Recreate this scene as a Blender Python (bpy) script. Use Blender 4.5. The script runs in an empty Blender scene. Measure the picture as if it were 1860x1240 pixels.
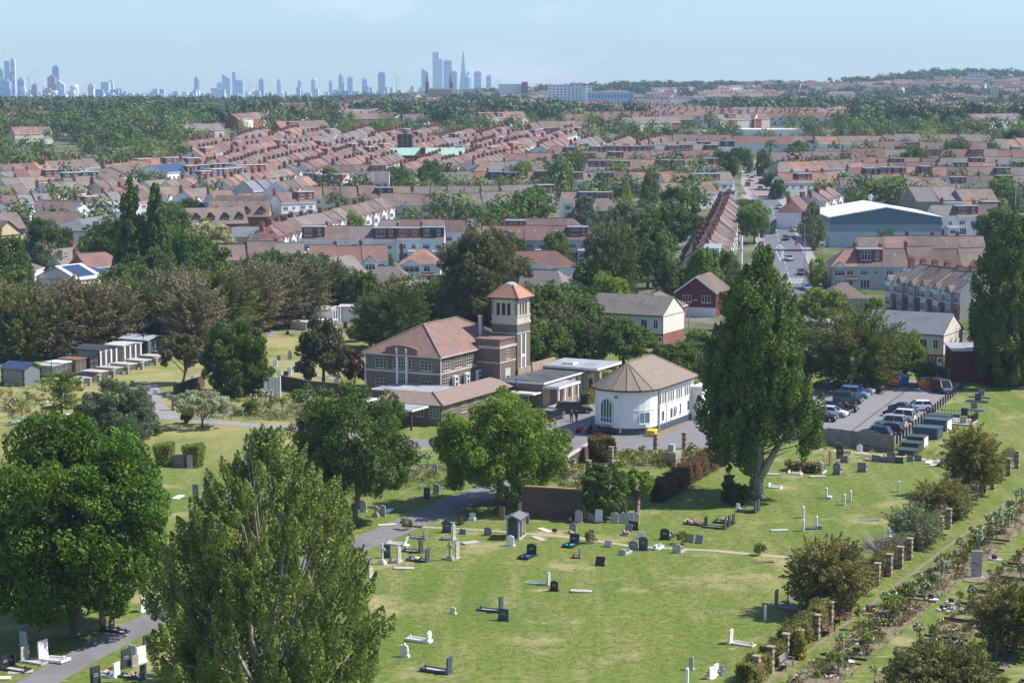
import bpy, math, random
import numpy as np
from mathutils import Vector
R = math.radians
S = bpy.context.scene
COL = S.collection
rnd = random.Random(11)
G = np.random.default_rng(5)
# ---------------------------------------------------------------- camera geometry and terrain
CAMZ, F = 44.0, 3600.0
PIT = math.atan2(445, F)
CP, SP = math.cos(PIT), math.sin(PIT)
DK = np.array([-500, 430, 600, 800, 1000, 1200, 1500, 2000, 2500, 3000, 3500, 4500, 6000, 14000.])
UK = np.array([-.30, -.10, -.05, .0, .06, .16, .21, .30])
ZC = [0, 0, 3, 10, 19, 25, 28, 31]
ZT = np.array([ZC + r for r in (
 [29, 27, 22, 6, 0, 0], [31, 31, 27, 8, 0, 0], [34, 41, 38, 15, 0, 0], [35, 48, 46, 20, 0, 0],
 [34, 52, 60, 25, 0, 0], [36, 52, 66, 30, 0, 0], [40, 64, 80, 40, 0, 0], [41, 66, 82, 40, 0, 0])], float)
def TN(x, y):
 x = np.asarray(x, float); y = np.asarray(y, float)
 u = np.clip(x / np.maximum(y, 1.0), UK[0], UK[-1])
 cols = np.stack([np.interp(y, DK, ZT[i]) for i in range(len(UK))])
 j = np.clip(np.searchsorted(UK, u) - 1, 0, len(UK) - 2)
 f = (u - UK[j]) / (UK[j + 1] - UK[j])
 a = np.take_along_axis(cols, j[None, ...], 0)[0]; b = np.take_along_axis(cols, j[None, ...] + 1, 0)[0]
 return a + (b - a) * f
def T(x, y):
 return float(TN(np.array([x]), np.array([y]))[0])
def ray(px, py):
 v = 620 - py
 fy = F * CP + v * SP
 return (px - 930) / fy, (-F * SP + v * CP) / fy
YS = np.concatenate([np.arange(120, 1500, 6.), np.arange(1500, 4600, 25.)])
def at(px, py, h=0.0):
 """the place on the ground (or h above it) seen at a pixel of the photograph"""
 m, k = ray(px, py)
 g = CAMZ + k * YS - TN(m * YS, YS) - h
 i = np.nonzero(g < 0)[0]
 if not len(i):
  y = 3000.
 elif i[0] == 0:
  y = 120.
 else:
  i = i[0]; y = YS[i - 1] + (YS[i] - YS[i - 1]) * g[i - 1] / (g[i - 1] - g[i])
 return Vector((m * y, y, T(m * y, y)))
def pix(x, y, z):
 c = y * CP - (z - CAMZ) * SP
 return 930 + F * x / c, 620 - F * (y * SP + (z - CAMZ) * CP) / c
def ppm(y):
 return F / y
# ---------------------------------------------------------------- materials
MATS = {}
def nodes_of(m):
 m.use_nodes = True
 nt = m.node_tree
 return nt, nt.nodes['Principled BSDF']
def N(nt, t, **kw):
 n = nt.nodes.new(t)
 for k, v in kw.items():
  if k in n.inputs: n.inputs[k].default_value = v
  else: setattr(n, k, v)
 return n
def mixc(nt, fac, a, b, mode='MIX'):
 n = nt.nodes.new('ShaderNodeMix'); n.data_type = 'RGBA'; n.blend_type = mode
 for i, s in ((0, fac), (6, a), (7, b)):
  if hasattr(s, 'links'): nt.links.new(s, n.inputs[i])
  else: n.inputs[i].default_value = s if i == 0 else (s[0], s[1], s[2], 1)
 return n.outputs[2]
def noise(nt, vec, scale, detail=3, rough=.55):
 n = N(nt, 'ShaderNodeTexNoise'); n.inputs['Scale'].default_value = scale
 n.inputs['Detail'].default_value = detail; n.inputs['Roughness'].default_value = rough
 nt.links.new(vec, n.inputs['Vector'])
 return n.outputs['Fac']
def ramp(nt, fac, lo, hi):
 n = N(nt, 'ShaderNodeMapRange'); n.inputs['From Min'].default_value = lo; n.inputs['From Max'].default_value = hi
 nt.links.new(fac, n.inputs['Value'])
 return n.outputs['Result']
def mat(name, c, r=.85, v=.15, sc=1.2, c2=None, f2=(.5, .7), sc2=.25, spec=.3, met=0, orand=0, wave=0, period=.33, bump=0, brick=0):
 """a plain weathered surface: base colour broken up by noise, an optional second colour in patches, courses as bump"""
 m = bpy.data.materials.new(name); MATS[name] = m
 nt, b = nodes_of(m)
 geo = N(nt, 'ShaderNodeNewGeometry'); pos = geo.outputs['Position']
 lo = [x * (1 - v) for x in c]; hi = [min(1, x * (1 + v)) for x in c]
 col = mixc(nt, ramp(nt, noise(nt, pos, sc), .3, .7), lo, hi)
 if c2:
  col = mixc(nt, ramp(nt, noise(nt, pos, sc2, 4), *f2), col, c2)
 if brick:
  t = N(nt, 'ShaderNodeTexBrick'); t.inputs['Scale'].default_value = 1
  t.inputs['Brick Width'].default_value = .23; t.inputs['Row Height'].default_value = .075; t.inputs['Mortar Size'].default_value = .008
  t.inputs['Color1'].default_value = (1, 1, 1, 1); t.inputs['Color2'].default_value = (.7, .66, .62, 1); t.inputs['Mortar'].default_value = (1.3, 1.3, 1.25, 1)
  tc = N(nt, 'ShaderNodeTexCoord'); sp = N(nt, 'ShaderNodeSeparateXYZ'); nt.links.new(tc.outputs['Object'], sp.inputs[0])
  ad = N(nt, 'ShaderNodeMath', operation='ADD'); nt.links.new(sp.outputs[0], ad.inputs[0]); nt.links.new(sp.outputs[1], ad.inputs[1])
  cb = N(nt, 'ShaderNodeCombineXYZ'); nt.links.new(ad.outputs[0], cb.inputs[0]); nt.links.new(sp.outputs[2], cb.inputs[1])
  nt.links.new(cb.outputs[0], t.inputs['Vector'])
  col = mixc(nt, brick, col, t.outputs['Color'], 'MULTIPLY')
 if orand:
  oi = N(nt, 'ShaderNodeObjectInfo')
  mr = N(nt, 'ShaderNodeMapRange'); mr.inputs['To Min'].default_value = 1 - orand; mr.inputs['To Max'].default_value = 1 + orand
  nt.links.new(oi.outputs['Random'], mr.inputs['Value'])
  hs = N(nt, 'ShaderNodeHueSaturation'); nt.links.new(col, hs.inputs['Color']); nt.links.new(mr.outputs['Result'], hs.inputs['Value'])
  col = hs.outputs['Color']
 nt.links.new(col, b.inputs['Base Color'])
 b.inputs['Roughness'].default_value = r; b.inputs['Specular IOR Level'].default_value = spec; b.inputs['Metallic'].default_value = met
 if wave or bump:
  bp = N(nt, 'ShaderNodeBump'); bp.inputs['Strength'].default_value = wave or bump
  if wave:
   sp = N(nt, 'ShaderNodeSeparateXYZ'); nt.links.new(pos, sp.inputs[0])
   mo = N(nt, 'ShaderNodeMath', operation='MULTIPLY'); mo.inputs[1].default_value = 1 / period; nt.links.new(sp.outputs[2], mo.inputs[0])
   fr = N(nt, 'ShaderNodeMath', operation='FRACT'); nt.links.new(mo.outputs[0], fr.inputs[0])
   nt.links.new(fr.outputs[0], bp.inputs['Height']); bp.inputs['Distance'].default_value = .06
  else:
   nt.links.new(noise(nt, pos, sc * 3), bp.inputs['Height']); bp.inputs['Distance'].default_value = .1
  nt.links.new(bp.outputs[0], b.inputs['Normal'])
 return m
def leafmat(name, c, c2=None, trans=.36, vr=.46, sc=.35, hue=.015, f2=(.48, .68)):
 m = bpy.data.materials.new(name); MATS[name] = m
 nt, b = nodes_of(m)
 geo = N(nt, 'ShaderNodeNewGeometry')
 K = (2.25, 1.88, 1.4); c = [x * k for x, k in zip(c, K)]; c2 = c2 and [x * k for x, k in zip(c2, K)]
 lo = [x * (1 - vr) for x in c]; hi = [x * (1 + vr) for x in c]
 col = mixc(nt, geo.outputs['Random Per Island'], lo, hi)
 tc = N(nt, 'ShaderNodeTexCoord')
 if c2:
  col = mixc(nt, ramp(nt, noise(nt, geo.outputs['Position'], sc, 3), *f2), col, c2)
 oi = N(nt, 'ShaderNodeObjectInfo')
 h = N(nt, 'ShaderNodeHueSaturation'); nt.links.new(col, h.inputs['Color'])
 a = N(nt, 'ShaderNodeMapRange'); a.inputs['To Min'].default_value = .5 - hue; a.inputs['To Max'].default_value = .5 + hue
 nt.links.new(oi.outputs['Random'], a.inputs['Value']); nt.links.new(a.outputs['Result'], h.inputs['Hue'])
 q = N(nt, 'ShaderNodeMapRange'); q.inputs['To Min'].default_value = 1.18; q.inputs['To Max'].default_value = .82
 nt.links.new(oi.outputs['Random'], q.inputs['Value']); nt.links.new(q.outputs['Result'], h.inputs['Value'])
 nt.links.new(h.outputs['Color'], b.inputs['Base Color'])
 b.inputs['Roughness'].default_value = .55; b.inputs['Specular IOR Level'].default_value = .25
 t = N(nt, 'ShaderNodeBsdfTranslucent'); nt.links.new(h.outputs['Color'], t.inputs['Color'])
 mx = N(nt, 'ShaderNodeMixShader'); mx.inputs[0].default_value = trans
 nt.links.new(b.outputs[0], mx.inputs[1]); nt.links.new(t.outputs[0], mx.inputs[2])
 nt.links.new(mx.outputs[0], nt.nodes['Material Output'].inputs['Surface'])
 return m
def glossy(name, c, r=.15, spec=.5, met=0, coat=0):
 m = bpy.data.materials.new(name); MATS[name] = m
 nt, b = nodes_of(m)
 b.inputs['Base Color'].default_value = (*c, 1); b.inputs['Roughness'].default_value = r
 b.inputs['Specular IOR Level'].default_value = spec; b.inputs['Metallic'].default_value = met; b.inputs['Coat Weight'].default_value = coat
 return m
# ---------------------------------------------------------------- mesh building
class MB:
 def __init__(s): s.v = []; s.f = []; s.m = []
 def face(s, pts, m):
  i = len(s.v); s.v += [tuple(p) for p in pts]; s.f.append(tuple(range(i, i + len(pts)))); s.m.append(m)
 def quads(s, pts, fs, m):
  i = len(s.v); s.v += [tuple(p) for p in pts]
  for f in fs: s.f.append(tuple(i + k for k in f)); s.m.append(m)
 def hexa(s, b, t, m, mt=None):
  s.quads(list(b) + list(t), [(3, 2, 1, 0), (0, 1, 5, 4), (1, 2, 6, 5), (2, 3, 7, 6), (3, 0, 4, 7)], m)
  s.face(t, mt or m)
  return s
 def box(s, x0, y0, z0, x1, y1, z1, m, mt=None):
  return s.hexa([(x0, y0, z0), (x1, y0, z0), (x1, y1, z0), (x0, y1, z0)], [(x0, y0, z1), (x1, y0, z1), (x1, y1, z1), (x0, y1, z1)], m, mt)
 def prism(s, poly, z0, z1, m, mt=None):
  n = len(poly)
  for i in range(n):
   a, b = poly[i], poly[(i + 1) % n]
   s.face([(a[0], a[1], z0), (b[0], b[1], z0), (b[0], b[1], z1), (a[0], a[1], z1)], m)
  s.face([(p[0], p[1], z1) for p in poly], mt or m)
  return s
 def ob(s, p, d, a0, a1, z0, z1, o0, o1, m):
  """box on a wall: p a point of the wall, d its unit direction, a along it, o outward (to the right of d)"""
  n = (d[1], -d[0])
  def q(a, o): return (p[0] + d[0] * a + n[0] * o, p[1] + d[1] * a + n[1] * o)
  c = [q(a0, o1), q(a1, o1), q(a1, o0), q(a0, o0)]
  return s.hexa([(x, y, z0) for x, y in c], [(x, y, z1) for x, y in c], m)
 def tube(s, p, q, r0, r1, m, n=6, cap=True):
  p = Vector(p); q = Vector(q); d = (q - p)
  if d.length < 1e-6: return s
  d.normalize()
  a = d.orthogonal().normalized(); b = d.cross(a)
  ring = lambda c, r: [c + a * (r * math.cos(2 * math.pi * k / n)) + b * (r * math.sin(2 * math.pi * k / n)) for k in range(n)]
  i = len(s.v); s.v += [tuple(x) for x in ring(p, r0) + ring(q, r1)]
  for k in range(n):
   s.f.append((i + k, i + (k + 1) % n, i + n + (k + 1) % n, i + n + k)); s.m.append(m)
  if cap:
   s.f.append(tuple(i + n + k for k in range(n))); s.m.append(m)
   s.f.append(tuple(i + n - 1 - k for k in range(n))); s.m.append(m)
  return s
 def lathe(s, prof, cx, cy, m, n=12, mats=None):
  i = len(s.v)
  for r, z in prof:
   s.v += [(cx + r * math.cos(2 * math.pi * k / n), cy + r * math.sin(2 * math.pi * k / n), z) for k in range(n)]
  for j in range(len(prof) - 1):
   for k in range(n):
    s.f.append((i + j * n + k, i + j * n + (k + 1) % n, i + (j + 1) * n + (k + 1) % n, i + (j + 1) * n + k)); s.m.append(mats[j] if mats else m)
  s.f.append(tuple(i + (len(prof) - 1) * n + k for k in range(n))); s.m.append(mats[-1] if mats else m)
  return s
 def ell(s, c, r, m, n=10, k=6):
  pr = [(math.sin(math.pi * (j + .02) / (k + .04)), -math.cos(math.pi * (j + .02) / (k + .04))) for j in range(k + 1)]
  i = len(s.v)
  for a, b in pr:
   s.v += [(c[0] + r[0] * a * math.cos(2 * math.pi * t / n), c[1] + r[1] * a * math.sin(2 * math.pi * t / n), c[2] + r[2] * b) for t in range(n)]
  for j in range(k):
   for t in range(n):
    s.f.append((i + j * n + t, i + j * n + (t + 1) % n, i + (j + 1) * n + (t + 1) % n, i + (j + 1) * n + t)); s.m.append(m)
  return s
 def add(s, o, loc=(0, 0, 0), rz=0, sc=1):
  c, n = math.cos(rz), math.sin(rz); i = len(s.v)
  s.v += [(loc[0] + sc * (x * c - y * n), loc[1] + sc * (x * n + y * c), loc[2] + sc * z) for x, y, z in o.v]
  s.f += [tuple(k + i for k in f) for f in o.f]; s.m += o.m
  return s
 def mesh(s, name, smooth=False):
  me = bpy.data.meshes.new(name)
  names = list(dict.fromkeys(s.m)); idx = {k: i for i, k in enumerate(names)}
  for k in names: me.materials.append(MATS[k])
  me.from_pydata(s.v, [], s.f)
  if s.f:
   me.polygons.foreach_set('material_index', np.array([idx[k] for k in s.m], np.int32))
   if smooth: me.polygons.foreach_set('use_smooth', np.ones(len(s.f), bool))
  me.update()
  return me
 def build(s, name, parent=None, loc=None, rz=0, smooth=False):
  o = bpy.data.objects.new(name, s.mesh(name, smooth)); COL.objects.link(o)
  if parent is not None: o.parent = parent
  if loc is not None: o.location = loc
  o.rotation_euler.z = rz
  return o
def tag(o, label=None, cat=None, group=None, kind=None):
 if label: o['label'] = label
 if cat: o['category'] = cat
 if group: o['group'] = group
 if kind: o['kind'] = kind
 return o
def thing(name, label, cat, loc=(0, 0, 0), rz=0, group=None):
 o = bpy.data.objects.new(name, None); COL.objects.link(o)
 o.empty_display_size = .3; o.location = loc; o.rotation_euler.z = rz
 return tag(o, label, cat, group)
def link(name, me, parent, loc=(0, 0, 0), rz=0, m=None):
 o = bpy.data.objects.new(name, me); COL.objects.link(o)
 if parent is not None: o.parent = parent
 o.location = loc; o.rotation_euler.z = rz
 if m:
  for sl in o.material_slots:
   sl.link = 'OBJECT'; sl.material = MATS[m]
 return o
def copy_tree(o, parent=None):
 c = o.copy(); COL.objects.link(c); c.parent = parent
 for ch in list(o.children): copy_tree(ch, c)
 return c
# ---------------------------------------------------------------- labels that single things out
LANDS = []        # (name, pixel x, pixel y of its foot)
PEND = []
def later(o, desc, cat, group=None, place=None):
 """label finished at the end: what it looks like + where it stands + its turn from the left among its like"""
 tag(o, None, cat, group); PEND.append((o, desc, place)); return o
ORD = 'zero first second third fourth fifth sixth seventh eighth ninth tenth eleventh twelfth'.split()
def nth(n):
 if n < len(ORD): return ORD[n]
 return f"{n}{'th' if 10 <= n % 100 <= 20 else {1: 'st', 2: 'nd', 3: 'rd'}.get(n % 10, 'th')}"
def relation(px, py):
 best = None
 for nm, lx, ly in LANDS:
  dx, dy = px - lx, (py - ly) * 2.2
  d = math.hypot(dx, dy)
  if d < 14: continue
  if best is None or d < best[0]: best = (d, nm, dx, dy)
 d, nm, dx, dy = best
 if abs(dx) > abs(dy): rel = 'right of' if dx > 0 else 'left of'
 else: rel = 'in front of' if dy > 0 else 'behind'
 return f'{rel} the {nm}'
def finish_labels():
 bpy.context.view_layer.update()
 bins = {}
 for o, desc, place in PEND:
  w = o.matrix_world.translation
  px, py = pix(w.x, w.y, w.z)
  bins.setdefault(desc + ' ' + (place or relation(px, py)), []).append((px, py, o))
 for lab, L in bins.items():
  L.sort(key=lambda t: t[0])
  for i, (px, py, o) in enumerate(L):
   if len(L) == 1: o['label'] = lab
   elif i == 0: o['label'] = f'{lab}, leftmost of {len(L)}'
   elif i == len(L) - 1: o['label'] = f'{lab}, rightmost of {len(L)}'
   else: o['label'] = f'{lab}, {nth(i + 1)} of {len(L)} from left'
YAW = -R(27.3)                                    # the cemetery's buildings and beds share one grid
AX = Vector((math.sin(R(27.3)), math.cos(R(27.3)), 0)); BX = Vector((math.cos(R(27.3)), -math.sin(R(27.3)), 0))
# ================================================================ materials
def MM():
 mat('brick_brown', (.19, .145, .11), c2=(.13, .10, .08), v=.2, sc=3, brick=.5)
 mat('brick_tan', (.38, .285, .20), c2=(.30, .215, .15), v=.15, sc=3, brick=.4)
 mat('brick_red', (.30, .12, .085), c2=(.22, .09, .07), v=.2, sc=2, orand=.1)
 mat('brick_dark_red', (.145, .045, .038), v=.15, sc=2)
 mat('brick_wall', (.125, .085, .065), c2=(.07, .052, .042), v=.3, sc=4, brick=.5)
 mat('brick_orange', (.50, .26, .13), v=.12, sc=2)
 mat('cream_brick', (.62, .48, .28), v=.1, sc=2)
 mat('stone', (.55, .49, .40), v=.12, sc=2, c2=(.42, .37, .3))
 mat('render_white', (.78, .77, .74), v=.04, sc=1.5, c2=(.66, .64, .59), f2=(.6, .8))
 mat('render_cream', (.70, .66, .55), v=.05, sc=1, c2=(.6, .57, .47), f2=(.55, .8))
 mat('wall_white', (.70, .70, .69), v=.08, sc=1, orand=.12)
 mat('wall_grey', (.42, .41, .40), v=.1, sc=1.5, orand=.12)
 mat('wall_cream', (.60, .54, .43), v=.1, sc=1.5, orand=.12)
 mat('wall_brown', (.32, .26, .2), v=.15, sc=2, orand=.1)
 mat('tile_brown', (.155, .115, .095), c2=(.205, .145, .115), f2=(.42, .6), v=.2, sc=2.5, sc2=.35, orand=.26, wave=.5)
 mat('tile_orange', (.30, .16, .11), c2=(.20, .125, .10), f2=(.42, .6), v=.18, sc=2, sc2=.3, orand=.24, wave=.5)
 mat('tile_red', (.215, .11, .09), c2=(.165, .10, .085), f2=(.42, .6), v=.15, sc=2, sc2=.35, orand=.24, wave=.5)
 mat('tile_grey', (.20, .17, .15), c2=(.15, .13, .12), v=.2, sc=2.5, sc2=.4, orand=.12, wave=.5)
 mat('tile_slate', (.19, .20, .215), c2=(.15, .155, .16), v=.15, sc=3, orand=.15, r=.6)
 mat('tile_chapel', (.255, .155, .12), c2=(.185, .13, .108), f2=(.42, .72), v=.22, sc=3, sc2=.6, wave=.9, period=.3)
 mat('tile_lichen', (.255, .20, .155), c2=(.30, .225, .12), f2=(.58, .75), v=.25, sc=4, sc2=.5, wave=.9, period=.3)
 mat('tile_skirt', (.26, .195, .155), c2=(.28, .155, .12), f2=(.56, .74), v=.2, sc=4, sc2=.45, wave=.9, period=.3)
 mat('tile_terracotta', (.44, .225, .15), v=.15, sc=3, wave=1, period=.32)
 mat('hang_tile', (.235, .05, .042), v=.12, sc=3, orand=.15)
 mat('hang_orange', (.42, .13, .08), v=.12, sc=3, orand=.1)
 mat('cladding_dark', (.05, .058, .065), v=.15, sc=2)
 mat('flat_felt', (.33, .34, .35), v=.18, sc=.8, c2=(.24, .25, .26))
 mat('felt_black', (.075, .078, .082), v=.3, sc=.7, c2=(.12, .12, .12))
 mat('concrete', (.50, .49, .47), v=.12, sc=1.5)
 mat('fascia_white', (.80, .80, .78), v=.03, sc=2)
 mat('fascia_dark', (.06, .05, .05), v=.1)
 mat('lead', (.40, .43, .46), v=.1, r=.45)
 mat('metal_roof', (.80, .80, .77), v=.05, sc=.6, c2=(.68, .67, .63), f2=(.6, .75), r=.5)
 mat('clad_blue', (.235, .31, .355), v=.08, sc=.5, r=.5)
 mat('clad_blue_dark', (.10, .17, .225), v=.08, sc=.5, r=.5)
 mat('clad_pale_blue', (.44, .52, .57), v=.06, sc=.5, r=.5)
 mat('door_green', (.10, .30, .12), v=.08, r=.5)
 mat('copper_green', (.34, .50, .40), v=.1, sc=.7, r=.6)
 mat('solar', (.03, .06, .12), v=.2, r=.2, spec=.6)
 mat('pot', (.46, .17, .08), v=.15)
 mat('frame_white', (.82, .82, .80), v=.02)
 mat('frame_cream', (.56, .51, .41), v=.04)
 mat('door_paint', (.12, .10, .10), v=.1, orand=.5)
 mat('door_white', (.75, .75, .74), v=.03)
 mat('timber_dark', (.07, .05, .04), v=.15)
 mat('timber_grey', (.25, .23, .2), v=.25, sc=3, c2=(.17, .155, .14))
 mat('timber_brown', (.17, .095, .065), v=.2, sc=4)
 mat('bark', (.15, .12, .095), v=.35, sc=3, c2=(.09, .075, .06))
 mat('bark_pale', (.42, .37, .31), v=.3, sc=3, c2=(.2, .17, .14), f2=(.5, .65))
 mat('twig', (.36, .31, .27), v=.3, sc=3)
 mat('soil', (.235, .185, .125), v=.3, sc=2.5, c2=(.20, .185, .085), bump=.6)
 mat('soil_green', (.22, .20, .10), v=.3, sc=3, c2=(.19, .14, .10), bump=.6)
 mat('gravel_white', (.72, .71, .68), v=.12, sc=9)
 mat('gravel_grey', (.45, .43, .40), v=.2, sc=7)
 mat('granite_black', (.022, .024, .028), v=.3, sc=9, r=.22, spec=.6)
 mat('granite_grey', (.20, .205, .215), v=.2, sc=9, r=.4)
 mat('granite_blue', (.06, .085, .11), v=.2, sc=9, r=.45, spec=.4)
 mat('granite_green', (.05, .07, .066), v=.2, sc=9, r=.5)
 mat('granite_brown', (.26, .155, .095), v=.2, sc=6, r=.45)
 mat('marble_white', (.82, .81, .79), v=.05, sc=4, r=.5)
 mat('stone_grey', (.46, .44, .40), v=.2, sc=3, c2=(.34, .32, .28))
 mat('stone_pale', (.66, .61, .53), v=.12, sc=3)
 mat('stone_pink', (.44, .36, .34), v=.1, sc=3)
 mat('chips_blue', (.03, .09, .30), v=.2, sc=8)
 mat('chips_turquoise', (.02, .36, .44), v=.2, sc=8)
 mat('flower_white', (.82, .82, .74), v=.05)
 mat('flower_pink', (.70, .24, .30), v=.2)
 mat('flower_red', (.55, .04, .035), v=.2)
 mat('flower_yellow', (.80, .62, .10), v=.15)
 mat('flower_orange', (.75, .26, .05), v=.2)
 mat('flower_purple', (.30, .12, .34), v=.2)
 mat('asphalt', (.205, .197, .196), v=.1, sc=.9, c2=(.165, .158, .158), sc2=.15, bump=.15, r=.9)
 mat('asphalt_park', (.235, .222, .218), v=.08, sc=1, c2=(.195, .187, .185), sc2=.12, bump=.15, r=.9)
 mat('road_main', (.14, .145, .16), v=.08, sc=.6, c2=(.17, .17, .18), sc2=.1, r=.9)
 mat('road_side', (.27, .22, .21), v=.08, sc=.6, r=.9)
 mat('pavement_slab', (.33, .29, .28), v=.1, sc=1, r=.9)
 mat('path_grey', (.29, .27, .255), v=.1, sc=1.2, c2=(.24, .225, .215), r=.9)
 mat('path_sand', (.42, .36, .25), v=.15, sc=2, c2=(.3, .3, .17), r=.9)
 mat('road_paint', (.58, .58, .57), v=.15, sc=3)
 mat('yellow', (.78, .52, .03), v=.05, r=.5)
 mat('orange_paint', (.72, .22, .05), v=.1, r=.5)
 mat('red_paint', (.50, .05, .035), v=.1, r=.4)
 mat('blue_paint', (.08, .26, .48), v=.1, r=.45)
 mat('teal_paint', (.22, .50, .46), v=.1, r=.5)
 mat('steel', (.45, .46, .47), v=.06, r=.4, met=.6)
 mat('black_metal', (.025, .025, .027), v=.1, r=.5)
 mat('tyre', (.02, .02, .02), v=.1)
 mat('rim', (.42, .43, .44), v=.05, r=.35, met=.6)
 mat('skin', (.50, .33, .25), v=.03)
 mat('cloth_black', (.018, .018, .02), v=.1)
 mat('cloth_grey', (.07, .075, .085), v=.1)
 mat('cloth_blue', (.05, .22, .62), v=.08)
 mat('hair_dark', (.03, .022, .018), v=.1)
 mat('number_plate', (.75, .60, .10), v=.02)
 mat('tower_a', (.46, .60, .74), v=.06, sc=.02, r=.5)  # pale blue of distant haze is painted into this skyline colour
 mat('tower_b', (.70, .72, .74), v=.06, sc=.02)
 mat('tower_c', (.28, .42, .58), v=.08, sc=.02, r=.4)  # darker tower colour, blued to add haze the thin air volume lacks
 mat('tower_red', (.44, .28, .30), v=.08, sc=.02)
 glossy('glass', (.045, .055, .062), .08, .6)
 glossy('glass_sky', (.16, .23, .30), .1, .7)
 glossy('glass_car', (.018, .02, .024), .06, .6)
 for n, c in (('black', (.014, .015, .018)), ('dark_blue', (.02, .045, .09)), ('dark_grey', (.06, .062, .066)), ('silver', (.42, .43, .44)),
                 ('white', (.78, .79, .80)), ('light_blue', (.16, .30, .46)), ('red', (.42, .03, .03)), ('blue', (.05, .12, .30))):
  glossy('car_' + n, c, .28, .5, 0, .6)
 glossy('lamp_red', (.5, .02, .02), .2); glossy('lamp_clear', (.75, .75, .72), .1)
 # foliage
 leafmat('leaf_dark', (.034, .072, .014), (.055, .105, .018))
 leafmat('leaf_big', (.054, .112, .015), (.088, .155, .02))
 leafmat('leaf_mid', (.058, .102, .026), (.085, .135, .035))
 leafmat('leaf_bright', (.08, .15, .02), (.125, .195, .026))
 leafmat('leaf_yellowgreen', (.105, .16, .03), (.075, .13, .028))
 leafmat('leaf_poplar', (.052, .102, .026), (.085, .138, .036))
 leafmat('leaf_poplar_near', (.062, .112, .028), (.105, .158, .042), vr=.55)
 leafmat('leaf_poplar_dark', (.044, .084, .022), (.068, .115, .028))
 leafmat('leaf_holm', (.058, .075, .033), (.088, .102, .046))
 leafmat('leaf_far_dark', (.024, .046, .020), (.036, .062, .024), trans=.15)
 leafmat('leaf_far_mid', (.034, .064, .022), (.05, .085, .028), trans=.15)
 leafmat('leaf_grass', (.12, .165, .05), (.165, .19, .07), vr=.3, sc=.2)
 leafmat('leaf_grey', (.082, .118, .075), (.112, .15, .10))
 leafmat('leaf_olive', (.105, .122, .036), (.15, .155, .05))
 leafmat('leaf_brown_olive', (.112, .132, .05), (.148, .162, .064))
 leafmat('leaf_dead', (.122, .124, .092), (.072, .09, .04), trans=.1, f2=(.42, .6), sc=.3)
 leafmat('leaf_rust', (.118, .10, .062), (.09, .105, .045), trans=.1, f2=(.45, .6))
 leafmat('leaf_pale', (.17, .225, .165), (.235, .295, .235))
 leafmat('leaf_cypress', (.056, .088, .026), (.118, .132, .036), f2=(.5, .7))
 leafmat('leaf_purple', (.060, .026, .030), (.09, .035, .04))
 leafmat('leaf_redhedge', (.098, .058, .03), (.062, .075, .025))
 leafmat('leaf_gold', (.20, .21, .03), (.13, .16, .03))
 leafmat('leaf_blossom', (.27, .32, .27), (.11, .15, .04), f2=(.4, .6), sc=.8)
 leafmat('leaf_hedge', (.082, .105, .028), (.11, .12, .04))
MM()
# ================================================================ world, sun, camera
SUN_EL, SUN_AZ = R(50), R(90 - 4)                # azimuth from +Y (the view) towards +X
w = bpy.data.worlds.new('World'); S.world = w; w.use_nodes = True
nt = w.node_tree; bg = nt.nodes['Background']
sky = N(nt, 'ShaderNodeTexSky'); sky.sky_type = 'NISHITA'; sky.sun_disc = False
sky.sun_elevation = SUN_EL; sky.sun_rotation = SUN_AZ; sky.altitude = 60; sky.air_density = 1.0; sky.dust_density = .2; sky.ozone_density = 2.5
tc = N(nt, 'ShaderNodeTexCoord'); mp = N(nt, 'ShaderNodeMapping'); mp.inputs['Scale'].default_value = (9, 9, 34)
nt.links.new(tc.outputs['Generated'], mp.inputs['Vector'])
cl = ramp(nt, noise(nt, mp.outputs[0], 1.3, 6, .6), .52, .72)
cm = N(nt, 'ShaderNodeMath', operation='MULTIPLY'); cm.inputs[1].default_value = .42; nt.links.new(cl, cm.inputs[0])
tint = mixc(nt, 1.0, sky.outputs['Color'], (.82, .945, 1.12), 'MULTIPLY')
nt.links.new(mixc(nt, cm.outputs[0], tint, (9.0, 8.8, 9.2)), bg.inputs['Color'])
bg.inputs['Strength'].default_value = .112
sl = bpy.data.lights.new('sun', 'SUN'); sl.energy = 4.9; sl.angle = R(.53); sl.color = (1, .955, .89)
so = bpy.data.objects.new('sun', sl); COL.objects.link(so)
sd = Vector((math.sin(SUN_AZ) * math.cos(SUN_EL), math.cos(SUN_AZ) * math.cos(SUN_EL), math.sin(SUN_EL)))
so.rotation_euler = sd.to_track_quat('Z', 'Y').to_euler(); so.location = (80, 200, 150)
cd = bpy.data.cameras.new('camera'); cd.sensor_width = 36; cd.lens = 36 * F / 1860; cd.clip_start = 1; cd.clip_end = 40000
co = bpy.data.objects.new('camera', cd); COL.objects.link(co); co.location = (0, 0, CAMZ); co.rotation_euler = (math.pi / 2 - PIT, 0, 0)
S.camera = co
S.view_settings.view_transform = 'Standard'; S.view_settings.look = 'None'; S.view_settings.exposure = .46; S.view_settings.gamma = 1
S.cycles.max_bounces = 6; S.cycles.diffuse_bounces = 2; S.cycles.glossy_bounces = 2; S.cycles.transmission_bounces = 3; S.cycles.volume_bounces = 0
S.cycles.transparent_max_bounces = 6; S.cycles.use_denoising = True; S.cycles.denoiser = 'OPENIMAGEDENOISE'
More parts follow.
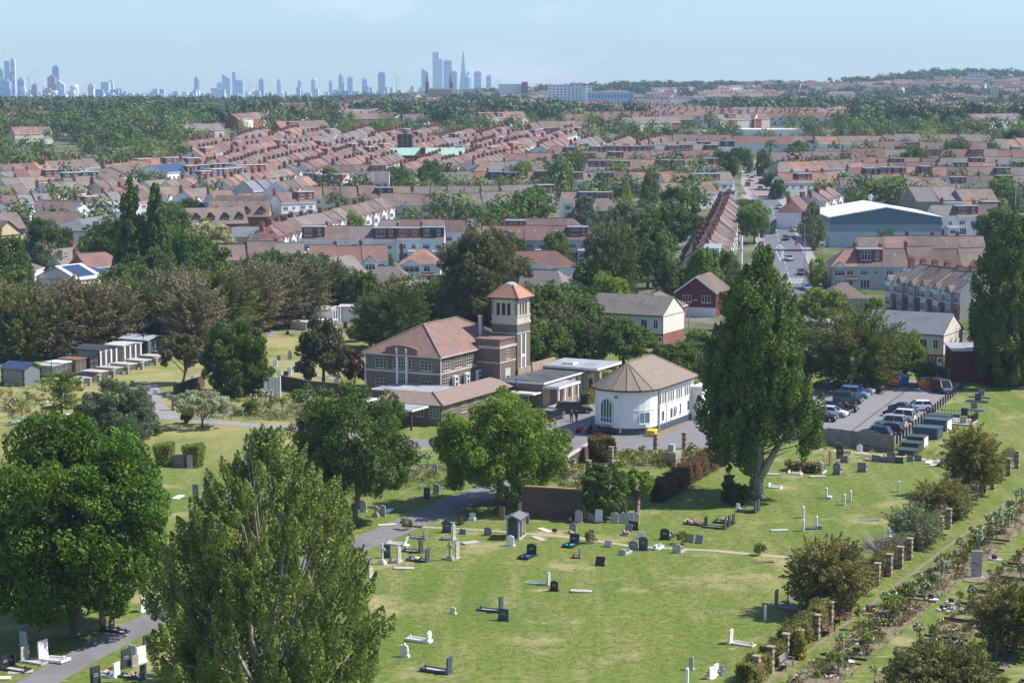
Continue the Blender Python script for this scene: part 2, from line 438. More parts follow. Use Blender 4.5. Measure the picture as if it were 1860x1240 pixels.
# haze: the summer air towards the city
hz = bpy.data.materials.new('haze'); hz.use_nodes = True
for n in list(hz.node_tree.nodes):
 if n.type == 'BSDF_PRINCIPLED': hz.node_tree.nodes.remove(n)
pv = N(hz.node_tree, 'ShaderNodeVolumePrincipled'); pv.inputs['Density'].default_value = .000095; pv.inputs['Color'].default_value = (.55, .78, 1, 1); pv.inputs['Anisotropy'].default_value = 0
hz.node_tree.links.new(pv.outputs[0], hz.node_tree.nodes['Material Output'].inputs['Volume'])
MATS['haze'] = hz
tag(MB().box(-3900, -120, -2, 3900, 11800, 345, 'haze').build('haze'), None, None, None, 'stuff')
# ================================================================ ground
def ground_mat():
 m = bpy.data.materials.new('ground'); MATS['ground'] = m
 nt, b = nodes_of(m)
 pos = N(nt, 'ShaderNodeNewGeometry').outputs['Position']
 g = mixc(nt, ramp(nt, noise(nt, pos, .05, 5), .38, .62), (.142, .198, .038), (.195, .232, .055))
 st = N(nt, 'ShaderNodeMapping'); st.inputs['Rotation'].default_value = (0, 0, R(27)); st.inputs['Scale'].default_value = (.5, .06, .5); nt.links.new(pos, st.inputs['Vector'])
 g = mixc(nt, ramp(nt, noise(nt, st.outputs[0], .9, 3), .47, .70), g, (.27, .262, .09))          # mown, slightly dry lines
 g = mixc(nt, ramp(nt, noise(nt, pos, 1.4, 6, .75), .42, .66), g, (.085, .125, .026))                # tufts
 g = mixc(nt, ramp(nt, noise(nt, pos, .11, 6, .62), .55, .68), g, (.37, .315, .155))              # scorched patches
 sp = N(nt, 'ShaderNodeMapping'); sp.inputs['Scale'].default_value = (.25, .75, .5); nt.links.new(pos, sp.inputs['Vector'])
 g = mixc(nt, ramp(nt, noise(nt, sp.outputs[0], 1.0, 2), .70, .76), g, (.43, .33, .18))           # bare oblong plots
 xx = N(nt, 'ShaderNodeSeparateXYZ'); nt.links.new(pos, xx.inputs[0]); dr = N(nt, 'ShaderNodeMath', operation='MULTIPLY'); nt.links.new(ramp(nt, xx.outputs[0], -8, -34), dr.inputs[0]); nt.links.new(ramp(nt, xx.outputs[1], 225, 265), dr.inputs[1]); d2 = N(nt, 'ShaderNodeMath', operation='MULTIPLY'); nt.links.new(dr.outputs[0], d2.inputs[0]); nt.links.new(ramp(nt, noise(nt, pos, .13, 5), .3, .62), d2.inputs[1])
 g = mixc(nt, d2.outputs[0], g, (.34, .30, .125))                                          # the drier upper lawns
 u = mixc(nt, ramp(nt, noise(nt, pos, .09, 4), .42, .6), (.085, .115, .035), (.21, .185, .155))
 xyz = N(nt, 'ShaderNodeSeparateXYZ'); nt.links.new(pos, xyz.inputs[0])
 c = mixc(nt, ramp(nt, xyz.outputs[1], 352, 372), g, u); xg = N(nt, 'ShaderNodeMath', operation='MULTIPLY_ADD'); nt.links.new(xyz.outputs[0], xg.inputs[0]); xg.inputs[1].default_value = .45; nt.links.new(xyz.outputs[1], xg.inputs[2]); c = mixc(nt, ramp(nt, xg.outputs[0], 346, 362), g, u)
 far = mixc(nt, ramp(nt, noise(nt, pos, .012, 4), .4, .6), (.045, .075, .025), (.09, .10, .06))
 c = mixc(nt, ramp(nt, xyz.outputs[1], 1150, 1500), c, far)
 nt.links.new(c, b.inputs['Base Color']); b.inputs['Roughness'].default_value = .95; b.inputs['Specular IOR Level'].default_value = .1
 bp = N(nt, 'ShaderNodeBump'); bp.inputs['Strength'].default_value = .5; bp.inputs['Distance'].default_value = .15
 nt.links.new(noise(nt, pos, 3.5, 4, .7), bp.inputs['Height']); nt.links.new(bp.outputs[0], b.inputs['Normal'])
ground_mat()
def ground():
 ys = np.concatenate([np.arange(-100, 430, 53.), np.arange(430, 1500, 20), np.arange(1500, 6000, 100), np.arange(6000, 11601, 800)])
 us = np.linspace(-1, 1, 81); V = []; Fc = []
 for y in ys:
  hw = max(220, .31 * y)
  xs = us * hw; zs = TN(xs, np.full_like(xs, max(y, 1)))
  if y > 1300: zs = zs + 1.5 * np.sin(xs * .011 + y * .004)
  V += list(zip(xs, np.full_like(xs, y), zs))
 n = len(us)
 for j in range(len(ys) - 1):
  for i in range(n - 1): Fc.append((j * n + i, j * n + i + 1, (j + 1) * n + i + 1, (j + 1) * n + i))
 b = MB(); b.v = V; b.f = Fc; b.m = ['ground'] * len(Fc)
 tag(b.build('ground', smooth=True), None, None, None, 'structure')
ground()
OCC = {}                                         # where houses, roads and buildings stand, in 6 m cells
def occ(x, y, r=0, put=None):
 k = int(math.ceil(r / 6)); i, j = int(x // 6), int(y // 6)
 if put:
  for a in range(-k, k + 1):
   for b in range(-k, k + 1): OCC[(i + a, j + b)] = put
  return
 return any((i + a, j + b) in OCC for a in range(-k, k + 1) for b in range(-k, k + 1))
def sheet(name, poly, m, z=.02, world=False):
 P = [Vector((p[0], p[1], 0)) if world else at(*p) for p in poly]
 b = MB(); b.face([(p.x, p.y, p.z + z) for p in P], m)
 return tag(b.build(name), None, None, None, 'structure')
def strip(name, pts, m, z=.03, w=6, step=8, world=False, kerb=None):
 """a road or path along a centre line, draped on the ground; pts are pixels (x, y[, width])"""
 P = [(Vector((p[0], p[1], 0)) if world else at(p[0], p[1]), p[2] if len(p) > 2 else w) for p in pts]
 L = []
 for (a, wa), (c, wc) in zip(P, P[1:]):
  n = max(1, int((c - a).length / step))
  L += [(a.lerp(c, k / n), wa + (wc - wa) * k / n) for k in range(n)]
 L.append(P[-1]); b = MB(); rows = []
 for i, (p, ww) in enumerate(L):
  d = (L[min(i + 1, len(L) - 1)][0] - L[max(i - 1, 0)][0]); d.z = 0; d.normalize(); nn = Vector((d.y, -d.x, 0))
  r = []
  for s in (-1, 1):
   q = p + nn * (s * ww / 2); r.append((q.x, q.y, T(q.x, q.y) + z))
  rows.append(r); occ(p.x, p.y, ww / 2, put=1)
 for r, q in zip(rows, rows[1:]): b.face([r[0], r[1], q[1], q[0]], m)
 o = b.build(name); tag(o, None, None, None, 'structure')
 if kerb:
  k = MB()
  for s in (0, 1):
   for r, q in zip(rows, rows[1:]):
    a, c = Vector(r[s]), Vector(q[s]); d = (c - a); d.z = 0; d.normalize(); nn = Vector((d.y, -d.x, 0)) * (.16 * (1 if s else -1))
    k.hexa([a, c, c + nn, a + nn] if s else [a + nn, c + nn, c, a], [x + Vector((0, 0, .12)) for x in ([a, c, c + nn, a + nn] if s else [a + nn, c + nn, c, a])], kerb)
  tag(k.build('kerb'), None, None, None, 'structure')
 return rows
# cemetery drive, forecourt, car park, paths
strip('cemetery_drive', [(40, 1255, 3.2), (160, 1188, 3.2), (262, 1132, 3.3), (420, 1072, 3.4), (560, 1023, 3.6), (636, 997, 3.8), (704, 967, 3.9), (768, 940, 4.2), (836, 912, 4.6), (900, 886, 5)], 'asphalt', .02, kerb=None)
sheet('forecourt', [(880, 905), (925, 900), (1000, 850), (1062, 822), (1290, 812), (1300, 770), (1268, 758), (1196, 790), (1086, 780), (1082, 745), (1070, 718), (975, 740), (985, 765), (905, 800), (800, 800), (700, 792), (650, 800), (650, 812), (800, 812), (880, 830), (905, 860), (872, 884)], 'asphalt', .016)
strip('garden_path', [(268, 700, 3), (276, 735, 3.6), (300, 757, 4), (420, 769, 3.2), (548, 779, 3.2), (660, 790, 4)], 'path_grey', .024)
sheet('car_park', [(1385, 800), (1480, 803), (1627, 806), (1668, 775), (1706, 742), (1750, 706), (1735, 690), (1640, 690), (1600, 690), (1500, 690), (1440, 740)], 'asphalt_park', .02)
strip('gutter_line', [(1525, 799, .22), (1593, 748, .22), (1655, 703, .22)], 'felt_black', .028)
strip('lawn_path', [(730, 955, .7), (870, 962, .8), (950, 968, .8), (1050, 977, .8), (1150, 992, .8), (1300, 1000, .8), (1450, 1014, .9)], 'path_sand', .02)
strip('gravel_path', [(1470, 815, 1.5), (1560, 822, 1.5), (1640, 830, 1.5), (1715, 838, 1.4)], 'path_sand', .02)
strip('upper_path', [(640, 668, 2.2), (600, 690, 2.2), (525, 665, 2.2)], 'path_grey', .02)
strip('tomb_path', [(500, 612, 2), (487, 605, 2), (560, 597, 2), (640, 610, 2)], 'path_grey', .024)
strip('soil_border', [(1194, 790, 2.2), (1270, 748, 2.2)], 'soil', .03)
# the long straight road, its pavements and side road
road = [(1462, 600, 9.5), (1450, 560, 9.5), (1441, 500, 9.5), (1416, 432, 9.8), (1405, 384, 9), (1395, 366, 7.5), (1382, 354, 8)]
strip('pavement', [(p[0], p[1], 15) for p in road], 'pavement_slab', .06)
RR = strip('main_road', road, 'road_main', .10, kerb='concrete')
strip('side_pavement', [(1385, 356, 11), (1371, 334, 11), (1371, 312, 11), (1377, 290, 11)], 'pavement_slab', .05)
strip('side_road', [(1388, 358, 6.5), (1371, 334, 6.5), (1371, 312, 6.5), (1377, 290, 6.5)], 'road_side', .14)
def paint():
 b = MB()
 def dash(x0, y0, x1, y1, w):
  p, q = at(x0, y0), at(x1, y1); d = (q - p); d.z = 0; d.normalize(); n = Vector((d.y, -d.x, 0)) * (w / 2); up = Vector((0, 0, .13))
  b.face([p - n + up, p + n + up, q + n + up, q - n + up], 'road_paint')
 for i in range(15):
  a = i / 15; y0 = 520 - 150 * a; y1 = y0 - 5
  def cx(y): return np.interp(-y, [-600, -500, -432, -384, -366], [1455, 1432, 1413, 1404, 1395])
  dash(cx(y0), y0, cx(y1), y1, .14)
 for k in range(6): dash(1396 + k * 3.6, 383 - .02 * k, 1398 + k * 3.6, 383, .9)
 for k in range(10): dash(1404 + k * 4.2, 453.5, 1406 + k * 4.2, 453.5, .7)
 for (x0, y0, x1, y1) in ((1409, 452, 1416, 444), (1416, 444, 1424, 452), (1409, 455, 1417, 474), (1424, 455, 1417, 474)): dash(x0, y0, x1, y1, .16)
 tag(b.build('road_markings'), None, None, None, 'structure')
 # KEEP CLEAR across the carriageway
 FONT = {'K': '101101110101101', 'E': '111100110100111', 'P': '110101110100100', 'C': '111100100100111', 'L': '100100100100111', 'A': '010101111101101', 'R': '110101110101101'}
 b = MB()
 o = at(1424, 515); u = (at(1455, 516) - o); u.z = 0; L = u.length; u.normalize(); v = Vector((-u.y, u.x, 0))
 for row, word in enumerate(('KEEP', 'CLEAR')):
  cw = L / (len(word) * 4)
  for i, ch in enumerate(word):
   for k, on in enumerate(FONT[ch]):
    if on == '1':
     r, c = divmod(k, 3); p = o + u * ((i * 4 + c + .5) * cw) + v * (row * 6.5 + (4 - r) * 1.0)
     q = lambda a, e: (p.x + u.x * a + v.x * e, p.y + u.y * a + v.y * e, T(p.x, p.y) + .13)
     b.face([q(0, 0), q(cw, 0), q(cw, 1), q(0, 1)], 'road_paint')
 tag(b.build('road_lettering'), None, None, None, 'structure')
paint()
# ================================================================ foliage
def unit(a): return a / np.maximum(np.linalg.norm(a, axis=-1, keepdims=True), 1e-9)
def rdir(n, g): return unit(g.normal(size=(n, 3)))
def leaf_mesh(name, P, D, size, m, asp=.6, extra=None):
 """one diamond-shaped leaf spray per point; D its facing"""
 n = len(P); a = unit(np.cross(D, G.normal(size=(n, 3)))); b = np.cross(unit(D), a)
 s = size[:, None] * .5
 V = np.stack([P + a * s, P + b * s * asp, P - a * s, P - b * s * asp], 1).reshape(-1, 3)
 Fq = np.arange(4 * n, dtype=np.int32)
 nv = 4 * n; mi = np.zeros(n, np.int32); ls = np.arange(0, 4 * n, 4, dtype=np.int32)
 me = bpy.data.meshes.new(name)
 ms = m if isinstance(m, (list, tuple)) else [m]
 for k in ms: me.materials.append(MATS[k])
 if extra is not None: mi = extra.astype(np.int32)
 me.vertices.add(nv); me.vertices.foreach_set('co', V.astype(np.float32).ravel())
 me.loops.add(nv); me.loops.foreach_set('vertex_index', Fq)
 me.polygons.add(n); me.polygons.foreach_set('loop_start', ls)
 me.polygons.foreach_set('material_index', mi)
 me.update(calc_edges=True)
 return me
def plumes(C, A, L, Rr, n, size, g, out=.9, taper=.5):
 """n leaf points spread over len(C) plumes (soft ellipsoids around axis A); returns points, facings, sizes"""
 k = len(C); wgt = (L * Rr); wgt = wgt / wgt.sum()
 idx = g.choice(k, n, p=wgt)
 t = g.random(n) * 2 - 1
 rad = np.sqrt(np.maximum(0, 1 - t * t)) * (1 - taper * np.maximum(t, 0)) * (.55 + .45 * np.sqrt(g.random(n)))
 A = unit(A)[idx]; e = unit(np.cross(A, rdir(n, g))); rd = e
 P = C[idx] + A * (t * L[idx] * .5)[:, None] + rd * (rad * Rr[idx])[:, None]
 D = unit(rd * out + A * (t * .5)[:, None] + rdir(n, g) * .65)
 return P, D, size * (.7 + .6 * g.random(n))
def shell(n, g, lo=.0):
 """directions spread over a sphere, z >= lo"""
 d = rdir(n * 3, g); d = d[d[:, 2] > lo][:n]
 return d
def crown_round(g, w, h, z0, nl=46, sub=8, n=30000, leaf=.32, rl=.22, inner=.25, flat=1.0, low=-.75, lump=.12):
 """billowing broadleaf crown: big lobes carrying smaller ones"""
 rz = (h - z0) / 2; c = np.array([0, 0, z0 + rz]); rx = w / 2
 d = shell(nl, g, low); nl = len(d)
 rr = (1 - rl * .9) * (1 - inner * g.random(nl) ** 2) * (1 + lump * g.normal(size=nl))
 Lc = c + d * rr[:, None] * np.array([rx, rx, rz]); lr = rl * min(rx, rz * 1.15) * (.8 + .5 * g.random(nl))
 Cc = np.repeat(Lc, sub, 0); r0 = np.repeat(lr, sub); o = np.repeat(d, sub, 0)
 dd = unit(rdir(len(Cc), g) + o * .55)
 Cs = Cc + dd * (r0 * .85)[:, None] * np.array([1, 1, flat]); rs = r0 * (.34 + .26 * g.random(len(Cc)))
 P, D, s = plumes(Cs, unit(dd + rdir(len(Cs), g) * .3), rs * 2.0, rs, n, leaf, g, taper=.1)
 return P, D, s, Lc
def crown_poplar(g, prof, h, nb=300, n=60000, leaf=.24, plen=(2.2, 4.2), pr=(.35, .7), lean=.28, ecc=1.0):
 """upswept plumes filling a profile [(height fraction, radius)]"""
 zt = [p[0] for p in prof]; rt = [p[1] for p in prof]
 C = []; A = []; L = []; Rr = []
 while len(C) < nb:
  t = g.random(); r = np.interp(t, zt, rt)
  if g.random() * max(rt) > r + .1 * max(rt): continue
  a = g.random() * 2 * math.pi; q = r * (.25 + .75 * math.sqrt(g.random())) * (1 + .12 * math.sin(3 * a + 9 * t))
  ln = (plen[0] + (plen[1] - plen[0]) * g.random()) * (.6 + .4 * (1 - t))
  C.append((q * math.cos(a), q * math.sin(a) * ecc, t * h)); A.append((math.cos(a) * lean * (q / max(r, .1)), math.sin(a) * lean * (q / max(r, .1)), 1)); L.append(ln); Rr.append(pr[0] + (pr[1] - pr[0]) * g.random())
 C, A, L, Rr = map(np.array, (C, A, L, Rr))
 P, D, s = plumes(C, A, L, Rr, n, leaf, g, taper=.75)
 return P, D, s, (C, A, L)
def crown_conifer(g, w, h, z0=.08, tiers=16, per=9, n=9000, leaf=.4, droop=-.1, power=.8, flat=.35, top=.04):
 C = []; A = []; L = []; Rr = []
 for i in range(tiers):
  t = i / (tiers - 1); z = h * (z0 + (1 - z0) * t); r = w / 2 * ((1 - t) ** power + top)
  for k in range(max(3, int(per * (1 - .6 * t)))):
   a = g.random() * 2 * math.pi; ln = r * (.75 + .4 * g.random())
   up = droop + .5 * t + .1 * g.normal()
   C.append((math.cos(a) * ln * .55, math.sin(a) * ln * .55, z + up * ln * .5 + .3 * g.normal())); A.append((math.cos(a), math.sin(a), up)); L.append(ln * 1.0); Rr.append(max(.25, ln * flat * (.7 + .5 * g.random())))
 C, A, L, Rr = map(np.array, (C, A, L, Rr))
 P, D, s = plumes(C, A, L, Rr, n, leaf, g, taper=.8)
 P[:, 2] -= 0
 return P, D, s, C
def crown_feather(g, w, h, z0, nb=260, n=26000, leaf=.26, up=.45, plen=(1.6, 3.0), pr=(.22, .45)):
 """ragged cypress: feathery sprays sticking out and up from a domed body"""
 d = shell(nb, g, -.97); rz = (h - z0) / 2; c = np.array([0, 0, z0 + rz])
 q = (.45 + .5 * g.random(len(d)))[:, None]
 C = c + d * q * np.array([w / 2, w / 2, rz]); A = unit(d * np.array([1, 1, .5]) + np.array([0, 0, up]) + rdir(len(d), g) * .25)
 L = plen[0] + (plen[1] - plen[0]) * g.random(len(d)); Rr = pr[0] + (pr[1] - pr[0]) * g.random(len(d))
 P, D, s = plumes(C, A, L, Rr, n, leaf, g, taper=.85)
 return P, D, s, C
def trunk_mb(g, r, zc, tips, m='bark', lean=(0, 0), nl=9, twigs=0):
 b = MB(); p = Vector((0, 0, -.15)); top = Vector((lean[0], lean[1], zc)); seg = 4
 pts = [p.lerp(top, k / seg) + Vector((g.normal() * r * .25, g.normal() * r * .25, 0)) * (k > 0) for k in range(seg + 1)]
 for k in range(seg): b.tube(pts[k], pts[k + 1], r * (1.35 if k == 0 else 1 - .12 * k), r * (1 - .12 * (k + 1)), m, 9, False)
 tips = np.asarray(tips)
 if len(tips):
  for i in g.choice(len(tips), min(nl, len(tips)), replace=False):
   q = Vector(tips[i]); s = pts[2 + int(g.integers(0, 3))]; mid = s.lerp(q, .5) + Vector((0, 0, .06 * (q - s).length))
   b.tube(s, mid, r * .42, r * .26, m, 6, False); b.tube(mid, q, r * .26, r * .08, m, 5, False)
  for i in range(twigs):
   q = Vector(tips[int(g.integers(0, len(tips)))]); s = pts[3].lerp(q, .45); b.tube(s, q + Vector(g.normal(size=3) * .4), r * .14, r * .04, m, 4, False)
 return b
def tree(kind, P, D, s, trunk, leafm, base, group=None, rz=0, cat='tree', label=None, desc=None, asp=.6, place=None):
 t = thing(kind, label, cat, base, rz, group)
 if trunk: trunk.build('trunk', t, smooth=True)
 link('crown', leaf_mesh('crown', P, D, s, leafm, asp), t)
 if desc: later(t, desc, cat, group, place)
 return t
def size_at(px, py, wpx, ytop):
 """base point, width and height in metres of what stands at pixel (px, py), wpx wide, its top at ytop"""
 b = at(px, py); k = ppm(b.y)
 return b, wpx / k, (py - ytop) / k * 1.012
# ---------------------------------------------------------------- the big trees of the cemetery, one by one
def near_trees():
 g = np.random.default_rng(21)
 def broad(px, py, wpx, ytop, m, label, n=42000, leaf=.33, z0=.12, nl=56, tr=.45, name='broadleaf_tree', **kw):
  lean = kw.pop('lean', (0, 0)); bark = kw.pop('bark', 'bark'); group = kw.pop('group', None)
  b, w_, h = size_at(px, py, wpx, ytop)
  P, D, s, Lc = crown_round(g, w_, h, h * z0, nl=nl, n=n, leaf=leaf, **kw)
  return tree(name, P, D, s, trunk_mb(g, tr, h * .45, Lc, bark, lean, 14), m, b, label=label, group=group)
 b, w_, h = size_at(140, 1150, 350, 742)
 P, D, s, Lc = crown_round(g, w_ * 1.03, h, h * .01, nl=170, sub=10, n=125000, leaf=.34, rl=.19, lump=.05, low=-.9, inner=.45)
 tree('broadleaf_tree', P, D, s, trunk_mb(g, .6, h * .5, Lc, 'bark', (0, 0), 22), 'leaf_big', b, label='huge dark green broadleaf tree filling the left edge, beside the cemetery drive')
 # the wide poplar in front: a fan of upswept stems
 b, w_, h = size_at(492, 1275, 445, 775)
 prof = [(0, 1.0), (.06, w_ * .30), (.15, w_ * .45), (.3, w_ * .50), (.45, w_ * .46), (.56, w_ * .40), (.68, w_ * .36), (.8, w_ * .27), (.9, w_ * .16), (.97, w_ * .05)]
 P, D, s, (C, A, L) = crown_poplar(g, prof, h, nb=540, n=145000, leaf=.22, plen=(1.8, 4.4), pr=(.38, .78), lean=.40)
 C[:, 0] -= C[:, 2] * .02
 tb = MB()
 for k in range(9):
  a = k * 2.4; q = Vector((math.cos(a) * .35, math.sin(a) * .35, -.2))
  e = Vector((math.cos(a) * w_ * .16, math.sin(a) * w_ * .16, h * (.42 + .06 * (k % 4)))); mid = q.lerp(e, .45) + Vector((math.cos(a), math.sin(a), 0)) * .9
  tb.tube(q, mid, .3, .2, 'bark_pale', 7, False); tb.tube(mid, e, .2, .1, 'bark_pale', 6, False); tb.tube(e, e * 1.28, .1, .03, 'bark_pale', 5, False)
 for k in range(170):
  i = int(g.integers(0, len(C))); c = Vector(C[i]); a = Vector(A[i]).normalized()
  q = Vector((c.x * .45, c.y * .45, c.z * .62 - .3)); tb.tube(q, c, .085, .05, 'bark_pale', 5, False); tb.tube(c, c + a * (L[i] * .55), .05, .015, 'bark_pale', 4, False)
 tree('poplar_tree', P, D, s, tb, 'leaf_poplar_near', b, label='wide fan-shaped poplar with upswept stems, cut off by the bottom edge', asp=.75)
 # the tall poplar to the right of the white hall
 b, w_, h = size_at(1375, 903, 214, 455)
 prof = [(.14, .0), (.155, w_ * .26), (.21, w_ * .44), (.3, w_ * .5), (.42, w_ * .47), (.55, w_ * .40), (.68, w_ * .36), (.8, w_ * .30), (.9, w_ * .20), (.95, w_ * .08)]
 P, D, s, (C, A, L) = crown_poplar(g, prof, h, nb=520, n=120000, leaf=.30, plen=(2.2, 4.4), pr=(.6, 1.05), lean=.25)
 k = ~((P[:, 0] > -.6) & (P[:, 2] < h * .25) & (P[:, 0] < 4.5)); P, D, s = P[k], D[k], s[k]
 tb = MB()
 for k in range(5):
  a = k * 1.26; tb.tube((math.cos(a) * .5, math.sin(a) * .5, -.2), (math.cos(a) * .25, math.sin(a) * .25, 2.2), .34, .3, 'bark_pale', 7, False)
 tb.tube((0, 0, -.2), (.2, 0, 4), .72, .55, 'bark_pale', 11, False); tb.tube((.2, 0, 4), (0, 0, 17), .55, .2, 'bark_pale', 8, False)
 tb.tube((.4, -.3, 2.5), (2.2, -1.6, 6.4), .5, .32, 'bark_pale', 8, False); tb.tube((2.2, -1.6, 6.4), (5, -2.6, 9), .32, .12, 'bark_pale', 6, False)
 for k in range(90):
  i = int(g.integers(0, len(C))); c = Vector(C[i]); tb.tube(Vector((0, 0, c.z * .7)), c, .1, .03, 'bark', 4, False)
 tree('poplar_tree', P, D, s, tb, 'leaf_poplar', b, label='tallest poplar, pale thick trunk, on the lawn right of the white round-ended hall', asp=.7)
 # dark poplar at the right edge and the tall twins on the left
 b, w_, h = size_at(1838, 700, 150, 392)
 P, D, s, (C, A, L) = crown_poplar(g, [(.03, 1), (.08, w_ * .4), (.3, w_ * .5), (.6, w_ * .46), (.8, w_ * .36), (.93, w_ * .2), (1, .3)], h, nb=300, n=60000, leaf=.36, plen=(2.5, 4.5), pr=(.6, 1.0), lean=.2)
 tree('poplar_tree', P, D, s, trunk_mb(g, .55, h * .6, [], 'bark'), 'leaf_poplar_dark', b, label='dark tall poplar at the right edge behind the red brick wall', asp=.7)
 for px, wpx, yt, lab in ((240, 68, 328, 'left one of the twin dark columnar poplars above the brown conifers'), (287, 58, 338, 'right one of the twin dark columnar poplars above the brown conifers')):
  b, w_, h = size_at(px, 548, wpx, yt)
  P, D, s, (C, A, L) = crown_poplar(g, [(.02, .8), (.1, w_ * .42), (.32, w_ * .5), (.52, w_ * .42), (.72, w_ * .27), (.87, w_ * .2), (1, .3)], h, nb=190, n=26000, leaf=.5, plen=(2.5, 4.5), pr=(.55, 1.0), lean=.18)
  tree('poplar_tree', P, D, s, trunk_mb(g, .45, h * .7, [], 'bark'), 'leaf_poplar_dark', b, label=lab, asp=.7, group='twin poplars')
 broad(640, 948, 236, 700, 'leaf_mid', 'mid green broadleaf tree with leaning forked trunk left of the drive', n=78000, leaf=.28, z0=.08, nl=100, lean=(1.3, .2), rl=.21, inner=.4)
 broad(912, 918, 226, 706, 'leaf_bright', 'bright green tree in front of the brick chapel, overhanging the drive', n=76000, leaf=.29, z0=.02, nl=105, rl=.21, inner=.4, low=-.9)
 broad(878, 612, 160, 408, 'leaf_holm', 'large grey-green evergreen oak behind the brick bell tower', n=60000, leaf=.42, z0=.0, nl=130, name='evergreen_oak', rl=.2, inner=.4, low=-.9)
 broad(430, 716, 134, 577, 'leaf_dark', 'dense round dark tree left of the conical dark tree', n=60000, leaf=.33, z0=-.2, nl=90, rl=.21, inner=.4, low=-.95)
 broad(330, 698, 80, 606, 'leaf_holm', 'dark tree on a bent bare trunk beside the tomb row', n=15000, leaf=.32, z0=.22, nl=34, lean=(1, 0), tr=.25)
 b, w_, h = size_at(587, 700, 104, 577)
 P, D, s, Lc = crown_round(g, w_, h, h * .06, nl=80, n=30000, leaf=.33, rl=.22, lump=.14, low=-.8, inner=.5)
 k = np.clip(1.2 - P[:, 2] / h * .62, .5, 1.1); P[:, 0] *= k; P[:, 1] *= k
 tree('holly_tree', P, D, s, trunk_mb(g, .28, h * .5, Lc, 'bark'), 'leaf_holm', b, label='cone-shaped dark holly tree standing on the lawn left of the chapel')
 broad(645, 702, 44, 640, 'leaf_purple', 'small purple-leaved tree at the left corner of the brick chapel', n=6000, leaf=.3, z0=.05, nl=26, tr=.15, rl=.3)
 broad(212, 792, 156, 692, 'leaf_grey', 'grey-green domed pine beside the garden path', n=60000, leaf=.26, z0=-.55, nl=150, low=-.6, name='dome_pine', inner=.4, rl=.16, lump=.05)
 broad(368, 776, 118, 706, 'leaf_pale', 'pale silvery spreading pear tree on a thin trunk by the path', n=22000, leaf=.22, z0=.3, nl=70, tr=.16, name='silver_pear_tree', rl=.24, flat=.6)
 broad(453, 754, 28, 728, 'leaf_bright', 'clipped round green bush in the rose beds left of the chapel', n=3500, leaf=.2, z0=0, nl=24, tr=.1, name='round_bush', rl=.3, lump=.02)
 broad(340, 768, 24, 746, 'leaf_dark', 'dark bush under the silvery pear tree', n=2500, leaf=.2, z0=0, nl=20, tr=.1, name='round_bush', rl=.3)
 broad(1097, 940, 88, 838, 'leaf_mid', 'low bushy green tree at the end of the dark brick wall', n=22000, leaf=.27, z0=0, nl=50, tr=.22, rl=.24)
 broad(1156, 930, 62, 852, 'leaf_bright', 'small light green tree with a bare dark trunk beside the rusty hedge', n=8000, leaf=.25, z0=.35, nl=28, tr=.16, rl=.28)
 broad(1128, 935, 34, 896, 'leaf_olive', 'small olive bush beneath the low bushy tree', n=3000, leaf=.22, z0=0, nl=18, tr=.08, name='round_bush', rl=.32)
 broad(1342, 915, 56, 876, 'leaf_dark', 'dark glossy shrub at the foot of the tallest poplar', n=7000, leaf=.23, z0=0, nl=28, tr=.1, name='shrub', rl=.3)
 b, w_, h = size_at(1323, 910, 30, 848)
 P, D, s, C = crown_conifer(g, w_, h, 0, 14, 9, 5000, .22, .5, .45, .3)
 tree('small_cypress', P, D, s, trunk_mb(g, .1, h * .6, []), 'leaf_grey', b, label='small bluish cypress beside the trunk of the tallest poplar')
 def yew(px, py, wpx, yt, m, lab, n=26000, nb=320, **kw):
  b, w_, h = size_at(px, py, wpx, yt)
  P, D, s, C = crown_feather(g, w_, h, h * kw.pop('z0', .1) - .35, nb, int(n * 1.35), kw.pop('leaf', .2), kw.pop('up', .12), kw.pop('plen', (1.1, 2.2)), kw.pop('pr', (.32, .6)))
  return tree('yew_bush', P, D, s, trunk_mb(g, .2, h * .4, C, 'bark', nl=18), m, b, label=lab, cat='bush')
 yew(1765, 900, 112, 764, 'leaf_olive', 'tall dark yew beyond the brick pillars of the rose garden', 30000, z0=.04)
 yew(1711, 940, 112, 868, 'leaf_brown_olive', 'flat-topped brownish yew beside the brick pillars', 20000, z0=.08)
 yew(1660, 992, 108, 916, 'leaf_grey', 'thin grey-green shrub leaning over the brick pillars', 9000, nb=180, z0=.05)
 yew(1505, 1112, 164, 972, 'leaf_brown_olive', 'big round olive-brown yew overhanging the lawn and brick pillars', 42000, nb=420, z0=.06)
 yew(1715, 1290, 222, 1164, 'leaf_brown_olive', 'broad bronze yew cut off by the bottom right edge', 52000, nb=480, z0=.0)
 yew(1838, 1188, 146, 1056, 'leaf_olive', 'loose green yew at the right edge of the rose garden', 26000, nb=300, z0=.08)
 # bare twiggy bush
 b, w_, h = size_at(1604, 1020, 80, 968); tb = MB()
 for k in range(150):
  a = g.random() * 6.28; q = Vector((math.cos(a), math.sin(a), .3 + .9 * g.random())); e = Vector((q.x * w_ * .5, q.y * w_ * .4, h * min(1, q.z)))
  m = e * .5 + Vector((0, 0, .25)); tb.tube((0, 0, 0), m, .035, .02, 'twig', 4, False); tb.tube(m, e, .02, .008, 'twig', 3, False)
  for j in range(3): tb.tube(m.lerp(e, .3 * j + .2), m.lerp(e, .3 * j + .4) + Vector(g.normal(size=3) * .25), .012, .006, 'twig', 3, False)
 t = thing('bare_bush', 'bare grey twiggy bush on the lawn beside the brick pillars', 'bush', b); tb.build('stem', t)
 # conifers and cedars
 b, w_, h = size_at(1552, 706, 200, 556)
 P, D, s, C = crown_feather(g, w_, h, -.8, 560, 62000, .3, .3, (2.0, 4.2), (.38, .75))
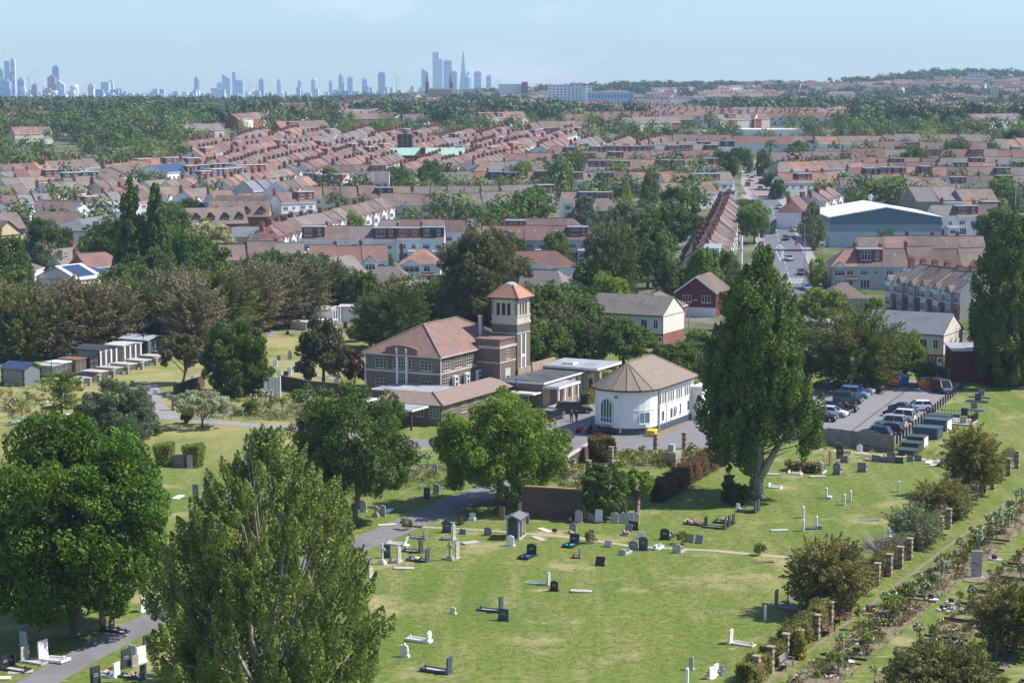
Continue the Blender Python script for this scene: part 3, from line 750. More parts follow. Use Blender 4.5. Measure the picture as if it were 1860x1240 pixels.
 tree('spreading_cypress', P, D, s, trunk_mb(g, .4, h * .6, C, nl=20), 'leaf_cypress', b, label='broad golden-olive spreading cypress between the tallest poplar and the car park')
 b, w_, h = size_at(1848, 668, 120, 498)
 P, D, s, C = crown_feather(g, w_, h, -.5, 360, 36000, .33, .25, (2.0, 4.0), (.4, .7))
 tree('spreading_cypress', P, D, s, trunk_mb(g, .4, h * .6, C, nl=14), 'leaf_cypress', b, label='ragged cypress at the right edge in front of the dark poplar')
 b, w_, h = size_at(112, 768, 96, 672); C = []; A = []; L = []; Rr = []
 for z, r in ((.45, .5), (.62, .46), (.78, .5), (.93, .34), (.3, .36)):
  for k in range(11):
   a = g.random() * 6.28; ln = r * w_ * (.7 + .4 * g.random()); C.append((math.cos(a) * ln * .55, math.sin(a) * ln * .55, z * h + .1 * g.normal())); A.append((math.cos(a), math.sin(a), .05)); L.append(ln); Rr.append(.32 + .2 * g.random())
 P, D, s = plumes(*map(np.array, (C, A, L, Rr)), 9000, .24, g)
 P[:, 2] = P[:, 2] * .9 + .1 * np.round(P[:, 2] / h * 6) / 6 * h
 tree('cedar_tree', P, D, s, trunk_mb(g, .2, h * .9, np.array(C), nl=20), 'leaf_yellowgreen', b, label='young cedar with flat tiers in front of the tomb row')
 # belt of browned cypresses behind the tombs
 belt = [(-12, 655, 92, 520), (40, 655, 96, 516), (96, 650, 100, 522), (150, 645, 96, 500), (205, 640, 100, 512), (258, 632, 104, 508), (310, 624, 110, 490), (352, 640, 96, 500), (402, 620, 110, 480), (452, 606, 106, 470), (500, 596, 100, 478), (548, 590, 92, 470), (596, 566, 84, 472), (636, 560, 60, 500), (120, 618, 110, 512), (330, 590, 110, 488), (20, 620, 110, 512), (225, 605, 110, 504), (470, 570, 110, 480)]
 pr = []
 for k in range(5):
  h = 12.; P, D, s, C = crown_feather(g, 8.6, h, -.6, 460, 36000, .33, .45, (1.8, 3.8), (.3, .65)); pr.append((leaf_mesh('crown', P, D, s, 'leaf_dead', .45), trunk_mb(g, .3, 8, C, 'bark', nl=26).mesh('trunk', True), h, 8.6))
 kinds = [('leaf_dead', 'dying brown cypress'), ('leaf_cypress', 'olive green cypress'), ('leaf_dead', 'dry grey-brown cypress'), ('leaf_rust', 'rusty patched cypress'), ('leaf_cypress', 'dark olive cypress')]
 for i, (px, py, wpx, yt) in enumerate(belt):
  b, w_, h = size_at(px, py, wpx, yt); c, t_, h0, w0 = pr[i % 5]; m, d = kinds[(0, 1, 2, 3, 0, 4, 2, 0, 1, 2, 2, 0, 4, 1, 3, 0, 2, 1, 0)[i]]
  t = thing('cypress_tree', None, 'tree', b, g.random() * 6.28); k = w_ / w0 * 1.22; t.scale = (k, k, h / h0)
  link('crown', c, t, m=m); link('trunk', t_, t); later(t, d, 'tree', 'browned cypress belt behind the tombs', 'in the brown belt behind the tombs')
 for i, (px, py, wpx, yt, m, d) in enumerate(((722, 640, 130, 508, 'leaf_cypress', 'shaggy golden-tipped cypress left of the brick bell tower'), (690, 632, 90, 520, 'leaf_cypress', 'dark shaggy cypress at the left of the golden-tipped one'), (778, 600, 110, 500, 'leaf_dark', 'low dark green tree between the golden-tipped cypress and the evergreen oak'), (1010, 648, 110, 552, 'leaf_dead', 'bare greyish brown thicket tree right of the bell tower'), (1062, 652, 66, 585, 'leaf_holm', 'dull green shrubby tree beside the bare greyish thicket'))):
  b, w_, h = size_at(px, py, wpx, yt)
  P, D, s, C = crown_feather(g, w_ * 1.08, h, -.6, 360, 32000, .32, .3, (1.8, 3.4), (.42, .75))
  tree('cypress_tree' if 'cypress' in d else 'thicket_tree', P, D, s, trunk_mb(g, .3, h * .6, C, 'twig' if 'bare' in d else 'bark', nl=30), m, b, label=d)
near_trees()
# ---------------------------------------------------------------- kinds of tree to copy further off
PROTO = {}
def protos():
 g = np.random.default_rng(8)
 def add(kind, P, D, s, tb, asp=.65): PROTO.setdefault(kind, []).append((leaf_mesh('crown', P, D, s, 'leaf_mid', asp), tb.mesh('trunk', True)))
 for k in range(5):
  P, D, s, L = crown_round(g, 10, 10, 1.2 - .2 * k, nl=64, n=12000, leaf=.48, rl=.24, lump=.10, low=-.85, inner=.4); add('round', P, D, s, trunk_mb(g, .3, 4.5, L))
 for k in range(3):
  P, D, s, L = crown_round(g, 10, 10, .6, nl=54, n=11000, leaf=.46, rl=.25, flat=1.5, lump=.16, low=-.85, inner=.4)
  q = np.clip(1.15 - P[:, 2] / 10 * .5, .5, 1.1); P[:, 0] *= q; P[:, 1] *= q; add('oval', P, D, s, trunk_mb(g, .3, 5, L))
 for k in range(2):
  P, D, s, C = crown_conifer(g, 10, 10, .03, 15, 10, 7000, .42, -.05, .9, .3); add('conifer', P, D, s, trunk_mb(g, .25, 8, []))
 for k in range(2):
  P, D, s, (C, A, L) = crown_poplar(g, [(.02, .6), (.12, 4), (.4, 5), (.7, 4), (.9, 2), (1, .4)], 10, 90, 7000, .45, (1.4, 2.6), (.7, 1.2)); add('column', P, D, s, trunk_mb(g, .3, 7, []))
 for k in range(2):
  P, D, s, C = crown_feather(g, 10, 10, .3, 190, 9000, .42, .35, (1.8, 3.2), (.4, .7)); add('feather', P, D, s, trunk_mb(g, .3, 5, C))
protos()
NT = [0]
def put_tree(px, py, wpx, yt, kind, m, desc, cat='tree', group='trees among the houses', place=None, base=None, w_=None, h=None):
 if base is None: base, w_, h = size_at(px, py, wpx, yt)
 c, t_ = PROTO[kind][NT[0] % len(PROTO[kind])]; NT[0] += 1
 nm = {'conifer': 'conifer_tree', 'column': 'column_tree', 'feather': 'cypress_tree'}.get(kind, 'leafy_tree')
 t = thing(nm, None, cat, base, rnd.random() * 6.28); t.scale = (w_ / 10, w_ / 10, h / 10)
 link('crown', c, t, m=m); link('trunk', t_, t); occ(base.x, base.y, 2, put=2)
 return later(t, desc, cat, group, place)
# px, foot y, width, top y, kind, leaf, description
MID = '''1132 664 96 580 round leaf_mid bushy green tree
1236 692 86 622 round leaf_mid loose green tree
1118 560 96 400 feather leaf_cypress tall golden-olive cypress
1176 524 90 398 round leaf_mid tall green tree
1218 452 108 372 round leaf_dark big dark round tree
1232 408 80 342 round leaf_dark dark round tree
968 408 82 343 round leaf_big big rounded dark tree
1106 574 78 496 round leaf_bright bright bushy tree
1198 510 70 446 round leaf_blossom creamy blossoming tree
1180 395 46 315 oval leaf_mid tall loose tree
1138 392 24 330 column leaf_gold golden columnar conifer
1166 410 26 372 conifer leaf_gold small golden conifer
1370 442 62 368 round leaf_bright leafy street tree
1356 408 60 362 round leaf_mid leafy street tree
1484 524 44 468 oval leaf_bright light green street tree
1476 455 50 372 oval leaf_grey greyish tall tree
1490 590 110 524 round leaf_yellowgreen yellow-green wide tree
1645 680 66 602 round leaf_bright bright shrubby tree
1620 694 58 656 round leaf_purple dark purple shrub
1550 640 60 590 round leaf_dark dark green tree
1558 562 30 528 round leaf_bright small green bush
1588 575 40 540 round leaf_bright small green tree
1318 530 70 458 oval leaf_mid loose green tree
1250 530 80 480 round leaf_mid loose green tree
1212 540 60 478 oval leaf_dark dark green tree
1160 490 80 420 round leaf_mid green tree
380 470 96 405 round leaf_blossom creamy flowering tree
345 520 84 416 round leaf_big dark green round tree
410 500 64 440 round leaf_dark dark green tree
20 540 90 428 oval leaf_dark dark feathery tree
90 520 70 446 round leaf_grey grey-green tree
175 470 70 420 round leaf_grey grey-green tree
645 452 36 386 round leaf_bright round bright bush
470 465 56 418 round leaf_bright bright domed bush
520 458 40 424 round leaf_bright light green bush
690 510 48 456 round leaf_mid bushy green tree
730 560 120 500 feather leaf_cypress yellowish cypress
945 470 56 414 oval leaf_mid green garden tree
1010 490 60 420 oval leaf_mid loose green garden tree
1060 420 60 360 oval leaf_grey greyish loose tree
1090 400 50 362 round leaf_mid green garden tree
1112 428 18 372 conifer leaf_dark small dark conifer
905 402 52 372 round leaf_mid low green tree
800 398 22 384 round leaf_bright small bright tree
720 352 70 302 round leaf_mid mid green crowned tree
785 345 56 294 round leaf_mid mid green crowned tree
598 345 44 305 round leaf_big dark round tree
950 348 48 293 oval leaf_yellowgreen sunlit green tree
1018 358 56 295 oval leaf_yellowgreen sunlit green tree
1042 320 58 276 round leaf_mid rounded green tree
980 322 40 288 round leaf_mid green tree
870 325 30 290 round leaf_grey pale grey-green tree
1092 328 44 300 round leaf_holm dark round tree
1310 325 66 276 round leaf_dark big dark round tree
1300 348 46 310 oval leaf_grey grey-green tree
1358 315 26 272 oval leaf_bright roadside light tree
1386 320 32 270 oval leaf_mid roadside tree
1402 345 42 312 round leaf_mid roadside green tree
1412 362 34 328 oval leaf_mid roadside green tree
1388 320 26 300 round leaf_bright small roadside tree
1490 320 54 286 round leaf_holm dark bronze tree
1540 345 40 314 round leaf_mid green garden tree
1610 372 96 322 round leaf_yellowgreen wide sunlit tree
1580 372 50 330 round leaf_mid green tree
1720 336 42 302 oval leaf_pale pale willow-like tree
1660 322 50 268 round leaf_mid rounded green tree
1690 300 42 270 round leaf_dark dark round tree
1740 300 50 252 round leaf_mid broad green tree
1800 292 40 260 round leaf_dark dark round tree
1545 280 34 258 round leaf_gold golden tree
1640 300 52 268 round leaf_mid green tree
1820 372 60 324 round leaf_bright wide green tree
1845 395 40 350 oval leaf_grey greyish tree
1730 415 40 378 round leaf_mid round green tree
1795 420 40 385 round leaf_dark dark green tree
1715 375 24 350 oval leaf_bright small bright tree
1755 375 40 348 round leaf_bright bright green tree
188 352 40 308 conifer leaf_dark dark pointed spruce
45 335 64 312 round leaf_mid broad green tree
75 335 38 294 oval leaf_holm dark brownish tree
100 335 36 310 round leaf_mid green tree
50 352 34 330 round leaf_blossom creamy flowering tree
252 328 34 305 round leaf_holm dark bronze tree
455 312 44 280 round leaf_bright sunlit green tree
480 300 36 278 round leaf_mid green tree
545 305 40 280 round leaf_mid green tree
545 332 24 308 round leaf_grey pale round tree
655 345 50 330 round leaf_grey pale spreading tree
345 395 60 360 round leaf_mid green garden tree
310 400 50 366 round leaf_mid green garden tree
590 410 30 380 round leaf_bright bright garden bush
1640 270 60 240 round leaf_dark dark green tree
1570 258 70 232 round leaf_mid green tree
1290 255 26 236 round leaf_gold yellow flowering tree
690 248 32 226 round leaf_gold golden tree
640 268 36 250 round leaf_dark dark tree
1010 268 40 240 round leaf_mid green tree
1220 262 34 240 round leaf_mid green tree
1150 256 40 240 round leaf_mid green tree
1060 292 46 262 round leaf_dark dark tree
930 292 36 268 round leaf_dark dark tree
810 300 30 262 round leaf_dark dark tree
840 292 30 268 round leaf_mid green tree
700 282 30 262 round leaf_dark dark tree
760 285 36 262 round leaf_bright green tree
350 290 30 262 conifer leaf_holm dark bronze tree
430 288 40 262 round leaf_holm dark bronze tree
1135 300 44 264 round leaf_yellowgreen olive sunlit tree
1300 300 40 270 round leaf_mid green tree
1340 300 36 268 round leaf_dark dark tree
1450 285 36 258 round leaf_dark dark green tree
1480 280 40 256 round leaf_mid green tree
1420 300 28 280 round leaf_pale pale silvery tree
1500 300 30 282 round leaf_grey grey-green tree
1780 330 40 300 round leaf_mid green tree
1830 320 46 290 round leaf_mid green tree
1850 268 60 236 round leaf_dark dark green tree
1262 670 80 616 round leaf_mid bushy green tree
1212 668 60 624 round leaf_holm dull green bush
1440 700 100 628 round leaf_mid low bushy tree
1296 700 70 640 round leaf_holm dull green bush
1318 650 70 590 oval leaf_mid green bushy tree
1270 640 50 600 round leaf_mid green garden tree
1080 600 50 560 round leaf_holm dark garden bush
1165 640 60 596 round leaf_bright light green bush
1350 600 60 540 round leaf_dark dark green tree
1660 640 50 606 round leaf_mid green bush
1690 700 60 660 round leaf_dark dark bush
690 600 60 548 round leaf_mid green bush
650 620 40 585 round leaf_bright light green bush
500 560 70 500 round leaf_dark dark green tree
560 540 60 490 round leaf_mid green garden tree'''
for ln in MID.split('\n'):
 a = ln.split()
 put_tree(*map(float, a[:4]), a[4], a[5], ' '.join(a[6:]))
# ================================================================ houses
class Parts:
 def __init__(s): s.L = []
 def add(s, name, parent=None):
  s.L.append((name, MB(), parent)); return s.L[-1][1]
 def last(s): return len(s.L) - 1
 def merged(s):
  b = MB()
  for _, m, _p in s.L: b.add(m)
  return b
 def put(s, root):
  objs = []
  for name, m, p in s.L:
   objs.append(m.build(name, objs[p] if p is not None else root) if m.f else None)
   if name in ('flowers', 'flower_heap', 'rubble') and objs[-1]: objs[-1]['kind'] = 'stuff'
def window(P, p, d, a, z, w, h, nx=2, ny=2, fr='frame_white', parent=None, gl='glass', o=.0, sill=True, name='window'):
 """one window on a wall: glass, frame and bars; a = left edge along the wall, z = sill height"""
 b = P.add(name, parent); t = .055
 b.ob(p, d, a + t, a + w - t, z + t, z + h - t, o + .005, o + .03, gl)
 b.ob(p, d, a, a + w, z, z + t, o, o + .06, fr); b.ob(p, d, a, a + w, z + h - t, z + h, o, o + .06, fr)
 b.ob(p, d, a, a + t, z + t, z + h - t, o, o + .06, fr); b.ob(p, d, a + w - t, a + w, z + t, z + h - t, o, o + .06, fr)
 for i in range(1, nx): x = a + w * i / nx; b.ob(p, d, x - .035, x + .035, z + t, z + h - t, o + .002, o + .055, fr)
 for i in range(1, ny): y = z + h * (i / ny if ny != 2 else .68); b.ob(p, d, a + t, a + w - t, y - .03, y + .03, o + .004, o + .05, fr)
 if sill: b.ob(p, d, a - .08, a + w + .08, z - .08, z - .003, o, o + .11, fr)
 return b
def door(P, p, d, a, z, w, h, m, parent=None):
 b = P.add('door', parent); b.ob(p, d, a, a + w, z, z + h, .0, .05, 'frame_white'); b.ob(p, d, a + .08, a + w - .08, z, z + h - .08, .05, .08, m)
 b.ob(p, d, a + .2, a + w - .2, z + h * .6, z + h - .25, .08, .09, 'glass')
def chimney(P, x, y, z0, z1, m='brick_red', pots=4, sx=.36, sy=.62, parent=None):
 b = P.add('chimney', parent); b.box(x - sx, y - sy, z0, x + sx, y + sy, z1, m); b.box(x - sx - .07, y - sy - .07, z1, x + sx + .07, y + sy + .07, z1 + .14, m)
 k = P.last(); q = P.add('chimney_pot', k)
 for i in range(pots):
  yy = y - sy + (i + .5) * 2 * sy / pots; q.lathe([(.13, z1 + .14), (.11, z1 + .5), (.14, z1 + .58)], x, yy, 'pot', 6)
def gable_roof(b, x0, x1, y0, y1, e, r, m, hipL=0, hipR=0, ov=.3, th=.16, soff='fascia_white', gov=None):
 """pitched roof along x: eaves at height e, ridge at r; hips eat into the ends"""
 gx = ov if gov is None else gov
 ym = (y0 + y1) / 2; s = (r - e) / ((y1 - y0) / 2); e2 = e - s * ov
 A0, A1, B0, B1 = x0 - (ov if hipL else gx), x1 + (ov if hipR else gx), y0 - ov, y1 + ov
 rl, rr = (x0 + hipL if hipL else A0), (x1 - hipR if hipR else A1)
 for zz, mm in ((th, m),):
  c = [(A0, B0, e2 + zz), (A1, B0, e2 + zz), (A1, B1, e2 + zz), (A0, B1, e2 + zz)]; L, Q = (rl, ym, r + zz), (rr, ym, r + zz)
  b.face([c[0], c[1], Q, L], mm); b.face([c[2], c[3], L, Q], mm)
  if hipL: b.face([c[3], c[0], L], mm)
  if hipR: b.face([c[1], c[2], Q], mm)
 lo = [(x, y, z - th - .02) for x, y, z in c]
 for i in range(4):
  j = (i + 1) % 4
  if (i == 1 and not hipR) or (i == 3 and not hipL): continue
  b.face([lo[i], lo[j], c[j], c[i]], soff)
 for hip, i, j, pk in ((hipR, 1, 2, Q), (hipL, 3, 0, L)):
  if not hip: b.quads([lo[i], lo[j], c[j], pk, c[i], (pk[0], pk[1], pk[2] - th - .02)], [(0, 5, 3, 4), (5, 1, 2, 3)], soff)
 b.face([lo[3], lo[2], lo[1], lo[0]], soff)
 return s
def house(w=6, dep=9, e=5.5, r=8.7, wall='wall_white', roof='tile_brown', style='rear', dorm=None, hipL=0, hipR=0, chim=1, lights=0, base=None, par=False, gable=True, rs=None, twin=False, chm='brick_red', big=False, det=2):
 """a house of a row; its -y side is the one turned to the street or garden we look at"""
 q = rs or rnd; P = Parts(); y0, y1 = -dep / 2, dep / 2
 b = P.add('wall'); b.box(0, y0, -1, w, y1, e - .2, wall)
 if base: b.ob((0, y0), (1, 0), .0, w, 0, 2.6, .0, .03, base)
 for x, h in ((0, hipL), (w, hipR)):
  if not h: b.quads([(x, y0, e - .2), (x, y1, e - .2), (x, 0, r - .1)], [(0, 1, 2) if x else (1, 0, 2)], wall)
 rf = P.add('roof'); k = P.last(); s = gable_roof(rf, 0, w, y0, y1, e, r, roof, hipL, hipR, gov=.0)
 rf.box(hipL or 0, -.1, r + .12, w - hipR, .1, r + .26, roof)
 if par: rf.hexa([(0, y0, e + .1), (.25, y0, e + .1), (.25, 0, r + .1), (0, 0, r + .1)], [(0, y0, e + .55), (.25, y0, e + .55), (.25, 0, r + .55), (0, 0, r + .55)], chm)
 zr = lambda y: e + s * (y - y0) + .16
 for i in range(lights):
  x = w * (i + .7) / (lights + .6); ya = y0 + dep * .26; yb = ya + .8
  t = P.add('roof_light', k); t.hexa([(x, ya, zr(ya)), (x + .6, ya, zr(ya)), (x + .6, yb, zr(yb)), (x, yb, zr(yb))], [(x, ya, zr(ya) + .08), (x + .6, ya, zr(ya) + .08), (x + .6, yb, zr(yb) + .08), (x, yb, zr(yb) + .08)], 'frame_white', 'glass_sky')
 p, d = (0, y0), (1, 0)
 if style == 'front':
  if det:
   window(P, p, d, w * .58, 3.3, 1.5, 1.25, 2, 2); door(P, p, d, w * .66, .1, 1, 2.1, 'door_paint')
   bx0, bx1 = w * .07, w * .5; o = .75
   v = P.add('bay'); kb = P.last(); v.box(bx0, y0 - o, -.5, bx1, y0, e - .25, wall)
   if gable:
    m = (bx0 + bx1) / 2; zt = e + .95; yb = y0 + .95 / s
    v.quads([(bx0, y0 - o, e - .25), (bx1, y0 - o, e - .25), (m, y0 - o, zt - .1)], [(0, 1, 2)], 'fascia_white' if gable == 1 else wall)
    v.quads([(bx0 - .2, y0 - o - .15, e - .35), (m, y0 - o - .15, zt), (m, yb + .4, zt), (bx0 - .2, y0 + .2, e - .2)], [(0, 1, 2, 3), (3, 2, 1, 0)], roof)
    v.quads([(bx1 + .2, y0 - o - .15, e - .35), (m, y0 - o - .15, zt), (m, yb + .4, zt), (bx1 + .2, y0 + .2, e - .2)], [(3, 2, 1, 0), (0, 1, 2, 3)], roof)
    if gable == 2:
     for aa in (.25, .5, .75): v.ob((bx0, y0 - o), d, (bx1 - bx0) * aa - .05, (bx1 - bx0) * aa + .05, e - .2, e + .9 * (1 - abs(aa - .5) * 2) - .0 + .05, .0, .03, 'timber_dark')
     v.ob((bx0, y0 - o), d, 0, bx1 - bx0, e - .35, e - .2, .0, .03, 'timber_dark')
   else: v.box(bx0 - .1, y0 - o - .1, e - .25, bx1 + .1, y0 + .1, e - .1, roof)
   for z in (.7, 3.2): window(P, (bx0, y0 - o), d, .12, z, bx1 - bx0 - .24, 1.5 if z < 1 else 1.35, 3, 2, parent=kb)
   v2 = P.add('porch'); v2.hexa([(bx1 + .05, y0 - .8, 2.35), (w - .05, y0 - .8, 2.35), (w - .05, y0, 2.55), (bx1 + .05, y0, 2.55)], [(bx1 + .05, y0 - .8, 2.5), (w - .05, y0 - .8, 2.5), (w - .05, y0, 3.0), (bx1 + .05, y0, 3.0)], roof)
 elif style == 'rear':
  if det:
   window(P, p, d, w * .1, 3.25, 1.7, 1.2, 3, 2); window(P, p, d, w * .62, 3.35, 1.1, 1.05, 2, 2)
   window(P, p, d, w * .1, .25, 2.2, 1.95, 3, 1, name='patio_door', sill=False)
   if q.random() < .55:
    v = P.add('rear_extension'); ex = q.uniform(1.8, 3.2); v.box(w * .5, y0 - ex, -.5, w - .1, y0, 2.6, wall); v.hexa([(w * .48, y0 - ex - .2, 2.6), (w - .05, y0 - ex - .2, 2.6), (w - .05, y0, 2.6), (w * .48, y0, 2.6)], [(w * .48, y0 - ex - .2, 2.75), (w - .05, y0 - ex - .2, 2.75), (w - .05, y0, 3.1), (w * .48, y0, 3.1)], 'flat_felt')
    window(P, (w * .5, y0 - ex), d, .4, .9, 1.5, 1.2, 2, 1, parent=P.last())
 if dorm:
  yd = y0 + dep * .09; zt = r - .05; zb = zr(yd) - .1; a0, a1 = (.15, w - .15) if not big else (.02, w - .02)
  v = P.add('dormer'); kd = P.last(); v.box(a0, yd, zb, a1, -.05, zt, dorm); v.box(a0 - .12, yd - .25, zt, a1 + .12, .05, zt + .18, 'fascia_white', 'flat_felt')
  if det:
   ww = q.choice((1.5, 1.9, 2.2)); window(P, (a0, yd), d, (a1 - a0) * .12, zb + .45, ww, zt - zb - .8, 3, 2, parent=kd); window(P, (a0, yd), d, (a1 - a0) * .70, zb + .6, .85, zt - zb - .95, 2, 2, parent=kd)
  else: v.ob((a0, yd), d, (a1 - a0) * .15, (a1 - a0) * .5, zb + .5, zt - .3, 0, .03, 'glass_sky')
 if chim:
  for c in ([0] if chim == 1 else [0, w]):
   chimney(P, c + (.02 if not c else -.02), .7 if chim < 3 else -.4, r - 1.2, r + (1.0 if chim < 3 else .8), chm, 4, .36, .62 if chim < 3 else .5)
   if chim >= 3: chimney(P, c + .02, dep * .28, e + .8, r + .1, chm, 3, .32, .45)
 return P
HOUSES = []; STUFF_H = MB(); NH = [0]; NROW = []
CN = {'tile_brown': 'brown', 'tile_orange': 'orange', 'tile_red': 'red', 'tile_grey': 'grey-brown', 'tile_slate': 'slate grey', 'tile_lichen': 'mossy'}
def row(px1, py1, px2, py2, n=None, style='rear', roofs='bbbg', walls='w', dorm=None, dch='ro', chim=.6, hip='', wd=None, detail=0, desc=None, r=8.7, e=5.5, dep=9, base=None, par=False, gable=1, lights=.25, world=None, chm='brick_red', first=None, last=None, big=False, stag=0):
 """a terrace given by the ends of its ridge in the photograph"""
 if world: A, B = world
 else: A, B = at(px1, py1, r), at(px2, py2, r)
 v = B - A; v.z = 0; L = v.length; n = n or max(1, round(L / (wd or 6))); w = L / n; d = v.normalized(); rz = math.atan2(d.y, d.x)
 q = random.Random(int(px1 * 7 + py1 * 13)); hs = []
 RC = {'b': 'tile_brown', 'o': 'tile_orange', 'r': 'tile_red', 'g': 'tile_grey', 's': 'tile_slate'}; WC = {'w': 'wall_white', 'g': 'wall_grey', 'c': 'wall_cream', 'b': 'wall_brown', 'r': 'brick_red', 'p': 'wall_cream'}
 DC = {'r': 'hang_tile', 'o': 'hang_orange', 'k': 'cladding_dark', 'w': 'wall_white'}
 roofs = roofs + ('b' if 'b' not in roofs else '') + q.choice(('', 'g', 'g'))
 rc = q.choice(roofs)
 for i in range(n):
  if q.random() < .55: rc = q.choice(roofs)
  p = A + d * (w * i); z = T(p.x + d.x * w / 2, p.y + d.y * w / 2)
  for k in range(3): occ(p.x + d.x * w * k / 2, p.y + d.y * w * k / 2, 4.5, put=3)
  dm = DC[q.choice('rrkw')] if dorm is None and style == 'rear' and q.random() < .16 else None
  if dorm is not None:
   if isinstance(dorm, str): dm = DC.get(dorm[i % len(dorm)])
   elif q.random() < dorm: dm = DC[q.choice(dch)]
  kw = dict(w=w, dep=dep, e=e, r=r, wall=WC[q.choice(walls)], roof=RC[rc], style=style, dorm=dm, hipL=dep * .42 if ('L' in hip and i == 0) else 0, hipR=dep * .42 if ('R' in hip and i == n - 1) else 0,
                  chim=(1 if q.random() < chim else 0) if chim <= 1 else chim, lights=0 if dm else (q.choice((1, 2)) if q.random() < lights else 0), base=base, par=par, gable=gable, rs=q, chm=chm, big=big)
  if first and i == 0: kw.update(first)
  if last and i == n - 1: kw.update(last)
  kw['r'] += q.uniform(-.25, .25); kw['e'] += q.uniform(-.12, .12); hs.append((p.y, i, n, p.x, z + q.uniform(-.15, .15), rz, kw))
 NROW.append((hs, detail, style))
def build_rows():
 allh = []
 for ri, (hs, det, style) in enumerate(NROW):
  for h in hs: allh.append((h[0], ri, h, det, style))
 inview = []
 for t in allh:
  h = t[2]; u, v = pix(h[3], h[0], h[4] + 4)
  inview.append((0 if -40 < u < 1900 else 1, t[0], t))
 inview.sort(key=lambda t: (t[0], t[1]))
 single = [t for t in inview]; 
 keep = 288; rowname = {}
 # rows are told apart by where they stand, counted from the front
 bins = {}
 for ri, (hs, det, style) in enumerate(NROW):
  m = hs[len(hs) // 2]; u, v = pix(m[3], m[0], m[4]); bins.setdefault(relation(min(max(u, 0), 1860), v), []).append((m[0], ri))
 for rel, L in bins.items():
  L.sort()
  for i, (y, ri) in enumerate(L): rowname[ri] = (f'{nth(i + 1)} row ' if len(L) > 1 else 'row ') + rel
 used = {}
 for k, (out, y, (yy, ri, h, det, style)) in enumerate(single):
  _, i, n, x, z, rz, kw = h
  if out or k >= keep:
   kw['det'] = 0 if y > 900 else 1; STUFF_H.add(house(**kw).merged(), (x, h[0], z), rz); continue
  P = house(**kw); dm = kw['dorm']
  f = {'hang_tile': 'dark red dormer', 'hang_orange': 'orange dormer', 'cladding_dark': 'dark dormer', 'wall_white': 'white dormer'}.get(dm) or ('hipped end' if kw['hipL'] or kw['hipR'] else 'bay front' if style == 'front' else 'plain roof')
  place = 'alone,' if n == 1 else 'leftmost,' if i == 0 else 'rightmost,' if i == n - 1 else nth(i + 1) + ' from left,'
  lab = f"{CN[kw['roof']]} house, {f}, {place} {rowname[ri]}"
  if lab in used: lab = lab.replace('house', 'home')
  used[lab] = 1
  loc = (x, h[0], z)
  if y < 640:
   t = thing('terraced_house', lab, 'house', loc, rz, 'terraced houses'); P.put(t)
  else:
   t = P.merged().build('terraced_house', None, loc, rz); tag(t, lab, 'house', 'terraced houses')
 tag(STUFF_H.build('far_houses'), None, None, None, 'stuff')
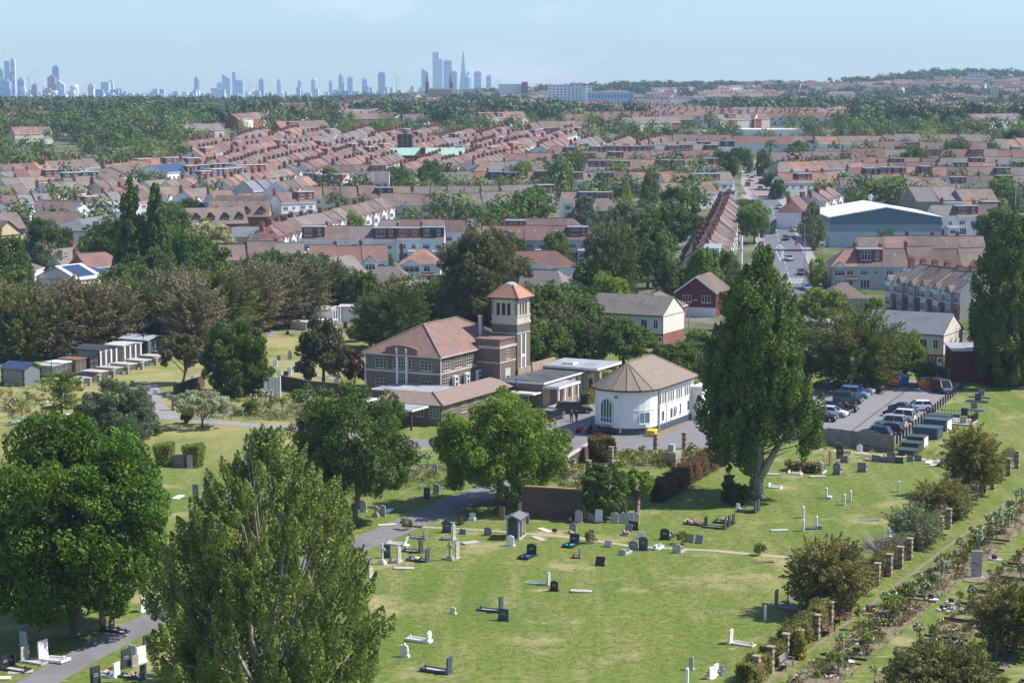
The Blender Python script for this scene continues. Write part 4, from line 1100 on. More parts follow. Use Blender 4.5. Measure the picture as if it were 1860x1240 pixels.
def lay_rows():
 # nearest terraces seen over the chapel
 row(550, 412, 808, 412, 6, 'rear', 'b', 'w', dorm='rn' 'nrok', chim=.5, lights=0)
 row(690, 399, 888, 400, None, 'rear', 'b', 'w', chim=.5, hip='R')
 row(917, 398, 1066, 397, 4, 'rear', 'b', 'w', dorm='rnnn', hip='R', chim=.8)
 row(876, 411, 1068, 411, 5, 'rear', 'br', 'gw', dorm='nnnnr', chim=.6, lights=.8)
 row(690, 353, 800, 352, None, 'front', 'b', 'cb', chim=.8)
 row(800, 351, 946, 349, None, 'front', 'bg', 'w', chim=.4)
 row(555, 340, 745, 338, None, 'rear', 'b', 'wc', chim=.5, par=True); row(752, 338, 905, 338, None, 'rear', 'b', 'w', chim=.8, par=True); row(910, 338, 1002, 336, None, 'rear', 'bg', 'w', chim=.5)
 row(516, 400, 692, 360, 11, 'front', 'bbg', 'w', chim=.9, r=8.7, gable=1)
 row(397, 443, 552, 441, None, 'rear', 'b', 'w', chim=.5, lights=.1); row(562, 447, 702, 445, None, 'front', 'br', 'w', chim=.5)
 row(1040, 361, 1126, 361, 2, 'rear', 'b', 'r', hip='R', wd=10, chim=.6); row(1020, 349, 1108, 348, None, 'rear', 'b', 'w', chim=.3)
 row(1556, 429, 1786, 429, 5, 'rear', 'bbb', 'g', chim=.7, lights=.5, r=9)
 row(1506, 451, 1786, 451, 6, 'rear', 'b', 'g', dorm='nrnnnn', chim=.7, hip='L', r=9, lights=.1, first=dict(style='front', roof='tile_orange', wall='wall_grey', gable=1))
 row(1650, 478, 1784, 497, 6, 'front', 'bbg', 'wcg', base='brick_red', chim=.8, gable=2, lights=.3, r=9, e=5.8, hip='L', dep=10)
 row(1276, 452, 1323, 350, 13, 'front', 'b', 'wc', chim=3, lights=.3, r=9, e=5.6, gable=1, first=dict(dorm='wall_white', style='plain', chim=0))
 row(1690, 374, 1810, 373, None, 'rear', 'o', 'w', dorm='nr', chim=.5, lights=.1, wd=7); row(1712, 366, 1810, 365, None, 'rear', 'o', 'w', chim=.7)
 row(1650, 340, 1732, 339, 2, 'plain', 'g', 'b', chim=0, r=9.5, dep=16, lights=.2); row(1735, 344, 1800, 343, 2, 'plain', 'b', 'b', chim=0, r=9, dep=12)
 row(1470, 352, 1508, 340, 3, 'front', 'b', 'w', chim=3)
 row(1430, 372, 1450, 350, 2, 'front', 'o', 'w', chim=1) if False else None
 # left side
 row(0, 356, 86, 352, None, 'plain', 's', 'g', chim=.9, par=True); row(70, 363, 150, 366, None, 'plain', 'bbr', 'w', chim=.9, par=True); row(140, 356, 262, 346, None, 'rear', 'brb', 'w', chim=.6, par=True)
 row(70, 335, 160, 328, None, 'plain', 'rb', 'w', chim=.9, lights=.9); row(-5, 340, 42, 336, None, 'rear', 'o', 'w'); row(106, 314, 172, 311, None, 'rear', 'o', 'w', dorm='k'); row(0, 312, 100, 308, None, 'rear', 'or', 'w', chim=.6)
 row(105, 324, 165, 321, None, 'plain', 'ob', 'w', chim=.5); row(-5, 300, 100, 293, None, 'plain', 'or', 'w', chim=.8); row(85, 294, 168, 288, None, 'plain', 'o', 'w', chim=.8); row(160, 312, 240, 298, 2, 'plain', 'b', 'c', wd=20, chim=0, dep=14)
 row(285, 342, 332, 338, None, 'front', 'b', 'w', chim=.9); row(332, 346, 380, 341, None, 'front', 'bg', 'w', chim=.9); row(380, 348, 420, 346, None, 'rear', 'o', 'w', dorm='nk'); row(431, 353, 478, 350, None, 'plain', 'ob', 'w', chim=.6)
 row(437, 317, 523, 306, 7, 'front', 'o', 'w', chim=.8); row(400, 325, 436, 319, 3, 'front', 'o', 'w', chim=.6); row(366, 326, 398, 320, 3, 'front', 'o', 'w', chim=.5)
 row(350, 311, 432, 303, None, 'rear', 'o', 'w', dorm='rk', chim=.5); row(262, 330, 300, 326, 2, 'plain', 'b', 'c', wd=12, chim=.5); row(300, 330, 352, 322, 3, 'plain', 'ob', 'c', chim=.5)
 row(500, 350, 562, 347, None, 'rear', 'r', 'w', chim=.9, lights=.9, par=True); row(440, 332, 505, 325, None, 'plain', 's', 'g', chim=.6, par=True)
 row(560, 314, 632, 317, None, 'rear', 'o', 'w', dorm='r', chim=.4); row(632, 312, 708, 312, None, 'front', 'or', 'w', chim=.5)
 row(480, 412, 536, 398, 4, 'front', 'rb', 'w', chim=.9, hip='L')
 # middle distance, right across
 row(800, 313, 1000, 312, None, 'rear', 'oobr', 'w', dorm=.5, dch='rk'); row(1002, 313, 1140, 312, None, 'rear', 'or', 'w', dorm=.45); row(1142, 314, 1240, 313, None, 'rear', 'bo', 'w', dorm=.4)
 row(860, 294, 1000, 292, None, 'rear', 'o', 'w', dorm=.2, hip='LR'); row(1066, 292, 1240, 290, None, 'rear', 'o', 'w', dorm=.6, dch='r'); row(1200, 317, 1326, 314, None, 'rear', 'o', 'w', dorm='nnrr'); row(1196, 334, 1292, 331, None, 'plain', 'b', 'w', chim=.9, par=True)
 row(1242, 289, 1300, 288, None, 'rear', 'bo', 'w'); row(880, 280, 1300, 274, None, 'rear', 'brb', 'w', dorm=.3); row(1000, 267, 1300, 262, None, 'rear', 'br', 'w', dorm=.3)
 row(1412, 315, 1522, 312, None, 'rear', 'ro', 'w', dorm='nrnn'); row(1400, 295, 1548, 290, None, 'rear', 'o', 'wc', hip='L'); row(1540, 305, 1690, 303, None, 'rear', 'ro', 'w', dorm='nkrrnr'); row(1692, 304, 1862, 305, None, 'rear', 'o', 'w', dorm=.3)
 row(1560, 286, 1700, 288, None, 'rear', 'ro', 'w', dorm=.2); row(1708, 287, 1864, 287, None, 'rear', 'rb', 'w', dorm=.1, chim=.8); row(1640, 323, 1722, 322, None, 'plain', 'bo', 'w', lights=.6, hip='R'); row(1722, 320, 1862, 319, None, 'rear', 'o', 'w', dorm=.3)
 row(1540, 296, 1700, 295, None, 'plain', 'o', 'w', chim=.7); row(1702, 296, 1864, 296, None, 'rear', 'o', 'w', dorm='wknn'); row(1524, 322, 1560, 322, None, 'rear', 'o', 'g')
 row(1480, 249, 1622, 246, None, 'plain', 'ob', 'w', chim=.8); row(1624, 244, 1742, 244, None, 'plain', 'o', 'w', chim=.7); row(1742, 245, 1802, 245, None, 'plain', 'o', 'w'); row(1550, 257, 1792, 259, None, 'rear', 'b', 'w', dorm=.3); row(1806, 254, 1862, 252, None, 'rear', 'ob', 'w')
 row(1200, 245, 1332, 245, None, 'plain', 'br', 'w', chim=.8); row(1332, 248, 1482, 248, None, 'plain', 'br', 'w', chim=.8); row(1180, 258, 1330, 256, None, 'rear', 'b', 'w'); row(1480, 270, 1862, 272, None, 'rear', 'br', 'w', dorm=.2); row(1400, 278, 1560, 276, None, 'rear', 'b', 'w')
 # slanting terraces of the rising ground left of the green church roof
 for k in range(9):
  x = 360 + k * 62; row(x, 298 - (k % 3) * 3, x + 92, 270 - (k % 2) * 3, None, 'front', 'brb' if k % 2 else 'bor', 'w', chim=.8, dorm=None, lights=.2)
 for k in range(8):
  x = 350 + k * 74; row(x, 272 - (k % 3) * 3, x + 80, 254, None, 'rear' if k % 3 == 0 else 'front', 'rbo', 'w', chim=.8, dorm=.2)
 for k in range(7): row(330 + k * 95, 258 - k % 3 * 3, 415 + k * 95, 248 - k % 2 * 3, None, 'front', 'rbb', 'w', chim=.8)
 for k in range(6): row(860 + k * 60, 262 - k % 2 * 4, 905 + k * 60, 248, None, 'front', 'rbo', 'w', chim=.8)
 row(190, 300, 262, 292, None, 'rear', 'o', 'w', dorm=.3); row(240, 290, 340, 284, None, 'rear', 'ro', 'w', dorm=.4); row(330, 288, 420, 282, None, 'rear', 'o', 'w', dorm=.4); row(420, 300, 500, 296, None, 'rear', 'o', 'w', dorm=.5); row(520, 300, 580, 288, None, 'front', 'ob', 'w'); row(590, 300, 700, 299, None, 'rear', 'o', 'w', dorm=.3)
 row(330, 300, 420, 296, None, 'rear', 'ob', 'w', dorm='k'); row(500, 332, 560, 322, None, 'front', 'ob', 'w'); row(0, 326, 60, 322, None, 'plain', 'ob', 'w'); row(170, 330, 240, 322, None, 'plain', 'b', 'c'); row(200, 342, 260, 336, None, 'plain', 'rb', 'w', par=True)
 row(0, 372, 60, 372, None, 'plain', 'sb', 'w', par=True)
lay_rows()
# ================================================================ buildings with a character of their own
def along(P, d, px):
 """how far from P along unit direction d until the picture column px"""
 m = (px - 930) / F
 return (m * (P.y * CP + (CAMZ) * SP) - P.x) / (d.x - m * CP * d.y)
C0 = Vector((-10.1, 274, 0))                      # front right corner of the chapel's hall
def chapel():
 P = Parts(); B, St = 'brick_brown', 'stone'
 b = P.add('wall'); b.box(-12, 0, -.5, 0, 22, 7.7, B); b.box(-12.06, -.06, 5.35, .06, 22.06, 5.62, St); b.box(-12.1, -.1, 7.7, .1, 22.1, 7.95, St)
 r = P.add('roof'); gable = P.last(); e, z = 7.95, 11.6; ov = .45
 c = [(-12 - ov, -ov, e), (ov, -ov, e), (ov, 22 + ov, e), (-12 - ov, 22 + ov, e)]; a, q = (-6, 6, z), (-6, 16, z)
 for f in ([c[0], c[1], a], [c[1], c[2], q, a], [c[2], c[3], q], [c[3], c[0], a, q]): r.face(f, 'tile_chapel')
 lo = [(x, y, k - .2) for x, y, k in c]
 for i in range(4): r.face([lo[i], lo[(i + 1) % 4], c[(i + 1) % 4], c[i]], St)
 for p0, p1 in ((c[0], a), (c[1], a), (a, q), (c[2], q), (c[3], q)): r.tube(Vector(p0) + Vector((0, 0, .03)), Vector(p1) + Vector((0, 0, .06)), .13, .13, 'tile_lichen', 6)
 f0, fd = (-12, 0), (1, 0); s0, sd = (0, 0), (0, 1)
 for z0 in (.0, ):
  for x in (1.6, 8.9): window(P, f0, fd, x, 2.9, 1.9, 1.45, 3, 3, 'frame_cream'); window(P, f0, fd, x, 5.9, 1.9, 1.35, 3, 3, 'frame_cream')
  for x in (5.05, 6.9 - .65): window(P, f0, fd, x, 5.9, .0001 + .0, .01, 1, 1) if False else None
 window(P, f0, fd, 4.45, 5.9, .62, 1.35, 1, 3, 'frame_cream'); window(P, f0, fd, 6.92, 5.9, .62, 1.35, 1, 3, 'frame_cream')
 v = P.add('pilaster'); v.ob(f0, fd, 5.1, 5.36, 2.6, 8.5, 0, .32, 'render_white'); v.ob(f0, fd, 5.06, 5.4, 8.5, 8.9, 0, .36, 'render_white')
 v = P.add('pilaster'); v.ob(f0, fd, 6.64, 6.9, 2.6, 8.5, 0, .32, 'render_white'); v.ob(f0, fd, 6.6, 6.94, 8.5, 8.9, 0, .36, 'render_white')
 for z0, h in ((2.9, 1.5), (4.55, 1.15), (5.9, 1.6)): window(P, f0, fd, 5.4, z0, 1.2, h, 3, 3, 'frame_cream', sill=False)
 v = P.add('sill_band'); v.ob(f0, fd, 5.1, 6.9, 2.42, 2.6, 0, .36, 'render_white')
 v = P.add('parapet')                        # low segmental brick gable breaking the front eave
 n = 9; arc = lambda t: 8.35 + .95 * math.sin(math.pi * (.18 + .64 * t))
 for i in range(n):
  t0, t1 = i / n, (i + 1) / n; x0, x1 = -8.6 + 5.2 * t0, -8.6 + 5.2 * t1
  v.hexa([(x0, -.3, 7.9), (x1, -.3, 7.9), (x1, .15, 7.9), (x0, .15, 7.9)], [(x0, -.3, arc(t0) - .25), (x1, -.3, arc(t1) - .25), (x1, .15, arc(t1) - .25), (x0, .15, arc(t0) - .25)], 'brick_brown')
  v.hexa([(x0, -.42, arc(t0) - .25), (x1, -.42, arc(t1) - .25), (x1, .25, arc(t1) - .25), (x0, .25, arc(t0) - .25)], [(x0, -.42, arc(t0)), (x1, -.42, arc(t1)), (x1, .25, arc(t1)), (x0, .25, arc(t0))], 'tile_chapel')
 for y in (.9, 4.3, 7.7): window(P, s0, sd, y, 5.85, 2.0, 1.4, 3, 3, 'frame_cream'); window(P, s0, sd, y, 3.35, 2.0, 1.35, 3, 3, 'frame_cream')
 v = P.add('downpipe'); v.tube((.1, .15, 0), (.1, .15, 7.7), .08, .08, 'fascia_white', 6)
 v = P.add('downpipe'); v.tube((-12.1, -.1, 0), (-12.1, -.1, 7.7), .08, .08, 'fascia_white', 6)
 for y in (3.1, 6.5, 10.0):
  v = P.add('air_conditioner'); v.box(.25, y, 3.3, .75, y + 1.0, 4.9, 'fascia_white'); v.lathe([(.38, .0), (.3, .02)], 0, 0, 'felt_black', 10)
  v.v = v.v[:-20]; v.f = [f for f in v.f if max(f) < len(v.v)]; v.m = v.m[:len(v.f)]
  for zz in (3.75, 4.45): v.ob((.75, y), (0, 1), .2, .8, zz - .26, zz + .26, 0, .02, 'felt_black')
 # block that carries the stair, with its high parapet
 b = P.add('stair_block'); k = P.last(); b.box(.001, 11, -.5, 3.7, 16.1, 8.0, B); b.box(-.3, 10.9, 8.0, 3.85, 16.2, 8.35, St); b.box(-.3, 11.05, 8.35, 3.65, 16.05, 9.15, B); b.box(-.4, 10.98, 9.15, 3.75, 16.12, 9.4, 'tile_chapel'); b.box(.0, 10.95, 5.9, 3.75, 16.1, 6.1, St)
 b.tube((3.72, 11.1, 0), (3.72, 11.1, 8), .08, .08, 'lead', 6)
 window(P, (3.7, 11), (0, 1), 1.7, 6.35, 1.5, 1.3, 3, 3, 'frame_cream', parent=k)
 v = P.add('window_surround', k); v.ob((3.7, 11), (0, 1), 1.55, 3.2, .9, 5.0, 0, .08, St); window(P, (3.78, 11), (0, 1), 1.85, 1.0, 1.05, 3.0, 2, 5, 'frame_cream', parent=k)
 # bell tower
 b = P.add('tower'); k = P.last(); x0, x1, y0, y1 = -.3, 3.9, 16.1, 20.3
 b.box(x0, y0, -.5, x1, y1, 11.0, B); b.box(x0 - .05, y0 - .05, 9.6, x1 + .05, y1 + .05, 9.8, 'lead'); b.box(x0 - .08, y0 - .08, 11.0, x1 + .08, y1 + .08, 11.35, St); b.box(x0 + .02, y0 + .02, 11.35, x1 - .02, y1 - .02, 12.1, St)
 b.box(x0 - .06, y0 - .06, 12.1, x1 + .06, y1 + .06, 12.3, St)
 for (p, d) in (((x0, y0), (1, 0)), ((x1, y0), (0, 1)), ((x1, y1), (-1, 0)), ((x0, y1), (0, -1))):
  L = 4.2
  for a0, a1 in ((0, .62), (1.28, 1.48), (2.08, 2.28), (2.88 + .02, 3.1 - .02), (3.55, L)) if False else ((0, .75), (1.35, 1.62), (2.25, 2.5), (3.1, L)): b.ob(p, d, a0, a1, 12.3, 14.1, -.4, 0, St)
  b.ob(p, d, 0, L, 14.1, 14.9, -.4, 0, St)
  b.ob(p, d, .3, L - .3, 12.3, 14.1, -.9, -.8, 'felt_black')
 t = P.add('tower_roof', k); m = (1.8, 18.2); o = .5; zz = 14.9
 cc = [(x0 - o, y0 - o, zz), (x1 + o, y0 - o, zz), (x1 + o, y1 + o, zz), (x0 - o, y1 + o, zz)]; tt = [(m[0] + a * .8, m[1] + c * .8, zz + 1.75) for a, c in ((-1, -1), (1, -1), (1, 1), (-1, 1))]
 t.hexa(cc, tt, 'tile_terracotta', 'lead'); t.box(x0 - o, y0 - o, zz - .2, x1 + o, y1 + o, zz - .003, 'timber_dark')
 for i in range(4): t.tube(cc[i], tt[i], .12, .12, 'tile_terracotta', 6)
 t.lathe([(.9, zz + 1.7), (.85, zz + 1.9), (.4, zz + 2.1), (.05, zz + 2.15)], m[0], m[1], 'lead', 10)
 v = P.add('window_surround', k)
 for a in (1.0, 2.35): v.ob((x1, y0), (0, 1), a, a + .32, 1.0, 9.5, 0, .12, 'render_white')
 v.ob((x1, y0), (0, 1), 1.32, 2.35, 6.2, 6.5, 0, .1, 'render_white'); v.ob((x1, y0), (0, 1), 1.32, 2.35, 2.6, 3.1, 0, .1, 'render_white')
 for z0, h in ((3.2, 2.9), (.9, 1.6)): window(P, (x1, y0), (0, 1), 1.36, z0, .95, h, 3, 6, 'frame_cream', parent=k, sill=False)
 v = P.add('blank_panel', k); v.ob((x0, y0), (1, 0), 1.8, 2.9, 8.3, 9.3, 0, .03, 'brick_tan')
 v = P.add('flue'); v.tube((-1.6, 15, 9), (-1.6, 15, 12.0), .32, .32, 'steel', 10); v.tube((-1.6, 15, 12.0), (-1.6, 15, 12.3), .4, .4, 'steel', 10)
 # low wing round the hall: flat roof behind a tiled skirt
 b = P.add('low_wing'); k = P.last()
 b.box(.001, -1, -.3, 5.6, 11, 2.75, B); b.box(-4.5, -9.5, -.3, 5.6, -.99, 2.75, B); b.box(-4.5, -9.5, 2.75, 5.6, 11, 2.9, 'fascia_white')
 s = P.add('skirt_roof', k); o = .55
 outer = [(-4.5 - .0, -9.5 - o), (5.6 + o, -9.5 - o), (5.6 + o, 11)]; inner = [(-4.5 - .0, -6.4), (2.5, -6.4), (2.5, 11)]
 for i in range(2): s.face([(*outer[i], 2.85), (*outer[i + 1], 2.85), (*inner[i + 1], 4.0), (*inner[i], 4.0)], 'tile_skirt')
 s.tube((*outer[1], 2.9), (*inner[1], 4.05), .13, .13, 'tile_skirt', 6); s.tube((.2, -9.5 - o, 2.9), (-.2, -6.4, 4.05), .11, .11, 'tile_skirt', 6)
 f = P.add('flat_roof', k); f.box(-4.5, -6.4, 2.9, 2.5, -.01, 3.98, 'brick_brown', 'flat_felt'); f.box(.003, -.01, 2.9, 2.5, 11, 3.1, 'felt_black', 'felt_black'); f.box(-7.5, -6.2, .0, -4.51, -.02, 3.3, B, 'flat_felt'); f.box(-7.7, -6.4, 3.3, -4.4, .0, 3.75, 'tile_chapel', 'flat_felt')
 for x in (-3.4, -1.0, 1.4, 3.8): window(P, (x, -9.5), (1, 0), 0, 1.1, 1.5, 1.3, 3, 3, 'frame_cream', parent=k)
 for y in (-7.5, -4, -.5, 3, 6.5): window(P, (5.6, y), (0, 1), 0, 1.1, 1.5, 1.3, 3, 3, 'frame_cream', parent=k)
 v = P.add('canopy'); kc = P.last(); v.box(-7, -14.5, 2.55, 4, -10.2, 2.8, 'fascia_white', 'flat_felt'); v.box(-8.5, -13, 2.95, -4.4, -9.6, 3.2, 'fascia_white', 'flat_felt')
 for x in (-6.6, -3.2, .2, 3.6): q = P.add('post', kc); q.box(x - .12, -14.2, -.2, x + .12, -13.96, 2.55, 'timber_dark')
 v = P.add('door'); v.ob((-4.5, -9.5), (1, 0), .8, 3.2, 0, 2.3, 0, .06, 'timber_dark')
 # annexe with its flat roofs, porch and wide canopy
 b = P.add('annexe'); k = P.last(); A = 11.1
 b.box(3.71, A, -.3, 10.6, A + 13.3, 3.35, 'brick_tan'); b.ob((3.75, A), (1, 0), 0, 6.84, -.2, 3.34, 0, .025, 'brick_brown'); b.box(4.0, A + 13.301, -.3, 10.8, A + 17.4, 3.9, 'brick_tan'); b.box(3.71, A + 5, 3.35, 4.1, A + 13, 4.6, 'brick_tan'); b.box(3.9, 20.31, 0, 4.3, A + 17, 4.9, 'brick_tan')
 f = P.add('flat_roof', k); f.box(3.6, A - .15, 3.35, 10.85, A + 13.2, 3.62, 'fascia_white', 'felt_black'); f.box(3.9, A + .2, 3.62, 10.5, A + 13, 3.66, 'felt_black'); f.box(3.6, A + 12.8, 3.9, 13.2, A + 21.5, 4.25, 'fascia_white', 'flat_felt'); f.box(6.6, A + 14.5, 4.25, 8.4, A + 16.2, 4.6, 'fascia_white', 'lead')
 for (x, y) in ((12.6, A + 20.6), (12.6, A + 14.5)):
  v = P.add('pillar', k); v.box(x - .35, y - .35, -.2, x + .35, y + .35, 3.9, 'brick_tan')
 for y, w_, h in ((A + 8.4, .9, 2.3), (A + 10.8, 1.0, 2.3)): window(P, (10.6, y), (0, 1), 0, .7, w_, h, 2, 4, 'timber_dark', parent=k)
 v = P.add('doorway', k); v.ob((10.8, A + 14.2), (0, 1), 0, 2.3, 0, 3.0, 0, .1, St); v.ob((10.9, A + 14.7), (0, 1), 0, 1.3, 0, 2.3, 0, .05, 'timber_dark')
 v = P.add('porch', k); kp = P.last(); v.box(10.62, A + .3, 2.75, 13.0, A + 7.4, 3.1, 'fascia_white', 'flat_felt'); v.box(10.62, A + .6, 0, 12.6, A + 7.0, .16, 'concrete')
 for y in (A + .6, A + 2.6, A + 5.0, A + 7.0): q = P.add('post', kp); q.box(12.6, y - .13, .0, 12.86, y + .13, 2.75, 'render_white')
 v = P.add('door', k); v.ob((10.6, A + 2.2), (0, 1), 0, 2.6, .16, 2.6, 0, .05, 'timber_brown')
 v = P.add('ground_window', k); v.ob((7.0, A), (1, 0), 0, 1.4, .9, 1.6, .025, .08, 'frame_white'); v.ob((7.1, A), (1, 0), 0, 1.2, 1.0, 1.5, .08, .1, 'glass_sky')
 v = P.add('low_canopy', k); v.box(6.2, A - 2.6, 2.1, 10.4, A - .2, 2.3, 'fascia_white', 'concrete')
 t = thing('brick_chapel', 'brown brick cemetery chapel with hipped tile roof, square bell tower and flat-roofed annexe', 'chapel', C0, YAW); P.put(t)
 for s in range(0, 32, 4):
  for x in range(-12, 14, 4): q = C0 + AX * s + BX * x; occ(q.x, q.y, 3, put=4)
def white_hall():
 E0 = Vector((19.06, 258, 0)); P = Parts(); W_ = 8.5; R0 = W_ / 2; m = 'render_white'
 n = 16; apse = [(-R0 + R0 * math.cos(math.pi * (1 + i / n)), R0 * math.sin(math.pi * (1 + i / n)) * .95) for i in range(n + 1)]   # left to right round the front
 poly = apse + [(0, 12.8), (-W_, 12.8)]
 b = P.add('wall'); b.prism(poly, .9, 6.0, m); b.prism([(x * 1.0, y) for x, y in apse] + [(.03, 12.83), (-W_ - .03, 12.83)], -.3, .9, 'granite_blue')
 for z0, z1, g in ((5.3, 5.5, .08), (5.75, 6.0, .18), (3.2, 3.3, .04)):
  b.prism([(-R0 + (x + R0) * (1 + g / R0), y * (1 + g / R0)) for x, y in apse] + [(g, 12.8 + g), (-W_ - g, 12.8 + g)], z0, z1, m)
 for a in (.30, .62): x, y = apse[int(a * n)]; b.tube((x * 1.0, y - .05, .3), (x, y - .05, 5.9), .09, .09, m, 6)
 b.tube((.12, .5, 0), (.12, .5, 5.8), .14, .14, 'stone_pink', 6)
 r = P.add('roof'); ov = .6; zE, zR = 5.95, 9.05; A, Q = (-R0, 0, zR), (-R0, 8.3, zR + .1)
 k8 = 8; ring = [(-R0 + (R0 + ov) * math.cos(math.pi * (1 + i / k8)), (R0 + ov) * math.sin(math.pi * (1 + i / k8)) * .95, zE) for i in range(k8 + 1)]
 for i in range(0, k8, 1): r.face([ring[i], ring[i + 1], A], 'tile_lichen')
 cR, cL = (ov, 12.8 + ov, zE), (-W_ - ov, 12.8 + ov, zE)
 r.face([ring[-1], cR, Q, A], 'tile_lichen'); r.face([cR, cL, Q], 'tile_lichen'); r.face([cL, ring[0], A, Q], 'tile_lichen')
 for i in range(1, k8): r.tube(ring[i], A, .1, .1, 'tile_lichen', 5)
 for p0, p1 in ((A, Q), (cR, Q), (cL, Q)): r.tube(p0, p1, .12, .12, 'tile_lichen', 5)
 lo = ring + [cR, cL]
 for i in range(len(lo)): a, c = lo[i], lo[(i + 1) % len(lo)]; r.face([(a[0], a[1], zE - .22), (c[0], c[1], zE - .22), c, a], 'timber_dark')
 r.face([(p[0], p[1], zE - .22) for p in reversed(lo)], m)
 # arched window and plain window on the round end
 def facet(i): a, c = Vector(apse[i]), Vector(apse[i + 1]); d = (c - a).normalized(); return a, (d.x, d.y), (c - a).length
 a = Vector(apse[5]); c = Vector(apse[8]); d = (c - a).normalized(); L = (c - a).length; n2 = Vector((d.y, -d.x)); o = a + n2 * .22
 v = P.add('arched_window'); w_, z0, zs = 1.95, 1.6, 3.7; x0 = L / 2 - w_ / 2
 v.ob(a, (d.x, d.y), x0 - .2, x0 + w_ + .2, z0 - .25, z0, 0, .42, m)
 pts = [(x0, z0), (x0 + w_, z0)] + [(x0 + w_ / 2 + w_ / 2 * math.cos(math.pi * t / 10), zs + w_ / 2 * 1.05 * math.sin(math.pi * t / 10)) for t in range(11)]
 v.face([(o.x + d.x * x, o.y + d.y * x, z) for x, z in pts], 'glass')
 for (xa, za), (xb, zb) in zip(pts[1:], pts[2:] + pts[:1]): v.tube((o.x + d.x * xa, o.y + d.y * xa, za), (o.x + d.x * xb, o.y + d.y * xb, zb), .07, .07, 'frame_white', 4)
 for f in (.25, .5, .75):
  h = zs + w_ / 2 * 1.05 * math.sqrt(max(0, 1 - (2 * f - 1) ** 2)); v.ob(o, (d.x, d.y), x0 + w_ * f - .04, x0 + w_ * f + .04, z0, h - .03, 0, .05, 'frame_white')
 v.ob(o, (d.x, d.y), x0, x0 + w_, z0 + .55, z0 + .63, 0, .055, 'frame_white')
 a, d, L = facet(12); window(P, a, d, L / 2 - .75 + .3, 1.5, 1.5, 1.5, 2, 1, 'frame_white', gl='glass_sky', o=.12)
 a, d, L = facet(8); v = P.add('wall_lamp'); v.ob(a, d, L * .1, L * .1 + .25, 4.9, 5.15, 0, .35, 'felt_black')
 s0, sd = (0, 0), (0, 1)
 for y in (.9, 1.75, 2.55, 3.75, 4.55, 5.35, 6.6, 7.4, 8.2, 9.5, 10.3, 11.1): window(P, s0, sd, y, 3.55, .48, 1.45, 1, 1, m)
 for y, z in ((1.7, 1.2), (4.6, 1.2), (7.6, 1.35), (10.5, 1.4)): window(P, s0, sd, y, z, .75, 1.45, 1, 1, 'frame_white')
 v = P.add('air_conditioner'); v.box(.05, 6.0, 1.9, .45, 6.9, 2.7, 'fascia_white')
 v = P.add('side_block'); v.box(.001, 12.0, 0, 1.6, 15.5, 4.4, m); v.box(-.1, 11.9, 4.4, 1.75, 15.6, 4.65, m)
 v = P.add('soil_pipe'); v.tube((.08, 3.2, .4), (.08, 3.2, 5.2), .05, .05, m, 5)
 t = thing('white_hall', 'white rendered hall with round end, arched window and mossy fan-shaped tile roof', 'hall', E0, YAW); P.put(t)
def flats(px, py, d_ang, Lw, Dw, name, lab, wl='render_cream', rf='tile_grey', e=5.8, rr=8.6, low='brick_red', n=6):
 """two-storey rendered block on a brick ground floor; near corner at (px, py), long wall going left"""
 p = at(px, py); P = Parts()
 b = P.add('wall'); b.box(-Lw, 0, -.5, 0, Dw, 2.5, low); b.box(-Lw - .05, -.25, 2.5, .05, Dw + .05, e, wl)
 b.quads([(.05, -.25, e), (.05, Dw + .05, e), (.05, Dw / 2, rr - .1)], [(0, 1, 2)], wl); b.quads([(-Lw - .05, -.25, e), (-Lw - .05, Dw + .05, e), (-Lw - .05, Dw / 2, rr - .1)], [(1, 0, 2)], wl)
 r = P.add('roof'); gable_roof(r, -Lw, 0, -.25, Dw, e, rr, rf, ov=.35, soff='fascia_dark', gov=.15)
 for i in range(n):
  x = (i + .3) * Lw / n; window(P, (-Lw, -.25), (1, 0), x, 3.4, .8 if i % 2 else 1.2, 1.5, 2, 1)
  if i % 2: door(P, (-Lw, 0), (1, 0), x + .6, 0, 1.0, 2.1, 'door_white'); window(P, (-Lw, 0), (1, 0), x - 1.1, .8, 1.2, 1.3, 2, 1)
 v = P.add('downpipe')
 for i in range(0, n + 1, 3): v.tube((-Lw + i * Lw / n + .1, -.32, 0), (-Lw + i * Lw / n + .1, -.32, e - .2), .06, .06, 'fascia_dark', 5)
 t = thing(name, lab, 'building', p, d_ang); P.put(t)
 for s in range(0, int(Lw), 4): q = p - Vector((math.cos(d_ang), math.sin(d_ang), 0)) * s; occ(q.x, q.y + 4, 6, put=4)
